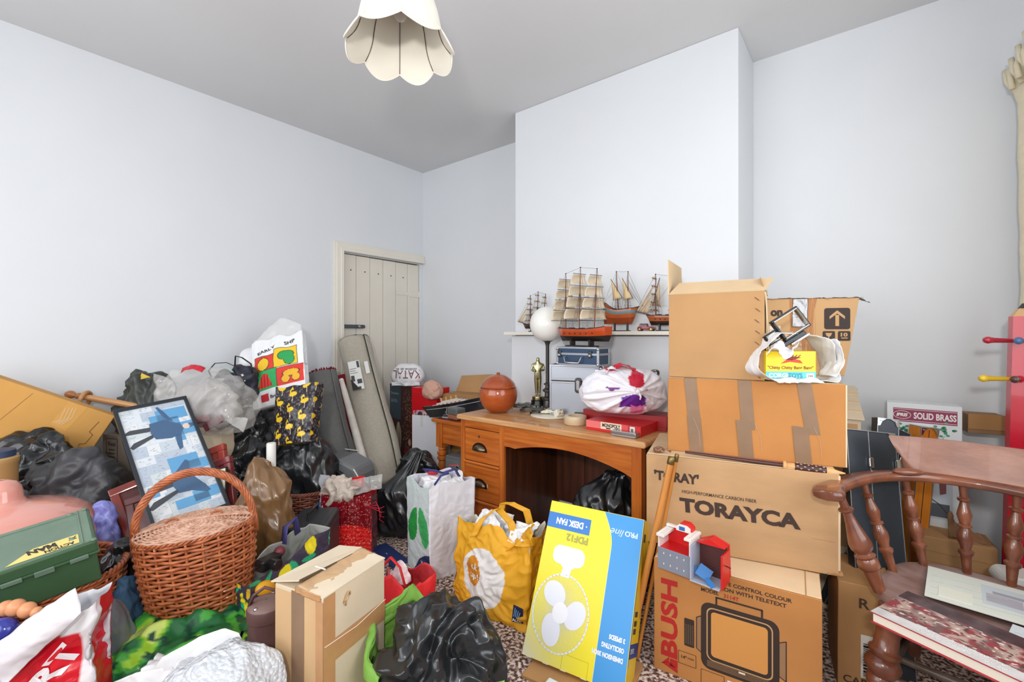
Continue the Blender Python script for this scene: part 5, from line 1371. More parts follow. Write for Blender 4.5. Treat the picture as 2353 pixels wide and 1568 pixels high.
pencil_stand()
# ------------------------------------------------------------------ desk fan carton
def fan_box():
    TL, TR, BL = W(1268, 1150, 1.95), W(1481, 1195, 1.752), W(1205, 1506, 1.72)
    M, Wd, H = frame3(TL, TR, BL); D = .12
    # slide down its own slope until the lowest corner meets the floor flap
    low = min((M @ V(c)).z for c in ((0, 0, 0), (Wd, 0, 0), (0, D, 0), (Wd, D, 0)))
    th = thing('desk_fan_carton', 'yellow and blue desk fan carton standing upside down against the desk', 'box', M)
    ye = flat(236, 218, 26, .35); bl = flat(50, 146, 214, .35); wh = flat(232, 234, 240, .35); bl2 = flat(34, 116, 196, .35); gl = flat(168, 164, 60, .4); dk = flat(70, 64, 40, .5)
    box('body', flat(222, 186, 50, .5), th, 0, Wd, 0, D, 0, H, .002)
    b = MB().grid(lambda u, v: V((.001+(Wd-.002)*u, -.0007, .001+(H-.002)*v)), 30, 40)
    b.build('yellow_print', mat('carton_print', (255, 255, 255), rough=.35, vc=True), th, cols=[lin((236-16*k, 218-2*k, 26+170*k)) for v in range(41) for u in range(31) for k in [max(0, 1-v/18)*max(0, 1-u/20)]])
    # pale fade of the yellow print at the lower left is part of the artwork
    n = 14
    pts = [(Wd-.003, .002), (Wd-.003, H-.004)]+[(Wd*(.60+.11*min(1, (t/n)*1.0)**.8), H-.004-(.23*H)*t/n*1.0) for t in range(n+1)]
    pts = [(Wd*.995, .001), (Wd*.995, H-.002), (Wd*.60, H-.002)]+[(Wd*(.60+.115*sin(pi/2*t/n)), H-.002-.22*H*t/n) for t in range(1, n+1)]+[(Wd*.71, .001)]
    poly(th, bl, pts, name='blue_print', y=-.0010)
    ring(th, flat(226, 232, 190, .35), [(Wd*.60, H-.002)]+[(Wd*(.60+.115*sin(pi/2*t/n)), H-.002-.22*H*t/n) for t in range(1, n+1)]+[(Wd*.71, .001)], .0018, y=-.0013, closed=False)
    rect(th, bl2, .001, Wd*.475, H-.104, H-.044, name='blue_panel', y=-.0012)
    MI = T(0, 0, 0)
    # all lettering is upside down
    text(th, wh, 'DESK FAN', Wd*.40, H-.061, Wd*.30, .026, rot=180, bold=.045, y=-.0016); poly(th, wh, ell(Wd*.435, H-.074, .003, .003, 10), y=-.0016)
    text(th, gl, 'PDF12', Wd*.475, H-.114, Wd*.235, .028, rot=180, bold=.05, y=-.0014)
    text(th, flat(206, 226, 240, .35), 'PRO', Wd*.955, H-.055, Wd*.125, .020, rot=180, bold=.03, y=-.0016); text(th, flat(206, 226, 240, .35), 'line', Wd*.82, H-.055, Wd*.125, .026, rot=180, bold=.0, shear=.35, y=-.0016)
    for i, (s, w_) in enumerate((('3 SPEEDS', .070), ('OSCILLATING', .098), ('DIMENSION 30CM', .135))):
        text(th, wh, s, Wd*.955, .162-i*.030, w_*.8*Wd/.38, .016, rot=180, bold=.05, y=-.0016)
    # printed fan picture (upside down: foot at the top)
    fw = flat(226, 228, 238, .35); sh = flat(200, 204, 220, .35)
    poly(th, fw, rrect(Wd*.13, Wd*.47, H*.595, H*.715, .028), name='printed_fan_foot', y=-.0013)
    poly(th, fw, [(Wd*.20, H*.61), (Wd*.42, H*.61), (Wd*.35, H*.575), (Wd*.34, H*.52), (Wd*.25, H*.52), (Wd*.26, H*.575)], name='printed_fan_stem', y=-.0015)
    cx, cz, rx, rz = Wd*.31, H*.305, Wd*.285, H*.232
    ring(th, fw, ell(cx, cz, rx, rz, 48), .005, y=-.0017, name='printed_fan_ring')
    b = MB()
    for i in range(90):
        a = 2*pi*i/90; p = (cx+rx*.22*cos(a+.6), cz+rz*.22*sin(a+.6)); q = (cx+rx*cos(a), cz+rz*sin(a)); d = V((q[0]-p[0], q[1]-p[1])).normalized()*.0007
        b.add([(p[0]+d.y, -.0014, p[1]-d.x), (q[0]+d.y, -.0014, q[1]-d.x), (q[0]-d.y, -.0014, q[1]+d.x), (p[0]-d.y, -.0014, p[1]+d.x)], [(0, 1, 2, 3)])
    b.build('printed_fan_grille', flat(206, 210, 196, .35), th, kind='stuff')
    for a in (125, 245, 5):
        a = R(a); m_ = (cx+rx*.53*cos(a), cz+rz*.53*sin(a)); pts = []
        for k in range(24):
            t = 2*pi*k/24; u, v_ = .38*cos(t), .36*sin(t)+.08*cos(t); pts.append((m_[0]+rx*(u*cos(a)-v_*sin(a)), m_[1]+rz*(u*sin(a)+v_*cos(a))))
        poly(th, fw, pts, name='printed_fan_blade', y=-.0019)
    poly(th, flat(238, 238, 244, .35), ell(cx, cz, rx*.28, rz*.27, 28), name='printed_fan_hub', y=-.0022)
    S_ = SIDE(Wd)
    rect(th, flat(226, 190, 40, .4), .001, D-.001, .001, H-.001, M=S_); rect(th, bl, .001, .008, .08, H-.001, M=S_, y=-.0010); rect(th, flat(30, 66, 130, .4), .0, D, .105, .150, M=S_, y=-.0012); text(th, wh, 'DF12', .014, .120, .05, .016, M=S_, y=-.0016)
    for i, z in enumerate((.18, .205, .235)): rect(th, dk, .02, .06, z, z+.018, M=S_, y=-.0012, name='side_print')
    rect(th, dk, .02, .05, H-.08, H-.05, M=S_, y=-.0012, name='side_print')
    for x0, z0, x1, z1 in ((.16, .001, .16, .052), (.16, .052, .26, .052), (.26, .052, .26, .001)): ring(th, flat(190, 176, 40), [(x0, z0), (x1, z1)], .0012, y=-.0014, closed=False)
    for x in (.03, .10, .17, .25, .33): MB().box(x-.012, x+.01, -.001, .001, -.001, .002).build('scuff', flat(214, 206, 180), th)
    # flat brown carton it stands on
    M2 = Matrix.Translation(V((G(1222, 1530, .012).x, G(1222, 1530, .012).y, .001))) @ Matrix.Rotation(TH-R(30), 4, 'Z')
    t2 = thing('flattened_carton', 'flattened brown carton on the carpet under the desk fan carton', 'cardboard', M2)
    box('sheet', card_dark, t2, -.01, .36, -.06, .22, 0, .012, .002); box('tape', tape_lt, t2, .14, .19, -.061, .22, .0122, .0128, 0)
    t3 = thing('blue_white_packet', 'blue and white flat packet at the foot of the desk fan carton', 'packet', Matrix.Translation(V((G(1262, 1556, .03).x, G(1262, 1556, .03).y, .014))) @ Matrix.Rotation(TH-R(36), 4, 'Z') @ T(0, -.12, 0))
    box('packet', flat(226, 230, 236, .35), t3, 0, .16, 0, .12, 0, .018, .006); box('blue_patch', bl2, t3, .02, .15, .01, .10, .0182, .0188, 0)
fan_box()
# ------------------------------------------------------------------ materials for bags
binbag = mat('bin_bag', (25, 28, 31), rough=.27, bump=.15, bscale=30, bdist=.004, voro=.9, vorscale=6, spec=.7)
binbag2 = mat('bin_bag_dull', (66, 66, 70), rough=.42, bump=.4, bscale=25, bdist=.008, stretch=(1, 1, .5), voro=.6, vorscale=7)
clearbag = mat('clear_polythene', (226, 224, 220), rough=.14, alpha=.27, voro=.5, vorscale=8, spec=.8)
whitebag = mat('white_polythene', (236, 236, 238), rough=.35, bump=.3, bscale=16, bdist=.01, voro=.3, vorscale=8)
bio = dict(binbag=binbag)
def at0(px, Z, a=0): return yawz(px, Z, 0, a)
# ------------------------------------------------------------------ alcove and door corner
def rug_roll(name, label, top, bot, r, m, edge, flare=0, label_=False, wob=.0, turns=1.3, pile=None):
    b_ = W(*bot); t_ = W(*top); d = (t_-b_); L_ = d.length; z = d.normalized()
    M = Matrix.Translation(b_) @ z.to_track_quat('Z', 'X').to_matrix().to_4x4()
    # turn so that local -y looks at the camera
    vdir = (V((0, 0, EYE))-b_); loc = M.to_3x3().inverted() @ vdir; M = M @ Matrix.Rotation(atan2(loc.y, loc.x)+pi/2, 4, 'Z')
    th = thing(name, label, 'rug', M)
    def f(u, v):
        a = -pi*.25+u*2*pi*turns; rr = r*(1+flare*(1-v))*(1-.16*u)*(1+.05*sin(v*7))
        return V((rr*cos(a)+wob*sin(v*pi)*.5, rr*sin(a)*.8, L_*v-(.05*u*(1 if v > .95 else 0))*0))
    crumple_sheet(f, 90, 50, m, th, 'backing', 3, .006, 5, .012)
    n = 40
    MB().tube([f(0, v/n)+V((0, -.004, 0)) for v in range(n+1)], .004, 6).build('side_binding', edge, th, smooth=180)
    MB().tube([f(u/80, 1) for u in range(81)], .007, 6).build('end_binding', edge, th, smooth=180)
    return th, f, L_
rugback = mat('rug_backing', (186, 178, 164), rough=.9, var=.06, vscale=60, bump=.4, bscale=150, rgb2=(178, 169, 154))
greyback = mat('grey_backing', (112, 112, 110), rough=.95, var=.06, vscale=50, bump=.4, bscale=200)
dkgreen = mat('green_binding', (34, 52, 40), rough=.8); redpile = mat('red_pile', (128, 14, 32), rough=.95, bump=.6, bscale=300)
def rugs():
    th, f, L_ = rug_roll('beige_rolled_rug', 'beige-backed rolled rug with dark green binding leaning against the plank door', (812, 783, 3.78), (880, 1120, 3.30), .122, rugback, dkgreen, .38, wob=.02)
    def Sp(x, z, off=.004):
        # place flat label on the front of the roll
        u0 = .62+x; return V(f(u0, z/L_))+V((0, -off-.010, 0))
    wh = mat('paper_label_white', (234, 234, 230), rough=.5)
    MB().prism([(-.075, L_*.60), (.012, L_*.60), (.012, L_*.80), (-.075, L_*.80)], -.128, -.126).build('paper_label', wh, th)
    MB().prism([(.045, L_*.70), (.075, L_*.70), (.075, L_*.785), (.045, L_*.785)], -.118, -.116).build('small_label', wh, th)
    for a in ((-.07, -.045, .66, .70), (-.03, .005, .64, .67), (-.07, -.02, .745, .748), (-.07, -.03, .73, .733), (-.07, -.015, .715, .718), (-.012, .006, .75, .795), (-.03, -.01, .60, .62)): MB().prism([(a[0], L_*a[2]), (a[1], L_*a[2]), (a[1], L_*a[3]), (a[0], L_*a[3])], -.1292, -.1285).build('label_print', flat(70, 70, 72), th)
    MB().prism([(-.075, L_*.60), (-.02, L_*.60), (-.075, L_*.68)], -.1296, -.1288).build('label_print', black_m, th)
    th, f, L_ = rug_roll('grey_rolled_rug', 'grey-backed rolled rug with dark red pile showing at its top edge', (737, 862, 3.42), (806, 1165, 3.12), .108, greyback, mat('grey_edge', (132, 132, 130), rough=.9), 0)
    b = MB()
    for i in range(150):
        u = i/149; p = V(f(u*.9, 1)); b.tube([p, p+V((random.uniform(-.008, .008), random.uniform(-.008, .008), random.uniform(.015, .03)))], .003, 4)
    b.build('pile_fringe', redpile, th, kind='stuff')
    th, f, L_ = rug_roll('red_rolled_rug', 'dark red shaggy rolled rug squeezed between the grey and beige rugs', (787, 868, 3.66), (850, 1140, 3.34), .075, redpile, redpile, .1)
    a = W(846, 1100, 2.98); b_ = W(784, 872, 3.30); d = (a-b_); a = b_+d*((b_.z-.004)/(b_.z-a.z)); L_ = (b_-a).length
    M = Matrix.Translation(a) @ (b_-a).to_track_quat('Z', 'Y').to_matrix().to_4x4()
    th = thing('white_pole', 'long thin off-white pole leaning between the grey and red rugs', 'pole', M)
    pm = mat('offwhite_pole', (206, 200, 190), rough=.5, var=.08, vscale=20)
    MB().lathe([(.028, 0), (.026, L_*.6), (.020, L_*.9), (.016, L_-.01)], 16).build('shaft', pm, th, smooth=50); MB().lathe([(.017, L_-.01), (.015, L_), (.002, L_+.006)], 16).build('end_cap', white_m, th, smooth=50)
rugs()
def alcove():
    M, Wd = frameup(W(896, HY, 4.12), W(948, HY, 3.86), 0); H = EYE-(885-HY)/F*4.0
    # box with a photographic print, standing on end
    th = carton(M, Wd, .16, H, mat('dark_brown_card', (70, 36, 34), rough=.35), 'christmas_tree_box', 'tall dark glossy box with a golden sparkle picture standing in the alcove', seed=31)
    rect(th, flat(62, 84, 98, .4), .001, Wd*.5, H*.62, H-.001); text(th, flat(150, 170, 176), 'Standing', .02, H*.88, Wd*.36, .03, y=-.0014); text(th, flat(150, 170, 176), 'SANTA', .02, H*.80, Wd*.30, .03, y=-.0014)
    poly(th, flat(196, 184, 158, .4), ell(Wd*.40, H*.42, .045, .14, 24)); ring(th, flat(40, 34, 30), [(Wd*.46, H*.15), (Wd*.46, H*.62)], .006, y=-.0013, closed=False)
    b = MB()
    for i in range(260):
        x = Wd*random.triangular(.55, .98, .85); z = H*random.uniform(.06, .96); s = random.uniform(.002, .006); b.add([(x-s, -.0012, z), (x, -.0012, z-s), (x+s, -.0012, z), (x, -.0012, z+s)], [(0, 1, 2, 3)])
    b.build('printed_sparkle', flat(206, 160, 110, .4), th, kind='stuff')
    for cx, cz, r in ((.85, .12, .04), (.75, .30, .03), (.9, .22, .03)): poly(th, flat(140, 30, 40, .4), ell(Wd*cx, H*cz, r, r*1.2, 14), y=-.0015)
    for cx, cz in ((.88, .40), (.78, .10)): poly(th, flat(214, 190, 160, .4), ell(Wd*cx, H*cz, .022, .03, 14), y=-.0016)
    poly(th, mat('top_print', (190, 140, 120), rough=.4), [(Wd*.5, 0), (Wd, 0), (Wd, .15), (Wd*.5, .15)], M=TOP(H), y=-.002)
    M, Wd = frameup(W(946, HY, 3.78), W(1003, HY, 3.66), 0); H2 = EYE-(892-HY)/F*3.74
    th = carton(M, Wd, .18, H2, flat(212, 20, 32, .35), 'red_glossy_box', 'bright red glossy box behind the ship model left of the desk', seed=32)
    text(th, flat(240, 220, 220), 'Santa', .01, H2-.225, .12, .035, shear=.25, bold=.01); ring(th, flat(232, 60, 60), [(.02+.16*t/12, H2-.03-.10*(t/12)**2) for t in range(13)], .002, closed=False)
    # white knotted bag on top
    Mb = yawz(937, 3.95, H+.003, 0)
    th = thing('printed_white_ball_bag', 'small white carrier bag with red-brown lettering, tied up on the tall box', 'bag', Mb)
    vs, fs = sack(.145, .07, .19, seed=33, amp=.012, f=9, sub=5, top=.8); MB().add(vs, fs).build('bag', whitebag, th, smooth=180)
    tr = BVHTree.FromPolygons([v[:] for v in vs], fs)
    def S(x, z, off):
        h = tr.ray_cast(V((x, -1, z)), V((0, 1, 0))); return (h[0] if h[0] else V((x, 0, z)))+V((0, -off, 0))
    text(th, flat(120, 60, 70), 'KATAL', .115, .135, .23, .07, rot=180, S=S, bold=.0); text(th, flat(120, 116, 124), 'online at m', .09, .155, .18, .022, rot=180, S=S)
    crumple_sheet(lambda u, v: V((-.12+.24*u, -.08+.02*sin(u*9), .004+.03*v)), 30, 6, whitebag, th, 'bag_edge', 5, .01, 15)
    # white open carton with bits in it
    M, Wd = frameup(W(947, HY, 3.52), W(1022, HY, 3.46), 0); H3 = EYE-(955-HY)/F*3.5
    th = thing('white_open_carton', 'tall white open carton full of bits behind the small pine table', 'box', M)
    wc = mat('white_card', (214, 216, 222), rough=.6); D = .12; b = MB()
    b.box(0, Wd, 0, .004, 0, H3); b.box(0, Wd, D-.004, D, 0, H3); b.box(0, .004, .004, D-.004, 0, H3); b.box(Wd-.004, Wd, .004, D-.004, 0, H3); b.box(.004, Wd-.004, .004, D-.004, 0, .004); b.build('body', wc, th, bevel=.001)
    box('tape', flat(206, 204, 196), th, .07, .09, -.001, 0, H3-.09, H3, 0); box('dent', flat(190, 192, 198), th, .05, .12, -.0006, 0, H3*.45, H3*.45+.004, 0)
    M5 = M @ T(.03, .03, H3-.09)
    t2 = thing('comic_magazine', 'bright comic magazine sticking out of the white open carton', 'magazine', M5 @ RX(8))
    box('cover', flat(190, 160, 170), t2, 0, .17, 0, .012, 0, .125, .001); poly(t2, flat(226, 190, 180), ell(.075, .09, .03, .028)); rect(t2, flat(250, 220, 40), .115, .165, .085, .118); text(t2, black_m, 'HEY', .118, .092, .04, .018, y=-.0014); poly(t2, flat(70, 50, 60), ell(.03, .09, .022, .03)); 
    for x in (.065, .088): poly(t2, flat(80, 40, 60), ell(x, .092, .006, .008, 10), y=-.0014)
    # brown open flap carton behind
    M, Wd = frameup(W(1016, HY, 3.68), W(1100, HY, 3.52), 0); H4 = .77
    th = carton(M, Wd, .22, H4, card_dark, 'alcove_brown_carton', 'brown carton with a raised flap standing behind the ship model in the alcove', seed=35)
    MB().add([(0, .2, H4), (Wd, .2, H4), (Wd-.01, .24, H4+.155), (.03, .24, H4+.13), (0, .204, H4), (Wd, .204, H4), (Wd-.01, .244, H4+.155), (.03, .244, H4+.13)], [(0, 1, 2, 3), (7, 6, 5, 4), (0, 3, 7, 4), (1, 5, 6, 2), (3, 2, 6, 7)]).build('raised_flap', mat('cardboard_mid', (196, 150, 98)), th)
    M5 = M @ T(-.06, -.05, H4-.04)
    o = sackthing('crumpled_pink_parcel', 'crumpled pinkish paper parcel between the red box and the brown carton', 'parcel', M5, mat('pink_paper', (206, 160, 140), rough=.7), .09, .06, .15, seed=36, amp=.012, f=14, sub=5)
alcove()
def liner():
    a, b_ = W(960, 913, 3.45), W(1112, 880, 3.2)
    L_ = .56; z = W(1030, 945, 2.9).z
    M, _, _ = frame3(a, W(1112, 880, 3.20), a-V((0, 0, .1)))
    th = thing('liner_ship_model', 'long black-hulled ocean liner model with white stripe left of the wooden globe', 'model ship', M)
    bk = mat('liner_black', (30, 32, 38), rough=.25, coat=.4); dk = mat('liner_deck', (150, 96, 80), rough=.6)
    def f(u, v, s):
        w_ = .055*(sin(pi*min(.98, max(.02, u)))**.45); zz = -.090*(1-v); return V((u*L_+.035*(1-u)*(1-v)*1.4, s*w_*(.35+.65*v)+.04, zz+.018*(1-u)**3))
    b = MB(); b.grid(lambda u, v: f(u, v, -1), 30, 6); b.grid(lambda u, v: f(1-u, v, 1), 30, 6); b.build('hull', bk, th, smooth=60)
    b = MB(); b.grid(lambda u, v: f(u, 1, -1).lerp(f(u, 1, 1), v)+V((0, 0, -.002)), 30, 2); b.build('deck', dk, th)
    MB().tube([f(u/20, .72, -1.02) for u in range(1, 20)], .0014, 5).build('white_stripe', white_m, th)
    for i, (x0, x1, h) in enumerate(((.10, .40, .012), (.14, .36, .022), (.18, .33, .030))): box('deck_house', flat(206, 196, 186), th, x0, x1, .022+.003*i, .058-.003*i, .0, h, .001)
    for i in range(7): MB().box(.12+i*.037, .135+i*.037, .018, .021, .003, .009).build('lifeboat', flat(160, 96, 70), th)
    for i in range(4): MB().lathe([(.009, .03), (.009, .055)], 12, 0, T(.18+i*.045, .04, 0)).build('funnel', flat(196, 150, 90), th)
    MB().prism([(.14, -.088), (.34, -.088), (.32, -.15), (.16, -.15)], .02, .06).build('stand', bk, th)
liner()
def alu_case():
    M, Wd = frameup(W(1036, HY, 2.80), W(1080, HY, 2.66), 0); M = T(-2.29, 2.16, 0) @ RZ(2)
    th = thing('silver_flight_case', 'silver-grey metal flight case standing on the floor left of the desk', 'case', M)
    H = .42; Wd = .27; D = .3
    am = mat('case_grey_alu', (150, 152, 152), rough=.4, metal=.5); box('body', am, th, 0, Wd, 0, D, 0, H, .004)
    for x in (0, .13, Wd-.012): box('edge_trim', alu, th, x, x+.012, -.003, 0, 0, H, .001)
    box('edge_trim', alu, th, 0, Wd, -.003, 0, H-.014, H, .001)
    for z in (.08, H-.06): MB().lathe([(.010, 0), (.010, .004), (.006, .006)], 14, 0, T(.115, -.002, z) @ RX(90)).build('stud', steel, th, smooth=40)
alu_case()

# ------------------------------------------------------------------ bags heaped along the left wall
def S_bag(label, px, Z, rx, ry, h, z0=0, m=None, a=0, name='bin_bag', cat='bag', **k):
    k.setdefault('amp', .05); k.setdefault('f', 4.5)
    return sackthing(name, label, cat, yawz(px, Z, z0, a), m or binbag, rx, ry, h, **k)
S_bag('full black bin bag below the navy bag, left of the flamingo bag', 566, 2.78, .165, .15, .80, seed=41, amp=.04)
S_bag('big black bin bag standing under the flamingo bag in front of the grey rug', 702, 2.78, .215, .17, .64, seed=42, amp=.05, vstretch=.45, top=.75)
S_bag('black bin bag slumped at the foot of the red frames beside the brown bag', 545, 2.62, .12, .10, .50, seed=43)
S_bag('black bin bag with a gathered neck behind the white and green bag', 915, 2.84, .15, .13, .40, seed=44, neck=(.12, .05, .16, .03), amp=.035, vstretch=.6)
S_bag('flat black bin bag behind the white and green bag under the pine table', 962, 3.06, .16, .12, .47, seed=45, amp=.06)
S_bag('black bin bag under the desk in the kneehole', 1388, 2.27, .165, .14, .58, seed=46, neck=(.06, 0, .06, .05), amp=.05)
S_bag('dark green-black bin bag with a yellow scrap at the left wall', 338, 2.66, .185, .12, 1.045, seed=47, amp=.05, f=6, m=mat('bin_bag_green', (58, 62, 58), rough=.4, bump=.3, bscale=18, voro=.5, vorscale=7), top=.78)
p = W(322, 872, 2.52); o = crumple_sheet(lambda u, v: V((.05*u, .01*v, .035*v*(1-u)+.01*u)), 8, 8, flat(206, 176, 60), None, 'yellow_scrap', 2, .006, 30, .001); o.matrix_world = Matrix.Translation(p) @ Matrix.Rotation(TH, 4, 'Z'); tag(o, 'small yellow scrap caught on the dark bag at the left wall', 'scrap')
# carton supporting the clear bag
M, Wd = frameup(W(432, HY, 2.62), W(508, HY, 2.58), 0)
carton(M, Wd, .12, .70, card_cream, 'cream_carton', 'cream carton standing under the clear plastic bag behind the picture', seed=48)
def clear_bag():
    M = yawz(484, 2.50, .703, 0)
    th = thing('clear_plastic_bag', 'large clear plastic bag of white and maroon things on the cream carton', 'bag', M)
    vs, fs = sack(.255, .15, .36, seed=49, amp=.05, f=5, sub=6, top=.75, lean=(-.03, 0)); MB().add(vs, fs).build('film', clearbag, th, smooth=180)
    vs, fs = sack(.17, .10, .27, seed=50, amp=.03, f=7, sub=5); MB().add(vs, fs).build('filling', mat('grey_white_stuffing', (168, 164, 162), rough=.6), th, smooth=180, M=T(-.02, 0, .03))
    for i, (x, y, z, a, c) in enumerate(((.02, -.125, .10, 12, (120, 34, 48)), (-.05, -.12, .05, -8, (216, 206, 198)), (.09, -.12, .08, 30, (104, 40, 50)))): 
        b = MB().box(-.055, .055, 0, .02, -.02, .02); b.build('packed_item', flat(*c), th, bevel=.004, M=T(x, y, z) @ RY(-a))
    crumple_sheet(lambda u, v: V((-.10+.12*u, -.10+.03*v, .345+.02*sin(pi*u)+.02*v)), 14, 8, flat(190, 28, 48, .3), th, 'red_label', 4, .01, 15)
    crumple_sheet(lambda u, v: V((.13+.14*u, -.10-.05*v, .10-.10*u*v+.04*v)), 20, 12, clearbag, th, 'loose_corner', 4, .02, 10)
    crumple_sheet(lambda u, v: V((-.26+.11*u, -.06, .20+.14*v-.05*u)), 20, 12, clearbag, th, 'loose_corner', 6, .03, 10)
clear_bag()
S_bag('pale grey-white plastic bag against the wall behind the picture-print bag', 590, 3.04, .13, .10, .30, .86, whitebag, name='white_bag', seed=51, amp=.03)
S_bag('tall plain grey bin bag hidden against the wall behind the coloured bags', 610, 2.98, .17, .12, .86, 0, binbag2, seed=52, amp=.03)
def navy_bag():
    M = yawz(556, 2.84, .79, 0)
    th = thing('navy_star_bag', 'navy bag with white stars and looped handles above the black bin bags', 'bag', M)
    nb = mat('navy_fabric', (36, 38, 54), rough=.5, bump=.3, bscale=20, voro=.3)
    vs, fs = sack(.115, .07, .28, seed=53, amp=.035, f=9, sub=5, lean=(.02, 0)); MB().add(vs, fs).build('bag', nb, th, smooth=180)
    tr = BVHTree.FromPolygons([v[:] for v in vs], fs)
    for k, (x, z) in enumerate(((.04, .21), (.055, .14), (.03, .08), (.07, .06), (-.02, .17), (0, .11), (.06, .18))):
        h = tr.ray_cast(V((x, -1, z)), V((0, 1, 0)))
        if h[0]:
            r = .013 if k == 0 else .007
            MB().add([tuple(h[0]+h[1]*.003+V((r*(1 if i % 2 == 0 else .4)*cos(i*pi/5), 0, r*(1 if i % 2 == 0 else .4)*sin(i*pi/5)))) for i in range(10)], [tuple(range(10))]).build('star', white_m, th)
    MB().tube([(-.16, -.05, .20), (-.17, -.06, .24), (-.13, -.06, .285), (-.06, -.06, .29), (0, -.05, .26), (.01, -.05, .22)], .006, 6, flat=.4).build('handle', black_m, th, smooth=180)
    crumple_sheet(lambda u, v: V((-.15+.13*u, -.04, .19+.06*v*sin(pi*u))), 14, 8, nb, th, 'open_mouth', 5, .012, 14)
    crumple_sheet(lambda u, v: V((-.14+.11*u, -.032, .225+.045*v*sin(pi*u))), 14, 8, flat(170, 186, 180), th, 'pale_lining', 5, .006, 14)
    MB().tube([(-.02, -.04, .27), (-.01, -.05, .33), (.03, -.05, .32), (.08, -.04, .28), (.09, -.04, .22)], .007, 6, flat=.4).build('handle', black_m, th, smooth=180)
navy_bag()
def picture_bag():
    M, Wd, H = frame3(W(598, 800, 2.93), W(706, 776, 2.90), W(584, 936, 2.80))
    Wd, H = .345, .46
    BL_ = W(580, 945, 2.78); x = (W(712, 908, 2.78)-BL_).normalized(); z = (W(592, 800, 2.95)-BL_); z = (z-x*z.dot(x)).normalized(); y = z.cross(x)
    M = Matrix(((x.x, y.x, z.x, BL_.x), (x.y, y.y, z.y, BL_.y), (x.z, y.z, z.z, BL_.z), (0, 0, 0, 1)))
    w_ = (234, 236, 238); g = (46, 168, 92); ye = (240, 196, 40); r = (222, 56, 44); bk = (40, 34, 30)
    def quad(a, b, x0, x1, z0, z1): return x0 < a < x1 and z0 < b < z1
    def paint(fc, a, b):
        if fc != 0: return w_
        c = w_
        for (x0, x1, z0, z1, col) in ((.08, .46, .50, .74, r), (.45, .88, .52, .80, ye), (.04, .50, .24, .52, g), (.50, .98, .24, .50, r)):
            if quad(a, b, x0-.008, x1+.008, z0-.006, z1+.006): c = bk
            if quad(a, b, x0, x1, z0, z1): c = col
        # puppet-like shapes inside the squares
        d = ((a-.24)/.11)**2+((b-.62)/.09)**2
        if d < 1.25: c = bk
        if d < 1: c = ye
        d = min(((a-.68)/.14)**2+((b-.68)/.07)**2, ((a-.74)/.09)**2+((b-.60)/.07)**2)
        if d < 1.2: c = bk
        if d < 1: c = (40, 160, 84)
        k = (b-.27)/.20
        if 0 < k < 1 and abs(a-.27) < .15-.10*k: c = r if int(a*48) % 3 else (150, 30, 28)
        d = min(((a-.66)/.07)**2+((b-.32)/.05)**2, ((a-.84)/.07)**2+((b-.32)/.05)**2, ((a-.76)/.14)**2+((b-.40)/.045)**2)
        if d < 1.3: c = bk
        if d < 1: c = (236, 180, 44)
        if quad(a, b, .17, .33, .07, .18): c = (206, 40, 50)
        return c
    th, S = tote(M, Wd, .05, H, paint, vc_matte, 'printed_toy_shop_bag', 'white carrier bag with red, green and yellow picture squares leaning on the wall', 'bag', seed=54, amp=.006, bulge=.02, inner=(.85, .85, .86), jag=.03, nu=220, nv=120)
    text(th, black_m, 'EARLY', .05, .352, .12, .018, rot=14, S=S); text(th, black_m, 'SHP', .23, .385, .07, .026, rot=10, S=S); text(th, black_m, 'British', .125, .045, .075, .020, S=S); ring(th, white_m, [(0, 0), (0, 0)], .001) if False else None
    crumple_sheet(lambda u, v: V((.0+.33*u, .02, .44+.17*v*(.35+.65*sin(pi*min(1, u*.85))**2))), 30, 12, mat('frosted_polythene', (226, 226, 226), rough=.3, alpha=.75), th, 'mouth', 5, .012, 10)
picture_bag()
def flamingo_bag():
    BL_ = W(624, 1024, 2.56); x = (W(716, 1014, 2.50)-BL_); Wd = .255; x.normalize(); z = (W(640, 898, 2.66)-BL_); z = (z-x*z.dot(x)).normalized(); y = z.cross(x); H = .335
    M = Matrix(((x.x, y.x, z.x, BL_.x), (x.y, y.y, z.y, BL_.y), (x.z, y.z, z.z, BL_.z), (0, 0, 0, 1)))
    bg = (40, 34, 40); ye = (236, 196, 36); lg = (226, 206, 160)
    def seg(px, pz, ax, az, bx, bz):
        dx, dz = bx-ax, bz-az; t = max(0, min(1, ((px-ax)*dx+(pz-az)*dz)/(dx*dx+dz*dz))); return sqrt((px-ax-t*dx)**2+(pz-az-t*dz)**2)
    def paint(fc, a, b):
        per = .08; aa = a*Wd if fc in (0, 2) else a*.06+fc
        i = int(aa/per); fx = aa/per-i; zz = b*H/.095+(.5 if i % 2 else 0); fz = zz-int(zz)
        if ((fx-.5)/.30)**2+((fz-.48-.1*(fx-.5))/.15)**2 < 1: return ye
        if seg(fx, fz, .28, .52, .22, .72) < .05 or seg(fx, fz, .22, .72, .34, .86) < .05 or seg(fx, fz, .34, .86, .40, .76) < .045: return ye
        if seg(fx, fz, .40, .76, .50, .80) < .03: return (40, 30, 20)
        if seg(fx, fz, .55, .35, .58, .0) < .025: return lg
        if noise.noise(V((aa*90, b*30, 3))) > .35: return (120, 110, 112)
        return bg
    th, S = tote(M, Wd, .07, H, paint, vc_gloss, 'flamingo_bag', 'black shopping bag printed with yellow flamingos on top of the bin bags', 'bag', seed=55, amp=.010, taper=.06, bulge=.02, nu=260, nv=130, inner=(.15, .14, .15), jag=.02)
flamingo_bag()
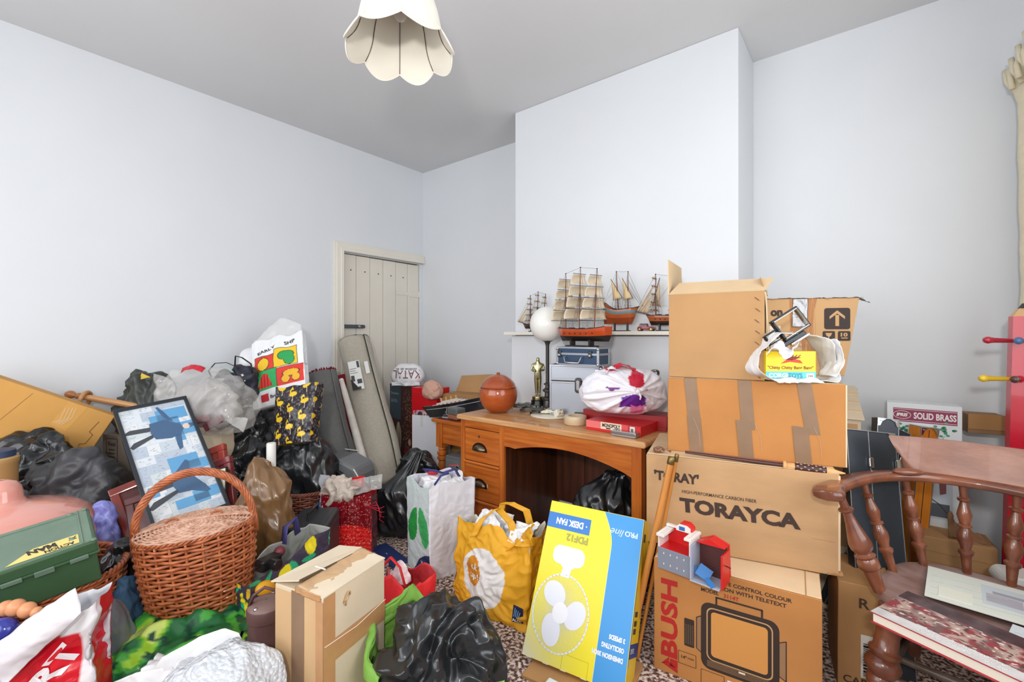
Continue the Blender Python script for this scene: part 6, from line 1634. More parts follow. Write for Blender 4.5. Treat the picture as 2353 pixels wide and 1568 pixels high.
def brown_bag():
    M = yawz(600, 2.13, 0, 8)
    th = thing('brown_translucent_bag', 'tall brown translucent plastic bag behind the wicker basket handle', 'bag', M)
    m = mat('brown_polythene', (132, 98, 62), rough=.25, voro=.5, vorscale=6, bump=.3, bscale=14, rgb2=(112, 80, 48), vscale=7, spec=.7)
    vs, fs = sack(.145, .11, .66, seed=56, amp=.045, f=5, sub=6, top=.72, vstretch=.5, lean=(-.0, .03)); MB().add(vs, fs).build('bag', m, th, smooth=180)
    MB().lathe([(.022, .50), (.022, .70), (.020, .705)], 16, 0, T(-.01, .15, 0)).build('white_tube_end', white_m, th, smooth=40)
brown_bag()

# ------------------------------------------------------------------ big carton, towel pole, frames, picture
def big_carton():
    TL, TR = W(-70, 846, 2.12), W(264, 957, 2.42)
    x = (TR-TL).normalized(); up = V((0, 0, 1)); z = (up-x*up.dot(x)).normalized(); y = z.cross(x)
    z = (z - y*.12).normalized() if False else z
    Wd = (TR-TL).length; H = .72; t = .09
    BLp = TR-z*.24
    M, _, _ = frame3(TL, TR, TL-z*H)
    M = M
    lowz = (M @ V((Wd, 0, 0))).z
    th = thing('large_flat_carton', 'large flat tan carton leaning steeply against the left wall', 'box', M)
    m = mat('cardboard_ochre', (206, 152, 76), rough=.7, var=.08, vscale=3, bump=.2, bscale=60)
    # cut so that the lower edge reaches the floor
    z0 = H-((M @ V((Wd, 0, H))).z-.01)/z.z if z.z else 0
    zl = H-((M @ V((0, 0, H))).z-.01)/z.z
    MB().add([(0, 0, zl), (Wd, 0, z0), (Wd, 0, H), (0, 0, H), (0, t, zl), (Wd, t, z0), (Wd, t, H), (0, t, H)], [(0, 1, 2, 3), (7, 6, 5, 4), (3, 2, 6, 7), (1, 5, 6, 2), (0, 3, 7, 4), (0, 4, 5, 1)]).build('body', m, th, bevel=.004)
    for i in range(4): MB().tube([(Wd-.16-.012*i, -.001, H-.02-.005*i), (Wd-.15-.012*i, -.001, H-.07-.01*i), (Wd-.17-.012*i, -.001, H-.12)], .0011, 4).build('tape_glint', flat(236, 220, 196, .2), th)
    MB().prism([(Wd-.20, H-.002), (Wd-.12, H-.002), (Wd-.14, H-.14), (Wd-.21, H-.13)], -.0006, -.0001).build('clear_tape', mat('ochre_tape', (214, 160, 84), rough=.2), th)
    ring(th, flat(120, 80, 40), [(Wd-.045, H-.05), (Wd-.055, H-.11), (Wd-.035, H-.12), (Wd-.04, H-.17), (Wd-.06, H-.18), (Wd-.05, H-.24)], .003, closed=False, name='split')
    ring(th, flat(150, 108, 56), [(Wd*.42, H-.02), (Wd*.30, H-.30)], .002, closed=False, name='crease')
    MB().lathe([(.028, 0), (.030, .004), (.022, .012), (.004, .015)], 24, 0, T(Wd-.155, -.001, H-.225) @ RX(90)).build('black_knob', black_m, th, smooth=50)
    # box marked real behind its right end
    M2, W2 = frameup(W(236, HY, 2.52), W(330, HY, 2.42), 0)
    t2 = carton(M2, W2, .1, EYE-(1000-HY)/F*2.5, mat('old_card', (126, 112, 100), rough=.8), 'printed_tea_carton', 'old dim carton with lettered panel behind the picture and the large flat carton', seed=57)
    h = EYE-(1000-HY)/F*2.5; ring(t2, flat(60, 50, 46), rrect(.03, .12, h-.16, h-.02, .003), .004); text(t2, flat(60, 50, 46), 'Real', .045, h-.06, .06, .022)
    for i in range(4): rect(t2, flat(70, 60, 54), .05, .10, h-.085-i*.02, h-.078-i*.02)
big_carton()
def towel_pole():
    A, B = W(150, 905, 2.50), W(420, 952, 2.62)
    d = B-A; L_ = d.length; M = Matrix.Translation(A) @ d.to_track_quat('Z', 'Y').to_matrix().to_4x4()
    th = thing('curtain_pole', 'varnished wooden curtain pole with ball finial and ring above the flat carton', 'pole', M)
    m = wood('pole_wood', (204, 152, 100), (186, 130, 80), .35, (10, 10, 1.5)); m2 = mat('finial_wood', (172, 108, 58), rough=.3, coat=.4)
    MB().lathe([(.002, -.002), (.014, .004), (.022, .018), (.022, .032), (.014, .046), (.011, .052), (.017, .06), (.019, .075), (.014, .084)], 20).build('finial', m2, th, smooth=50)
    MB().lathe([(.017, .084), (.017, L_)], 20).build('shaft', m, th, smooth=50)
    MB().tube([(.040*cos(t)+.002, .040*sin(t)-.012, .098) for t in [2*pi*i/28 for i in range(28)]], .011, 10, closed=True).build('ring', m, th, smooth=180)
towel_pole()
def frames():
    rd = wood('frame_red', (138, 44, 28), (110, 30, 20), .22, (8, 8, 1), 2, .5); pl = mat('frame_plum', (92, 44, 44), rough=.25, coat=.4)
    def slab(name, label, TL, TR, BL, t, m, inner=None, cat='picture frame', bw=.035):
        M, Wd, H = frame3(TL, TR, BL); th = thing(name, label, cat, M)
        b = box('backing', inner or m, th, bw*.6, Wd-bw*.6, t*.3, t, bw*.6, H-bw*.6, 0)
        for (x0, x1, z0, z1) in ((0, Wd, 0, bw), (0, Wd, H-bw, H), (0, bw, bw, H-bw), (Wd-bw, Wd, bw, H-bw)): box('rail', m, th, x0, x1, 0, t, z0, z1, .004)
        return th, Wd, H
    slab('red_framed_board', 'glossy red-brown framed board leaning left of the picture', W(246, 1128, 2.02), W(345, 1088, 2.12), W(318, 1420, 1.80), .035, rd, mat('plum_panel', (84, 36, 34), rough=.3))
    th, Wd, H = slab('plum_framed_board', 'plum-coloured framed board in front of the red-brown one', W(284, 1150, 1.98), W(362, 1122, 2.04), W(348, 1420, 1.78), .03, pl, pl, bw=.03)
    slab('pale_grey_board', 'narrow pale grey board at the lower left corner of the picture', W(326, 1166, 2.03), W(356, 1154, 2.05), W(372, 1330, 1.88), .02, mat('pale_board', (196, 194, 182), rough=.6), None, 'board', .004)
    slab('dark_red_framed_board', 'dark red frame edge showing right of the picture top', W(468, 1035, 2.30), W(512, 1018, 2.30), W(500, 1200, 2.16), .03, mat('frame_brick', (150, 56, 44), rough=.3, coat=.4), None)
    slab('small_red_framed_board', 'second smaller dark red frame stepping down beside the picture', W(486, 1062, 2.26), W(526, 1046, 2.26), W(516, 1230, 2.12), .03, mat('frame_wine', (118, 44, 46), rough=.3, coat=.4), None)
    slab('cream_backed_board', 'cream board with thin black edge behind the right side of the picture', W(470, 1085, 2.20), W(520, 1072, 2.20), W(530, 1290, 2.02), .015, black_m, mat('cream_board', (216, 212, 190), rough=.6), 'board', .006)
frames()
def picture():
    TL, TR, BL_ = W(258, 942, 2.13), W(428, 909, 2.355), W(355, 1226, 1.90)
    M, Wd, H = frame3(TL, TR, BL_)
    th = thing('framed_print', 'black-framed blue and white newsprint collage print leaning sideways behind the wicker basket', 'picture', M)
    bk = mat('frame_black', (30, 38, 46), rough=.25, coat=.4); t = .022; bw = .016
    for (x0, x1, z0, z1) in ((0, Wd, 0, bw), (0, Wd, H-bw, H), (0, bw, bw, H-bw), (Wd-bw, Wd, bw, H-bw)): box('frame_rail', bk, th, x0, x1, 0, t, z0, z1, .002)
    box('print', mat('newsprint', (206, 214, 222), rough=.4, var=.05, vscale=30), th, bw*.7, Wd-bw*.7, .010, .016, bw*.7, H-bw*.7, 0)
    Y = .0092
    rnd = random.Random(4); shades = [flat(*c, .4) for c in ((216, 222, 228), (196, 206, 216), (182, 194, 208), (224, 226, 228), (204, 212, 214))]; tx = flat(150, 164, 182, .4)
    z = .02
    while z < H-.03:
        x = .018; rh = rnd.uniform(.035, .06)
        while x < Wd-.03:
            w_ = min(rnd.uniform(.035, .075), Wd-.018-x); rh_ = min(rh, H-.018-z)
            rect(th, rnd.choice(shades), x, x+w_, z, z+rh_, y=Y, name='newspaper_piece')
            b = MB()
            for k in range(9):
                xx = x+w_*rnd.uniform(.08, .8); zz = z+rh_*rnd.uniform(.1, .85); s = rnd.uniform(.002, .010); a = rnd.uniform(-.5, .5)
                b.add([(xx, Y-.0003, zz), (xx+s, Y-.0003, zz+s*a), (xx+s, Y-.0003, zz+s*a+.0022), (xx, Y-.0003, zz+.0022)], [(0, 1, 2, 3)])
            b.build('newspaper_text', tx, th, kind='stuff'); x += w_+.001
        z += rh+.001
    blue = flat(84, 156, 204, .4); lb = flat(120, 176, 214, .4); dk = flat(34, 82, 124, .4); bl = flat(36, 40, 50, .4); fc = flat(226, 200, 186, .4)
    for (x0, x1, z0, z1) in ((.50, .92, .82, .92), (.40, .60, .80, .88), (.48, .96, .67, .78), (.64, .78, .62, .84), (.44, .84, .38, .50), (.60, .94, .36, .44), (.36, .80, .10, .17), (.60, .96, .12, .20), (.10, .22, .24, .32)):
        rect(th, blue, x0*Wd, x1*Wd, z0*H, z1*H, y=Y-.0006, name='blue_patch')
    P = lambda pts: [(a*Wd, b*H) for a, b in pts]
    Y2 = Y-.0010
    # two generic coated figures lying sideways in the print
    poly(th, dk, P([(.36, .735), (.38, .82), (.60, .83), (.70, .79), (.78, .76), (.80, .72), (.74, .68), (.60, .66), (.40, .68)]), y=Y2, name='printed_coat')
    poly(th, dk, P([(.62, .82), (.70, .80), (.62, .90), (.56, .955), (.53, .95), (.57, .88)]), y=Y2, name='printed_sleeve'); poly(th, dk, P([(.66, .68), (.74, .68), (.70, .56), (.645, .55), (.64, .60)]), y=Y2, name='printed_sleeve')
    poly(th, bl, P([(.38, .79), (.12, .80), (.06, .785), (.06, .765), (.36, .755)]), y=Y2, name='printed_leg'); poly(th, bl, P([(.38, .725), (.12, .69), (.06, .66), (.09, .64), (.38, .70)]), y=Y2, name='printed_leg')
    poly(th, fc, [(Wd*.845+.016*cos(t_), H*.735+.016*sin(t_)) for t_ in [2*pi*i/16 for i in range(16)]], y=Y2, name='printed_face'); poly(th, dk, P([(.88, .755), (.97, .75), (.97, .725), (.88, .715)]), y=Y2, name='printed_cap')
    poly(th, dk, P([(.40, .28), (.44, .36), (.66, .46), (.70, .44), (.66, .34), (.80, .22), (.84, .17), (.78, .165), (.60, .21), (.44, .22)]), y=Y2, name='printed_coat')
    poly(th, bl, P([(.42, .32), (.15, .30), (.05, .285), (.06, .265), (.40, .28)]), y=Y2, name='printed_leg'); poly(th, bl, P([(.44, .25), (.12, .21), (.04, .17), (.08, .155), (.44, .225)]), y=Y2, name='printed_leg')
    MB().box(bw, Wd-bw, .0065, .0072, bw, H-bw).build('glass', mat('picture_glass', (235, 240, 245), rough=.03, alpha=.03), th)
picture()
# ------------------------------------------------------------------ wicker
wick = wood('wicker_rod', (192, 112, 66), (152, 76, 40), .38, (6, 6, 6), 5, .3)
wick_l = wood('wicker_lid_rod', (214, 172, 148), (176, 126, 100), .55, (6, 6, 6), 5, .05)
def weave(th, rx0, ry0, rx1, ry1, H, rows, stakes, m, r=.0045, part='woven_side', bulge=.0, e=1.0, zf=None):
    """woven oval wall: weavers as wavy tubes over upright stakes"""
    def P(a, t, off):
        rx = rx0+(rx1-rx0)*t+bulge*sin(pi*t)+off; ry = ry0+(ry1-ry0)*t+bulge*sin(pi*t)+off
        return V((rx*cos(a), ry*sin(a), H*t))
    b = MB(); n = stakes*4
    for j in range(rows):
        t = (j+.5)/rows; ph = 0 if j % 2 else pi
        b.tube([P(2*pi*i/n, t+.12/rows*sin(i*.7+j), r*1.1*cos(i*pi/4*1.0+ph)+random.uniform(-.0006, .0006)) for i in range(n)], r, 6, closed=True)
    b.build(part, m, th, smooth=180, kind='stuff')
    b = MB()
    for k in range(stakes):
        a = 2*pi*k/stakes+pi/stakes*0; b.tube([P(a, t/10, 0) for t in range(11)], r*.95, 6)
    b.build('upright_stakes', m, th, smooth=180, kind='stuff')
    return P
def braid(P, t, n, r, m, th, name, strands=3, cyc=18):
    for k in range(strands):
        MB().tube([P(2*pi*i/n, t, r*1.2*cos(2*pi*(i*cyc/n)+k*2*pi/strands))+V((0, 0, r*1.2*sin(2*pi*(i*cyc/n)+k*2*pi/strands))) for i in range(n)], r, 6, closed=True).build(name, m, th, smooth=180)
def picnic_basket():
    M = yawz(467, 1.76, .190, 22) @ RY(-4) @ Matrix.Diagonal((.86, .90, 1, 1))
    th = thing('picnic_basket', 'large lidded oval wicker picnic basket with a tall twisted hoop handle', 'basket', M)
    H = .315; P = weave(th, .185, .125, .225, .165, H, 23, 24, wick, .0060, bulge=.010)
    braid(P, 1.01, 150, .0052, wick, th, 'rim_rod', 3, 22); braid(P, .0, 120, .0048, wick, th, 'foot_rod', 2, 18)
    b = MB(); b.add([(.185*cos(2*pi*i/40), .125*sin(2*pi*i/40), .004) for i in range(40)], [tuple(range(39, -1, -1))]); b.build('base', wick, th)
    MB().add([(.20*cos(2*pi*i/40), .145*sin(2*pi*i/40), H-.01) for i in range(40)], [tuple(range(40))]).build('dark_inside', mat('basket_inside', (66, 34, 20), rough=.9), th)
    # two half lids: fans of rods woven across, meeting at the handle line
    for s in (-1, 1):
        lid = MB(); zc = H+.012
        n = 15
        for j in range(n):
            k = (j+1)/n
            pts = []
            for i in range(73):
                a = pi*i/72; x = .222*k*cos(a) if s > 0 else .222*k*cos(a); y = .160*k*sin(a)*s
                pts.append((x, y+s*.010, zc+.020*(1-k*k)+.0016*cos(i*pi/3+(j % 2)*pi)))
            lid.tube(pts, .0046, 6)
        for i in range(13):
            a = pi*i/12; lid.tube([(.222*k/8*cos(a), s*(.010+.160*k/8*sin(a)), zc+.020*(1-(k/8)**2)) for k in range(9)], .0042, 6)
        lid.build('lid', wick_l, th, smooth=180, kind='stuff')
        for q in range(2): MB().tube([(x*.222, s*(.004+.006*q)+.002*sin(x*40), zc+.021*(1-x*x)+.003*q) for x in [-1+2*i/40 for i in range(41)]], .0055, 6).build('lid_spine', wick_l, th, smooth=180)
    for x in (-.09, .08): MB().tube([(x+.022*cos(t), .012*sin(t), H+.036+.008*sin(t)) for t in [2*pi*i/20 for i in range(20)]], .004, 6, closed=True).build('lid_loop', wick, th, smooth=180)
    # hoop handle across the long axis
    def hp(t): a = pi*t; return V((-.228*cos(a), 0, H-.03+.245*sin(a)**.85)) if 0 < t < 1 else V((-.228*cos(a), 0, H-.06))
    for k in range(7):
        pts = []
        for i in range(90):
            t = i/89; p = hp(t); q = 2*pi*(t*5)+k*2*pi/7; rr = .0105
            tan = (hp(min(1, t+.01))-hp(max(0, t-.01))).normalized(); sd = V((0, 1, 0)); nn = tan.cross(sd)
            pts.append(p+sd*rr*cos(q)+nn*rr*sin(q))
        MB().tube(pts, .0062, 6).build('handle_rod', wick, th, smooth=180)
    for s in (-1, 1): MB().tube([(s*(.222+.010*cos(t*6)), .014*sin(t*6), H-.05+.085*t) for t in [i/30 for i in range(31)]], .005, 6).build('handle_binding', wick, th, smooth=180)
picnic_basket()
def lettuce_bag():
    M = yawz(424, 1.63, 0, 14); cols = []
    vs, fs = sack(.275, .21, .225, seed=61, amp=.035, f=6, sub=6, top=.95)
    for v in vs:
        n = noise.noise(V(v)*11+V((2, 3, 4))); k = noise.noise(V(v)*26+V((7, 1, 4)))
        c = (34, 104, 58) if n < .05 else ((156, 206, 54) if n > .20 else (70, 160, 60))
        if n > .32: c = (210, 232, 120)
        if k > .35: c = (22, 70, 52)
        cols.append(lin(c))
    th = thing('green_salad_bag', 'glossy green shopping bag with a lime leaf pattern under the picnic basket', 'bag', M)
    MB().add(vs, fs).build('bag', mat('printed_plastic', (0, 0, 0)), th, smooth=180, cols=cols)
    gm = mat('green_handle', (58, 170, 84), rough=.4)
    crumple_sheet(lambda u, v: V((-.30+.07*u, -.06-.03*u, .16+.16*v-.05*u)), 12, 16, gm, th, 'handle_flap', 4, .012, 12, .002)
    MB().tube([(-.25, -.11, .25), (-.23, -.16, .19), (-.17, -.19, .18), (-.14, -.20, .20)], .007, 6, flat=.3).build('handle', gm, th, smooth=180)
    MB().tube([(.20, -.16, .14), (.225, -.12, .22), (.20, -.17, .10), (.10, -.20, .08)], .007, 6, flat=.3).build('handle', gm, th, smooth=180)
lettuce_bag()
def left_basket_and_toolbox():
    M = yawz(74, 1.60, 0, 0)
    th = thing('open_wicker_basket', 'round wicker basket under the green toy case at the left edge', 'basket', M)
    P = weave(th, .22, .20, .265, .235, .40, 34, 26, wick, .0052, bulge=.006); braid(P, 1.0, 150, .006, wick, th, 'rim_rod', 3, 22)
    MB().add([(.22*cos(2*pi*i/40), .20*sin(2*pi*i/40), .004) for i in range(40)], [tuple(range(39, -1, -1))]).build('base', wick, th)
    for k in range(0): MB().tube([(.262+.012*cos(t*9+k*2), .10*cos(t*pi)+.012*sin(t*9+k*2)-.03, .39+.13*sin(pi*t)) for t in [i/30 for i in range(31)]], .006, 6).build('side_handle_rod', wick, th, smooth=180)
    # toolbox-like toy case
    TR = W(222, 1242, 1.50); d = V((0, 0, 0)); c2w = lambda X, Z, z: V((X*CT-Z*ST, X*ST+Z*CT, z))
    x = c2w(.70, .73, .14).normalized(); y = c2w(-.70, .72, .20); y = (y-x*y.dot(x)).normalized(); z = x.cross(y)
    Wd, D, H = .42, .25, .150; o = TR-x*Wd-z*H
    M = Matrix(((x.x, y.x, z.x, o.x), (x.y, y.y, z.y, o.y), (x.z, y.z, z.z, o.z), (0, 0, 0, 1)))
    th = thing('green_toy_case', 'olive green plastic case with an upside-down yellow label lying on the wicker basket', 'case', M)
    gn = mat('olive_plastic', (62, 92, 62), rough=.35, var=.06, vscale=6); gl = mat('olive_plastic_lid', (102, 124, 106), rough=.4, var=.10, vscale=9)
    box('lower_shell', gn, th, .004, Wd-.004, .004, D-.004, 0, H-.044, .005)
    box('lid', gn, th, 0, Wd, 0, D, H-.040, H, .006); box('lid_panel', gl, th, .008, Wd-.008, .008, D-.008, H-.002, H+.002, .003)
    box('lid_ridge', gl, th, Wd-.034, Wd-.030, .008, D-.008, H+.001, H+.005, .001); box('lid_ridge', gl, th, .01, Wd-.034, D-.03, D-.026, H+.001, H+.005, .001)
    box('joint_rim', gn, th, -.003, Wd+.003, -.003, D+.003, H-.046, H-.038, .002)
    for i, xx in enumerate((.03, .13, .20, .27, .35)): box('hinge_clip', gl, th, xx, xx+.045, -.008, 0, H-.050-.004*(i % 2), H-.036, .002)
    for (a, b_) in ((Wd-.012, D-.012), (Wd-.055, .055), (Wd-.006, .006), (Wd-.05, D-.02)): MB().ball((a, b_, H+.003), .008, 8, 0, None, (1, 1, .6)).build('boss', gl, th, smooth=180)
    tm = TOP(H+.0022); ye = flat(232, 204, 120, .4); bk = flat(40, 40, 34, .4)
    poly(th, ye, [(Wd-.205, .018), (Wd-.040, .018), (Wd-.040, .075), (Wd-.145, .075)], M=tm, y=-.001, name='label')
    text(th, bk, 'ACTION', Wd-.052, .038, .070, .018, rot=180, M=tm, y=-.0016, bold=.04, shear=-.2); text(th, bk, 'MAN', Wd-.095, .068, .066, .028, rot=180, M=tm, y=-.0016, bold=.06, shear=-.2)
    ring(th, bk, [(Wd-.062, .05), (Wd-.046, .066)], .004, M=tm, y=-.0018, closed=False); ring(th, bk, [(Wd-.046, .05), (Wd-.062, .066)], .004, M=tm, y=-.0018, closed=False)
    ring(th, gl, rrect(Wd-.42, Wd-.225, .035, .165, .005), .003, M=tm, y=-.001, name='moulded_panel')
    for i, s in enumerate(('NAME', 'RANK', 'SERIAL')): text(th, flat(206, 214, 200), s, Wd-.225, .072+.035*i, .145, .024, rot=180, M=tm, y=-.0014, bold=.05)
left_basket_and_toolbox()
def pink_dome():
    M = yawz(2, 1.76, .325, 0) @ Matrix.Scale(.9, 4)
    th = thing('pink_enamel_lampshade', 'pink enamel dome lampshade with a knob top behind the green case', 'lampshade', M)
    m = mat('pink_enamel', (226, 156, 142), rough=.14, coat=.6, var=.05, vscale=4)
    pr = [(.352, 0), (.350, .01), (.345, .06), (.33, .14), (.30, .205), (.24, .25), (.16, .275), (.10, .285), (.078, .295), (.068, .315), (.066, .34), (.060, .365), (.045, .385), (.02, .395), (.002, .397)]
    MB().lathe(pr, 64, caps=False).build('dome', m, th, smooth=60, solid=.003)
    MB().tube([(.351*cos(2*pi*i/64), .351*sin(2*pi*i/64), 0) for i in range(64)], .005, 8, closed=True).build('rolled_rim', m, th, smooth=180)
    M2, W2 = frameup(W(-140, HY, 1.80), W(0, HY, 1.80), 0)
    carton(M2 @ T(.02, -.12, 0), .30, .28, .32, card_dark, 'plain_brown_carton', 'brown carton under the pink dome lampshade', seed=63)
pink_dome()
S_bag('large slack grey bin bag in front of the flat carton at the left', 166, 2.16, .23, .13, .70, seed=64, m=binbag2, amp=.04, f=5, top=.9, a=8)
S_bag('shiny black bin bag at the left edge beside the slack grey one', 66, 2.20, .29, .13, .765, seed=65, amp=.06, f=6, top=.95)
S_bag('small blue-violet plastic bag right of the green case', 236, 1.90, .075, .06, .545, 0, mat('violet_polythene', (84, 92, 186), rough=.3, voro=.5, vorscale=10, rgb2=(150, 150, 206), vscale=6), name='violet_bag', seed=66, amp=.02, f=12, sub=5)
S_bag('dark bin bag between the green case and the red frame', 282, 1.78, .09, .10, .44, seed=67, amp=.03, f=7, sub=5)
S_bag('grey translucent bin bag standing right of the wicker basket at the left', 252, 1.52, .040, .10, .36, 0, mat('grey_polythene', (112, 116, 124), rough=.3, voro=.5, vorscale=8), name='grey_bag', seed=68, amp=.02, f=9, sub=5, top=.8, vstretch=.5)
S_bag('blue denim bundle between the wicker basket and the green leafy bag', 286, 1.66, .05, .06, .36, 0, mat('denim', (60, 92, 122), rough=.8, bump=.4, bscale=200), name='denim_bundle', cat='clothes', seed=69, amp=.015, f=12, sub=5)
M, Wd = frameup(W(285, HY, 1.50), W(345, HY, 1.42), 0)
carton(M, .13, .10, .145, card_dark, 'low_brown_carton', 'low brown carton in the gap below the green leafy bag', seed=70)

def red_bag():
    M = yawz(-285, 1.155, 0, 20); Wd, D, H = .44, .12, .47
    def paint(fc, a, b):
        if fc == 0:
            e = .10+.05*sin(a*9)
            if b > .97-.10*a: return (236, 234, 236)
            if a > .95: return (232, 226, 228)
            k = noise.noise(V((a*8, b*5, 1)))
            return (206+16*k, 14+10*k, 34+8*k)
        return (232, 226, 230) if (fc == 1 and a < .3) else (196, 20, 40)
    th, S = tote(M, Wd, D, H, paint, vc_gloss, 'red_carrier_bag', 'bright red carrier bag with big white ART letters at the lower left corner', 'bag', seed=71, amp=.020, f=7, bulge=.02, inner=(.8, .8, .82), jag=.03, sagx=lambda x: .66+.34*x)
    text(th, flat(236, 230, 232, .3), 'ART', .305, .232, .17, .066, rot=46, S=S, bold=.05, off=.004)
    wp = mat('white_bag_lining', (218, 212, 216), rough=.45, voro=.2, vorscale=8)
    def f(u, v):
        # lining flap folded out over the front
        A, B, C, D_ = V((.20, .0, .375)), V((.395, .03, .515)), V((.43, -.02, .465)), V((.275, -.045, .315))
        p = A*(1-u)*(1-v)+B*u*(1-v)+C*u*v+D_*(1-u)*v
        return p+V((0, -.035*sin(pi*v)*sin(pi*u)-.01, .012*sin(pi*u)*(1-v)))
    crumple_sheet(f, 40, 30, wp, th, 'lining_flap', 5, .008, 9, .0015)
    # muscled blue toy
    M = yawz(4, 1.27, .395, 0) @ Matrix.Scale(.82, 4)
    t = thing('blue_muscle_toy', 'blue plastic muscle-chested toy with orange arm poking out of the red bag', 'toy', M)
    bl = mat('toy_deep_blue', (40, 48, 140), rough=.2, coat=.4); og = mat('toy_flesh', (216, 148, 104), rough=.35)
    b = MB(); 
    for (c, r, s) in (((-.05, 0, .03), .055, (1, .8, 1)), ((.015, -.01, .035), .045, (1, .8, .9)), ((-.02, -.03, .0), .05, (1.2, .7, .9)), ((.05, .0, .01), .038, (1, .8, .9)), ((-.09, 0, .03), .04, (1, 1, 1))): b.ball(c, r, 14, 0, None, s)
    b.build('chest', bl, t, smooth=180)
    b = MB()
    for (c, r) in (((-.02, .03, .085), .026), ((.015, .03, .088), .028), ((.055, .03, .080), .026), ((.088, .03, .072), .018)): b.ball(c, r, 12)
    b.build('arm', og, t, smooth=180)
    text(t, flat(210, 216, 230), 'K', -.02, -.03, .03, .034, rot=60, y=-.065)
red_bag()
def white_heap():
    # white carrier bag and bubble wrap at the bottom edge
    M = yawz(410, 1.36, 0, 0)
    th = thing('white_carrier_heap', 'white carrier bag with long handle loops in front of the green leafy bag', 'bag', M)
    vs, fs = sack(.15, .10, .265, seed=72, amp=.04, f=6, sub=6, top=.8); MB().add(vs, fs).build('bag', whitebag, th, smooth=180)
    def band(nm, P, w_, sd):
        def f(u, v):
            n = len(P)-1; s = min(n-1e-6, u*n); i = int(s); fr = s-i; fr = fr*fr*(3-2*fr)*.5+fr*.5; p = V(P[i]).lerp(V(P[i+1]), fr); q = (V(P[min(n, i+1)])-V(P[i])).normalized(); nn = V((0, -1, 0)).cross(q); return p+nn*w_*(v-.5)*(.7+.5*sin(pi*u))
        crumple_sheet(f, 50, 10, whitebag, th, nm, sd, .008, 9, .0015)
    band('handle', [(-.21, -.02, .13), (-.16, -.03, .20), (-.08, -.05, .235), (.0, -.06, .26), (.07, -.05, .285)], .055, 3)
    band('handle', [(-.03, -.05, .25), (.02, -.06, .30), (.09, -.03, .325), (.16, -.01, .345), (.20, 0, .27)], .06, 5)
    m = mat('bubble_wrap', (204, 208, 214), rough=.18, spec=.8)
    nt = m.node_tree; N = nt.nodes; L = nt.links; tc = N.new('ShaderNodeTexCoord'); vo = N.new('ShaderNodeTexVoronoi'); vo.inputs['Scale'].default_value = 85; bp = N.new('ShaderNodeBump'); bp.inputs['Strength'].default_value = 1; bp.inputs['Distance'].default_value = .006; bp.invert = True
    L.new(tc.outputs['Object'], vo.inputs['Vector']); L.new(vo.outputs['Distance'], bp.inputs['Height']); L.new(bp.outputs[0], N['Principled BSDF'].inputs['Normal'])
    th = thing('bubble_wrap_bundle', 'bulky bundle of clear bubble wrap at the bottom edge beside the tall carton', 'packaging', yawz(512, 1.25, 0, 6))
    vs, fs = sack(.165, .12, .375, seed=73, amp=.025, f=6, sub=6, top=.9); MB().add(vs, fs).build('wrap', m, th, smooth=180)
    crumple_sheet(lambda u, v: V((-.15+.30*u, -.10-.02*v, .335-.25*v+.02*u)), 60, 50, m, th, 'outer_layer', 8, .014, 8, .002)
white_heap()
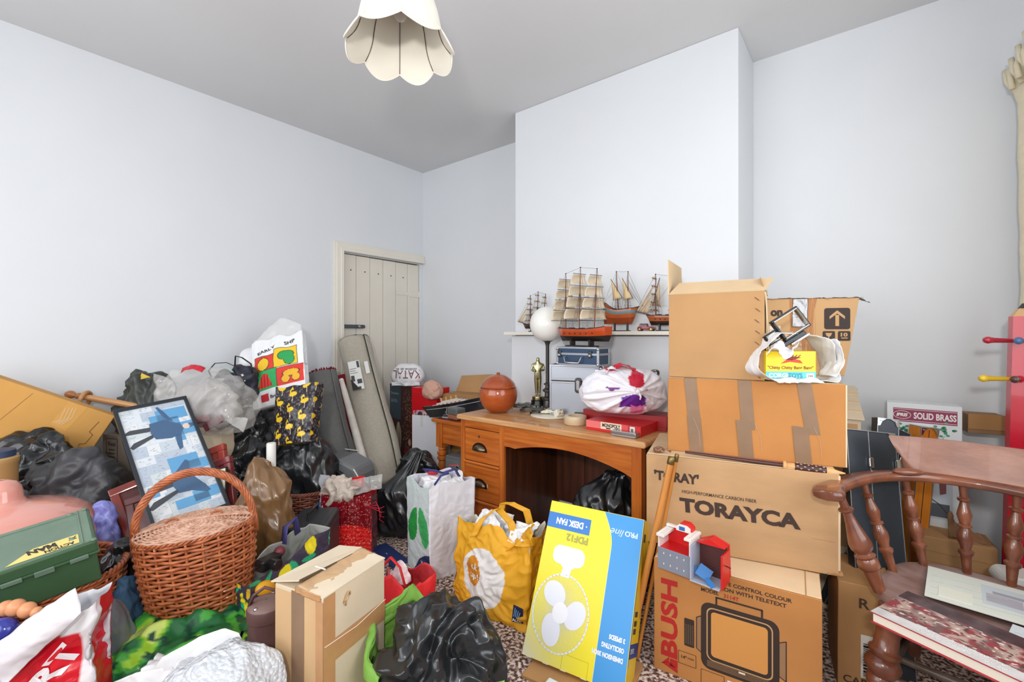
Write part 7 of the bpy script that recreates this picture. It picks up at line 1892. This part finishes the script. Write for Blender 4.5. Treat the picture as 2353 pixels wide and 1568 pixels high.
def front_carton():
    c2 = lambda X, Z, z=0: V((X*CT-Z*ST, X*ST+Z*CT, z))
    near, left, right = c2(-.535, 1.279), c2(-.7155, 1.364), c2(-.4556, 1.519)
    M, Wd = frameup(left, near, 0); D = .255; H = .50
    th = carton(M, Wd, D, H, card_cream, 'tall_taped_carton', 'tall pale carton bound with brown tape, front and centre on the carpet', seed=81, amp=.002)
    cm = mat('cardboard_front', (204, 168, 124), rough=.8, var=.05, vscale=5, bump=.2, bscale=90); t2 = mat('shiny_tape', (190, 142, 96), rough=.22, var=.05, vscale=20)
    rect(th, cm, .001, Wd-.001, .001, H-.012, y=-.0006, name='face_panel')
    for z0, z1 in ((.0, 0),): pass
    MB().box(Wd*.36, Wd*.62, -.0018, -.0010, 0, H-.004).build('tape_strip', tape_br, th)
    S_ = SIDE(Wd)
    def sb(a, b_, c, d, m=t2, nm='tape_strip', y=-.0016): return poly(th, m, [(a, c), (b_, c), (b_, d), (a, d)], M=S_, name=nm, y=y)
    sb(.0, D, .30, .365); sb(.0, D, .08, .15); sb(-.001, .042, 0, H, y=-.0020)
    MB().box(Wd-.028, Wd+.0008, -.0022, -.0012, 0, H-.01).build('tape_strip', t2, th)
    MB().tube([S_ @ V((.003, -.003, .362)), S_ @ V((D*.5, -.003, .352)), S_ @ V((D, -.003, .366))], .0012, 5).build('tape_glint', flat(240, 226, 206, .2), th)
    # top flaps: left one lifted, right one flat, tape torn between them
    fl = mat('cardboard_flap', (222, 206, 180), rough=.8, var=.05, vscale=7)
    def slab(P, m, nm, t=.004):
        a, b_, c, d = [V(p) for p in P]; n = (b_-a).cross(d-a).normalized()*t
        q = [a, b_, c, d]; MB().add(q+[p+n for p in q], [(0, 3, 2, 1), (4, 5, 6, 7), (0, 1, 5, 4), (1, 2, 6, 5), (2, 3, 7, 6), (3, 0, 4, 7)]).build(nm, m, th)
    slab(((-.010, -.006, H+.003), (Wd*.52, -.004, H+.030), (Wd*.50, D, H+.016), (-.004, D, H+.002)), fl, 'flap')
    slab(((Wd*.50, -.002, H+.010), (Wd+.002, -.002, H+.001), (Wd+.002, D, H+.001), (Wd*.48, D, H+.012)), fl, 'flap')
    b = MB(); 
    for i in range(26):
        y = D*.55*i/26; b.box(Wd*.515, Wd*.522, y, y+.006, H+.026-.010*i/26, H+.033-.010*i/26)
    b.build('torn_corrugation', flat(90, 74, 60, .8), th, kind='stuff')
    crumple_sheet(lambda u, v: V((Wd*(.50+.30*u), -.004+(D+.006)*v, H+.0165-.012*u+.002)), 14, 40, mat('crinkled_buff_tape', (200, 164, 124), rough=.22), th, 'top_tape', 6, .003, 22)
    crumple_sheet(lambda u, v: V((Wd*(.46+.5*u), -.006, H-.004+.018*v-.004*u)), 14, 8, t2, th, 'torn_tape_end', 7, .004, 22)
    MB().box(Wd*.40, Wd*.62, D*.30, D*.305, H+.030, H+.034, 0, RZ(0)).build('scratch', white_m, th)
    pts = [(.085+.012*cos(t*1.3), -.004-.004*sin(t*2), H-.035+.014*sin(t*1.9)+(-.02 if t > 6 else 0)) for t in [i*.5 for i in range(18)]]
    MB().tube([S_ @ V(p) for p in pts], .0016, 5).build('string_knot', flat(190, 156, 110, .8), th, smooth=180)
front_carton()
def leather_case():
    M = yawz(612, 1.52, 0, 0)
    th = thing('plum_leather_case', 'round plum-brown leather case with lid strap left of the tall carton', 'case', M)
    m = mat('plum_leather', (98, 68, 66), rough=.45, bump=.3, bscale=60, var=.1, vscale=12); ml = mat('plum_leather_top', (128, 100, 94), rough=.5, bump=.3, bscale=60)
    MB().lathe([(.052, 0), (.055, .01), (.055, .205), (.058, .21), (.058, .222), (.055, .226), (.055, .30), (.059, .303), (.060, .335), (.057, .342)], 36).build('body', m, th, smooth=40)
    MB().lathe([(.057, .342), (.052, .352), (.03, .358), (.002, .359)], 36, caps=False).build('lid', ml, th, smooth=60)
    MB().tube([(-.045, -.02, .35), (-.03, -.02, .385), (.0, -.01, .405), (.03, 0, .39), (.045, .01, .35)], .010, 8, flat=.5).build('strap', m, th, smooth=180)
    MB().ball((-.01, -.045, .35), .008, 8).build('stud', steel, th, smooth=180)
leather_case()
def lemon_bag():
    M = yawz(578, 1.70, 0, 66); Wd, D, H = .37, .12, .365
    rnd = random.Random(3); L_ = [(rnd.uniform(0, 4), rnd.uniform(-.05, 1.05), rnd.uniform(0, 3.1), rnd.random()) for _ in range(170)]
    def paint(fc, a, b):
        aa = fc+a
        for (x, z, an, k) in L_:
            dx = (aa-x)*.35; dz = (b-z)*.355; u = dx*cos(an)+dz*sin(an); v = -dx*sin(an)+dz*cos(an)
            if k < .62:
                if (u/.034)**2+(v/.024)**2 < 1: return (240, 222, 40) if k < .5 else (232, 186, 44)
            elif (u/.035)**2+(v/.011)**2 < 1: return (40, 176, 126)
        return (62, 58, 78)
    th, S = tote(M, Wd, D, H, paint, vc_gloss, 'lemon_print_bag', 'open shopping bag with yellow lemon print behind the leather case', 'bag', seed=82, amp=.012, bulge=.02, inner=(.62, .62, .60), jag=.03, nu=280, nv=100, taper=.04, sagx=lambda x: .86+.18*x)
    MB().tube([(Wd*.62, D-.01, H-.02), (Wd*.64, D-.01, H+.05), (Wd*.80, D, H+.06), (Wd*.84, D, H-.01)], .018, 6, flat=.15).build('handle', mat('violet_strap', (74, 70, 130), rough=.6), th, smooth=180)
    crumple_sheet(lambda u, v: V((.02+.36*u, .01+.11*v, H*.66+.05*sin(u*4)*sin(v*5))), 50, 40, mat('silver_lining', (176, 176, 168), rough=.3, metal=.3), th, 'lining', 5, .02, 11)
    M2 = M @ T(.06, .02, H*.86)
    t = thing('black_camera_bits', 'black camera-like gadgets lying in the mouth of the lemon print bag', 'gadget', M2 @ T(0, -.0, 0))
    bk = mat('gloss_black', (26, 26, 28)); MB().box(0, .09, 0, .05, 0, .045).build('body', bk, t, bevel=.008); MB().lathe([(.022, 0), (.022, .03), (.018, .034)], 20, 0, T(.045, 0, .022) @ RX(90)).build('lens', bk, t, smooth=40); MB().ball((.10, .03, .04), .022, 8).build('maroon_knob', flat(110, 40, 50), t, smooth=180)
    t = thing('yellow_fish_toy', 'orange-yellow toy lying in the lemon print bag beside the basket', 'toy', M @ T(.01, -.01, H*.70) @ RY(20))
    MB().ball((.03, 0, .03), .035, 10, 0, None, (1.2, .7, .8)).build('body', flat(226, 160, 30), t, smooth=180); MB().prism([(.06, .03), (.10, .055), (.095, .02)], -.006, .006).build('tail', flat(206, 130, 30), t); MB().tube([(-.02, -.02, .0), (.08, -.03, .02)], .006, 6).build('stick', flat(214, 196, 150), t)
lemon_bag()
def black_case():
    M = yawz(646, 2.09, 0, 8) ; Wd, D, H = .20, .28, .335
    th = thing('black_camcorder_case', 'soft black equipment case with top handle beside the sparkly red gift bag', 'case', M)
    bk = mat('black_vinyl', (44, 46, 50), rough=.42, bump=.15, bscale=120)
    MB().box(0, Wd, 0, D, 0, H).build('body', bk, th, bevel=.03)
    MB().prism(rrect(.004, Wd-.004, H-.05, H+.008, .02), .01, D-.01).build('lid', bk, th, bevel=.006)
    MB().tube([(Wd*.45, .09, H+.005), (Wd*.45, .10, H+.035), (Wd*.45, .25, H+.035), (Wd*.45, .26, H+.005)], .012, 8, flat=.5).build('handle', mat('gloss_black', (26, 26, 28)), th, smooth=60)
    MB().lathe([(.035, 0), (.035, .003)], 24, 0, T(Wd*.4, .05, H+.008)).build('badge', bk, th)
    for x in (.16, .18): MB().tube([(x, .02, H+.006), (x, D-.02, H+.006)], .003, 6).build('piping', mat('gloss_black', (26, 26, 28)), th)
black_case()
def small_basket():
    M = yawz(702, 2.70, 0, 0)
    th = thing('small_hoop_basket', 'small reddish wicker basket with hoop handle behind the black case', 'basket', M)
    wr = wood('red_wicker', (150, 88, 68), (116, 62, 46), .5, (6, 6, 6), 5)
    H = .33; P = weave(th, .11, .10, .145, .125, H, 26, 18, wr, .006); braid(P, 1.0, 100, .006, wr, th, 'rim_rod', 3, 16)
    MB().add([(.11*cos(2*pi*i/30), .10*sin(2*pi*i/30), .003) for i in range(30)], [tuple(range(29, -1, -1))]).build('base', wr, th)
    b = MB()
    for i in range(60):
        t = i/59; a = pi*t; c = V((-.08*cos(a)+.01, .06-.12*t, H+.0+.135*sin(a)))
        b.tube([c+V((.014*cos(q), .014*sin(q)*.4, .014*sin(q))) for q in [2*pi*k/8 for k in range(8)]], .004, 5, closed=True)
    b.build('bound_handle', wr, th, smooth=180, kind='stuff')
    M2 = M @ T(.03, -.04, .18)
    t = thing('rolled_blue_paper', 'roll of white and blue paper tubes standing in the small basket', 'roll', M2 @ RY(24))
    MB().lathe([(.030, 0), (.030, .26)], 20).build('white_tube', mat('white_paper', (206, 206, 216), rough=.6), t, smooth=40)
    MB().lathe([(.022, 0), (.022, .17)], 16, 0, T(.045, -.02, .0)).build('blue_tube', mat('blue_plastic', (48, 128, 200), rough=.35), t, smooth=40)
    MB().lathe([(.019, .17), (.019, .22)], 16, 0, T(.045, -.02, .0)).build('pink_band', flat(176, 92, 92), t, smooth=40); MB().ball((.045, -.02, .24), .026, 10, 0, None, (1, 1, .9)).build('green_cap', mat('teal_plastic', (48, 160, 134), rough=.35), t, smooth=180)
small_basket()
def grey_machine():
    M = yawz(716, 2.86, 0, -16); th = thing('grey_carry_case_machine', 'grey and lime plastic machine with a recessed black handle before the grey rug', 'appliance', M)
    g = mat('machine_grey', (112, 114, 116), rough=.4); lm = mat('machine_lime', (170, 186, 56), rough=.35); H = .475
    MB().prism([(.0, 0), (.33, 0), (.335, H-.10), (.31, H-.045), (.20, H), (.06, H-.005), (.0, H-.06)], 0, .20).build('body', g, th, bevel=.02)
    MB().prism([(-.02, .12), (.01, .12), (.03, H-.03), (.0, H-.02), (-.035, H-.07)], -.01, .18).build('lime_end', lm, th, bevel=.012); MB().ball((.04, -.03, H-.15), .075, 12, 0, None, (.8, .6, 1.2)).build('lime_front', lm, th, smooth=180)
    MB().tube([(.10, -.012, H-.055), (.16, -.016, H-.045), (.24, -.014, H-.085)], .012, 8, flat=.6).build('handle', black_m, th, smooth=60)
    MB().tube([(.31, -.004, H-.05), (.34, -.004, H-.09), (.335, -.004, H-.16)], .004, 6).build('white_line', white_m, th); MB().tube([(.10, .2, H+.01), (.2, .2, H+.006)], .003, 6).build('white_line', white_m, th)
grey_machine()
def gift_bag():
    M = yawz(738, 2.50, 0, 2); Wd, D, H = .275, .12, .36
    def paint(fc, a, b):
        n = noise.noise(V((a*40, b*45, fc)))
        if fc == 0:
            low = b < .46+.10*sin(a*pi)
            if low:
                if n > .42: return (250, 170, 160)
                return (220, 26, 30) if int(b*46+a*4) % 3 else (240, 60, 52)
            return (206, 130, 120) if n > .38 else (124, 14, 26)
        return (110, 60, 66)
    th, S = tote(M, Wd, D, H, paint, vc_gloss, 'sparkly_red_gift_bag', 'red patterned gift bag topped with cellophane behind the tall carton', 'bag', seed=83, amp=.010, bulge=.02, inner=(.6, .15, .15), jag=.03, nu=200, nv=100)
    vs, fs = sack(.10, .06, .14, seed=84, amp=.03, f=12, sub=5); MB().add(vs, fs).build('cellophane', mat('cream_cellophane', (214, 200, 186), rough=.2, alpha=.85, voro=.5, vorscale=12), th, smooth=180, M=T(.10, .04, H-.05) @ RY(-14))
    crumple_sheet(lambda u, v: V((.13+.19*u, .03+.04*v, H-.03+.06*u+.09*v*(1-.3*u))), 30, 16, clearbag, th, 'cellophane_mouth', 5, .025, 12)
    crumple_sheet(lambda u, v: V((-.01+.13*u, .0+.03*v, H-.06-.03*sin(pi*u)+.10*v)), 30, 16, clearbag, th, 'cellophane_mouth', 9, .02, 12)
    poly(th, flat(220, 24, 24, .35), [(.09, H), (.21, H+.02), (.21, H+.08), (.09, H+.06)], y=.09, name='red_card')
    for k in range(4): MB().tube([(Wd-.01, -.01, H-.06), (Wd+.03+.01*k, -.02, H-.03-.02*k), (Wd+.05, -.02, H-.07-.02*k), (Wd+.075, -.015, H-.06-.03*k)], .0022, 5).build('red_ribbon', flat(190, 24, 50), th, smooth=180)
    MB().tube([(Wd-.006, -.01, H-.05), (Wd, -.016, H-.14), (Wd-.008, -.012, H-.22)], .004, 6, flat=.3).build('red_ribbon', flat(190, 24, 50), th, smooth=180)
gift_bag()
def velvet_bag():
    M = yawz(936, 2.464, 0, -51); Wd, D, H = .25, .27, .475
    def paint(fc, a, b):
        if fc == 0:
            x = a*Wd; z = b*H
            for (cx, cz, an) in ((.075, .245, .38), (.185, .26, -.32)):
                dx, dz = x-cx, z-cz; u = dx*sin(an)+dz*cos(an); v = dx*cos(an)-dz*sin(an)
                w_ = .048*max(0, 1-(u/.105)**2)**.7*(1-.3*u/.1)
                if abs(u) < .105 and abs(v) < w_: return (32, 150, 64) if cx < .1 else (60, 168, 92)
            if z < .14 and (x-.30)**2+(z+.10)**2 < .24**2 and (x-.30)**2+(z+.12)**2 > .15**2: return (36, 46, 92)
            k = noise.noise(V((x*260, z*260, 1))); return (206+20*k, 216+16*k, 216+16*k)
        return (236, 234, 240)
    th, S = tote(M, Wd, D, H, paint, vc_matte, 'white_leaf_print_bag', 'upright white bag with two green leaves and a navy base left of the desk', 'bag', seed=85, amp=.006, f=8, bulge=.004, gusset=.02, inner=(.84, .83, .87), jag=.02, nu=220, nv=120, taper=.02)
    MB().add([S(.205+.045*cos(t), .075+.028*sin(t), .004) for t in [2*pi*i/24 for i in range(24)]], [tuple(range(24))]).build('navy_badge', flat(36, 46, 92), th)
    text(th, white_m, 'Velvet', .168, .066, .075, .024, S=S, off=.007, shear=.2, bold=.01); text(th, black_m, 'for', .20, .012, .035, .016, S=S, off=.005)
    crumple_sheet(lambda u, v: V((.03+.20*u, .04+.20*v, H-.04+.04*sin(u*7)*sin(v*5)+.03*v)), 60, 50, mat('white_carrier', (238, 238, 240)), th, 'inner_bag', 7, .03, 10)
    nv_ = mat('navy_print', (52, 54, 124), rough=.5); rdm = flat(196, 40, 66)
    for (P, m, r) in (([(.05, .10, H+.02), (.09, .06, H+.05), (.13, .10, H+.045), (.12, .15, H+.02)], nv_, .016), ([(.18, .12, H+.04), (.20, .18, H+.055), (.19, .21, H+.01)], nv_, .014), ([(.21, .05, H), (.225, .08, H+.045), (.23, .12, H+.05)], nv_, .014), ([(.07, .12, H+.01), (.10, .10, H+.03)], rdm, .030), ([(.10, .20, H+.05), (.17, .22, H+.06)], rdm, .006)):
        MB().tube(P, r, 8, flat=.35).build('printed_ribbon', m, th, smooth=180)
velvet_bag()
def mustard_bag():
    M = yawz(1040, 2.11, 0, -32.5); Wd, D, H = .40, .17, .365
    def paint(fc, a, b):
        if fc == 0:
            x, z = a*Wd, b*H
            d = sqrt(((x-.175)/.115)**2+((z-.165)/.125)**2)+.05*noise.noise(V((x*15, z*15, 2)))
            if ((x-.125)/.042)**2+((z-.185)/.065)**2 < 1: return (206, 132, 24)
            if d < 1: return (228, 224, 222)
        return (226, 164, 30)
    th, S = tote(M, Wd, D, H, paint, vc_matte, 'mustard_shopping_bag', 'mustard yellow shopping bag printed with a white egg shape in front of the desk drawers', 'bag', seed=86, amp=.020, f=8, bulge=.03, inner=(.80, .78, .72), jag=.05, nu=240, nv=120, lean=(0, .02), collapse=.2)
    wh = flat(240, 232, 220); text(th, wh, 'ck', .112, .195, .045, .030, S=S, off=.005, shear=.2); text(th, wh, 'up!', .108, .150, .055, .034, S=S, off=.005)
    MB().add([S(x, z, .004) for x, z in ((.335, .030), (.385, .030), (.385, .095), (.335, .095))], [(0, 1, 2, 3)]).build('navy_tag', flat(26, 34, 72), th)
    text(th, wh, 'ALDI', .339, .036, .042, .014, S=S, off=.008, bold=.03)
    for i in range(4): MB().add([S(x, z, .008) for x, z in ((.343+.008*i, .055), (.347+.008*i, .055), (.350+.008*i, .088-.004*i), (.346+.008*i, .088-.004*i))], [(0, 1, 2, 3)]).build('tag_stripe', flat(110, 160, 206), th)
    cr = mat('white_carrier', (238, 238, 240)); my = mat('mustard_fabric', (222, 160, 30), rough=.6)
    crumple_sheet(lambda u, v: V((.05+.16*u, .05+.04*v, H-.03+.10*v*sin(pi*u)**.5)), 30, 24, cr, th, 'crumpled_paper', 4, .04, 12)
    crumple_sheet(lambda u, v: V((.12+.14*u, .09+.05*v, H-.04+.09*v)), 30, 24, cr, th, 'crumpled_paper', 8, .04, 12)
    crumple_sheet(lambda u, v: V((.27+.12*u, .04+.10*v, H-.03+.05*v+.02*u)), 30, 24, cr, th, 'crumpled_paper', 11, .03, 12)
    def strap(P, nm='handle'):
        def f(u, v):
            n = len(P)-1; s = min(n-1e-6, u*n); i = int(s); p = V(P[i]).lerp(V(P[i+1]), s-i); return p+V((.030*(v-.5), .012*(v-.5), .012*(v-.5)))
        crumple_sheet(f, 40, 6, my, th, nm, 6, .006, 12, .002)
    strap([(.12, .0, H-.03), (.15, .03, H+.05), (.20, .08, H+.085), (.26, .10, H+.03), (.30, .07, H-.02)]); strap([(.14, D, H-.02), (.17, D, H+.08), (.23, D-.01, H+.09), (.30, D, H+.07), (.33, D, H-.02)])
    crumple_sheet(lambda u, v: V((.28+.14*u, .02+.14*v*(1-u), H-.04+.10*u*v+.03*u)), 30, 16, my, th, 'turned_corner', 5, .02, 10, .002)
mustard_bag()
def small_red_bag():
    M = yawz(868, 2.03, 0, -24); Wd, D, H = .23, .12, .175
    th, S = tote(M, Wd, D, H, lambda fc, a, b: (232, 36, 44) if b < .93 else (240, 60, 60), vc_matte, 'small_red_bag', 'small bright red fabric bag right of the tall taped carton', 'bag', seed=87, amp=.012, bulge=.02, inner=(.75, .2, .22), jag=.05, nu=120, nv=50, sagx=lambda x: .80+.25*x)
    crumple_sheet(lambda u, v: V((.01+.12*u, .02+.05*v, .12+.08*sin(pi*u)**.6*v+.02)), 30, 20, mat('pink_white_check', (232, 196, 200), rough=.6, rgb2=(244, 230, 230), vscale=40), th, 'checked_cloth', 4, .02, 12)
    MB().tube([(.0, .0, .13), (.01, .02, .20), (.05, .03, .245), (.10, .03, .21), (.135, .02, .14)], .013, 8, flat=.4).build('handle', mat('red_strap', (226, 34, 42), rough=.6), th, smooth=180); MB().tube([(.03, .01, .12), (.045, .02, .20), (.06, .01, .13)], .010, 8, flat=.4).build('inner_handle', mat('pink_strap', (236, 110, 116), rough=.6), th, smooth=180)
    p = G(868, 1262, .006)
    t = thing('navy_board', 'dark blue and mauve flat book lying on the carpet by the leaf print bag', 'book', Matrix.Translation(p) @ Matrix.Rotation(TH-R(48), 4, 'Z'))
    box('cover', flat(34, 52, 104, .5), t, -.02, .26, -.04, .06, 0, .012, .002); box('label', flat(176, 156, 156, .5), t, -.02, .22, -.12, -.04, 0, .012, .002); box('white_mark', white_m, t, .10, .12, .0, .003, .0122, .0126, 0)
small_red_bag()
def green_and_black():
    M = yawz(1010, 1.445, 0, 0)
    S_bag('open crumpled black bin bag spilling out of a green bag at the bottom centre', 1012, 1.42, .195, .17, .40, 0, binbag, seed=88, amp=.065, f=5, sub=7, top=.75, vstretch=.8)
    th = thing('green_bag_outer', 'lime green bag rolled back round the crumpled black bin bag', 'bag', M)
    gm = mat('lime_fabric', (128, 180, 76), rough=.6, bump=.3, bscale=60)
    def f(u, v):
        a = pi*.60+u*pi*.66; r = .208+.010*sin(u*17); h = .375-.12*u-.10*max(0, .12-u)/.12
        return V((r*cos(a)*1.02, .90*r*sin(a)-.0, h*v))
    crumple_sheet(f, 80, 40, gm, th, 'side', 5, .012, 8, .003)
    crumple_sheet(lambda u, v: V(f(u, 1))*(1)+V((-.0-.018*sin(pi*v)*cos(pi*.6+u*pi*.66)*-1, -.01*v, -.05*v+.02*sin(pi*v))), 80, 10, gm, th, 'rolled_rim', 8, .010, 10, .003)
    crumple_sheet(lambda u, v: V((.16+.05*u, -.12+.0*u, .22*v+.02*u)), 10, 16, gm, th, 'side', 9, .01, 9, .003)
green_and_black()

def left_tub():
    p = W(-6, HY, 1.93)
    t = thing('tan_storage_tub', 'tan cardboard tube tub with a blue lid rim at the extreme left edge', 'tub', T(p.x, p.y, 0))
    MB().lathe([(.062, 0), (.062, .70), (.066, .705), (.066, .722), (.060, .728)], 32).build('tube', mat('tub_tan', (182, 146, 92), rough=.6), t, smooth=40)
    MB().lathe([(.055, .728), (.055, .755), (.04, .76)], 32).build('blue_rim', mat('tub_blue', (52, 66, 96), rough=.5), t, smooth=40)
left_tub()
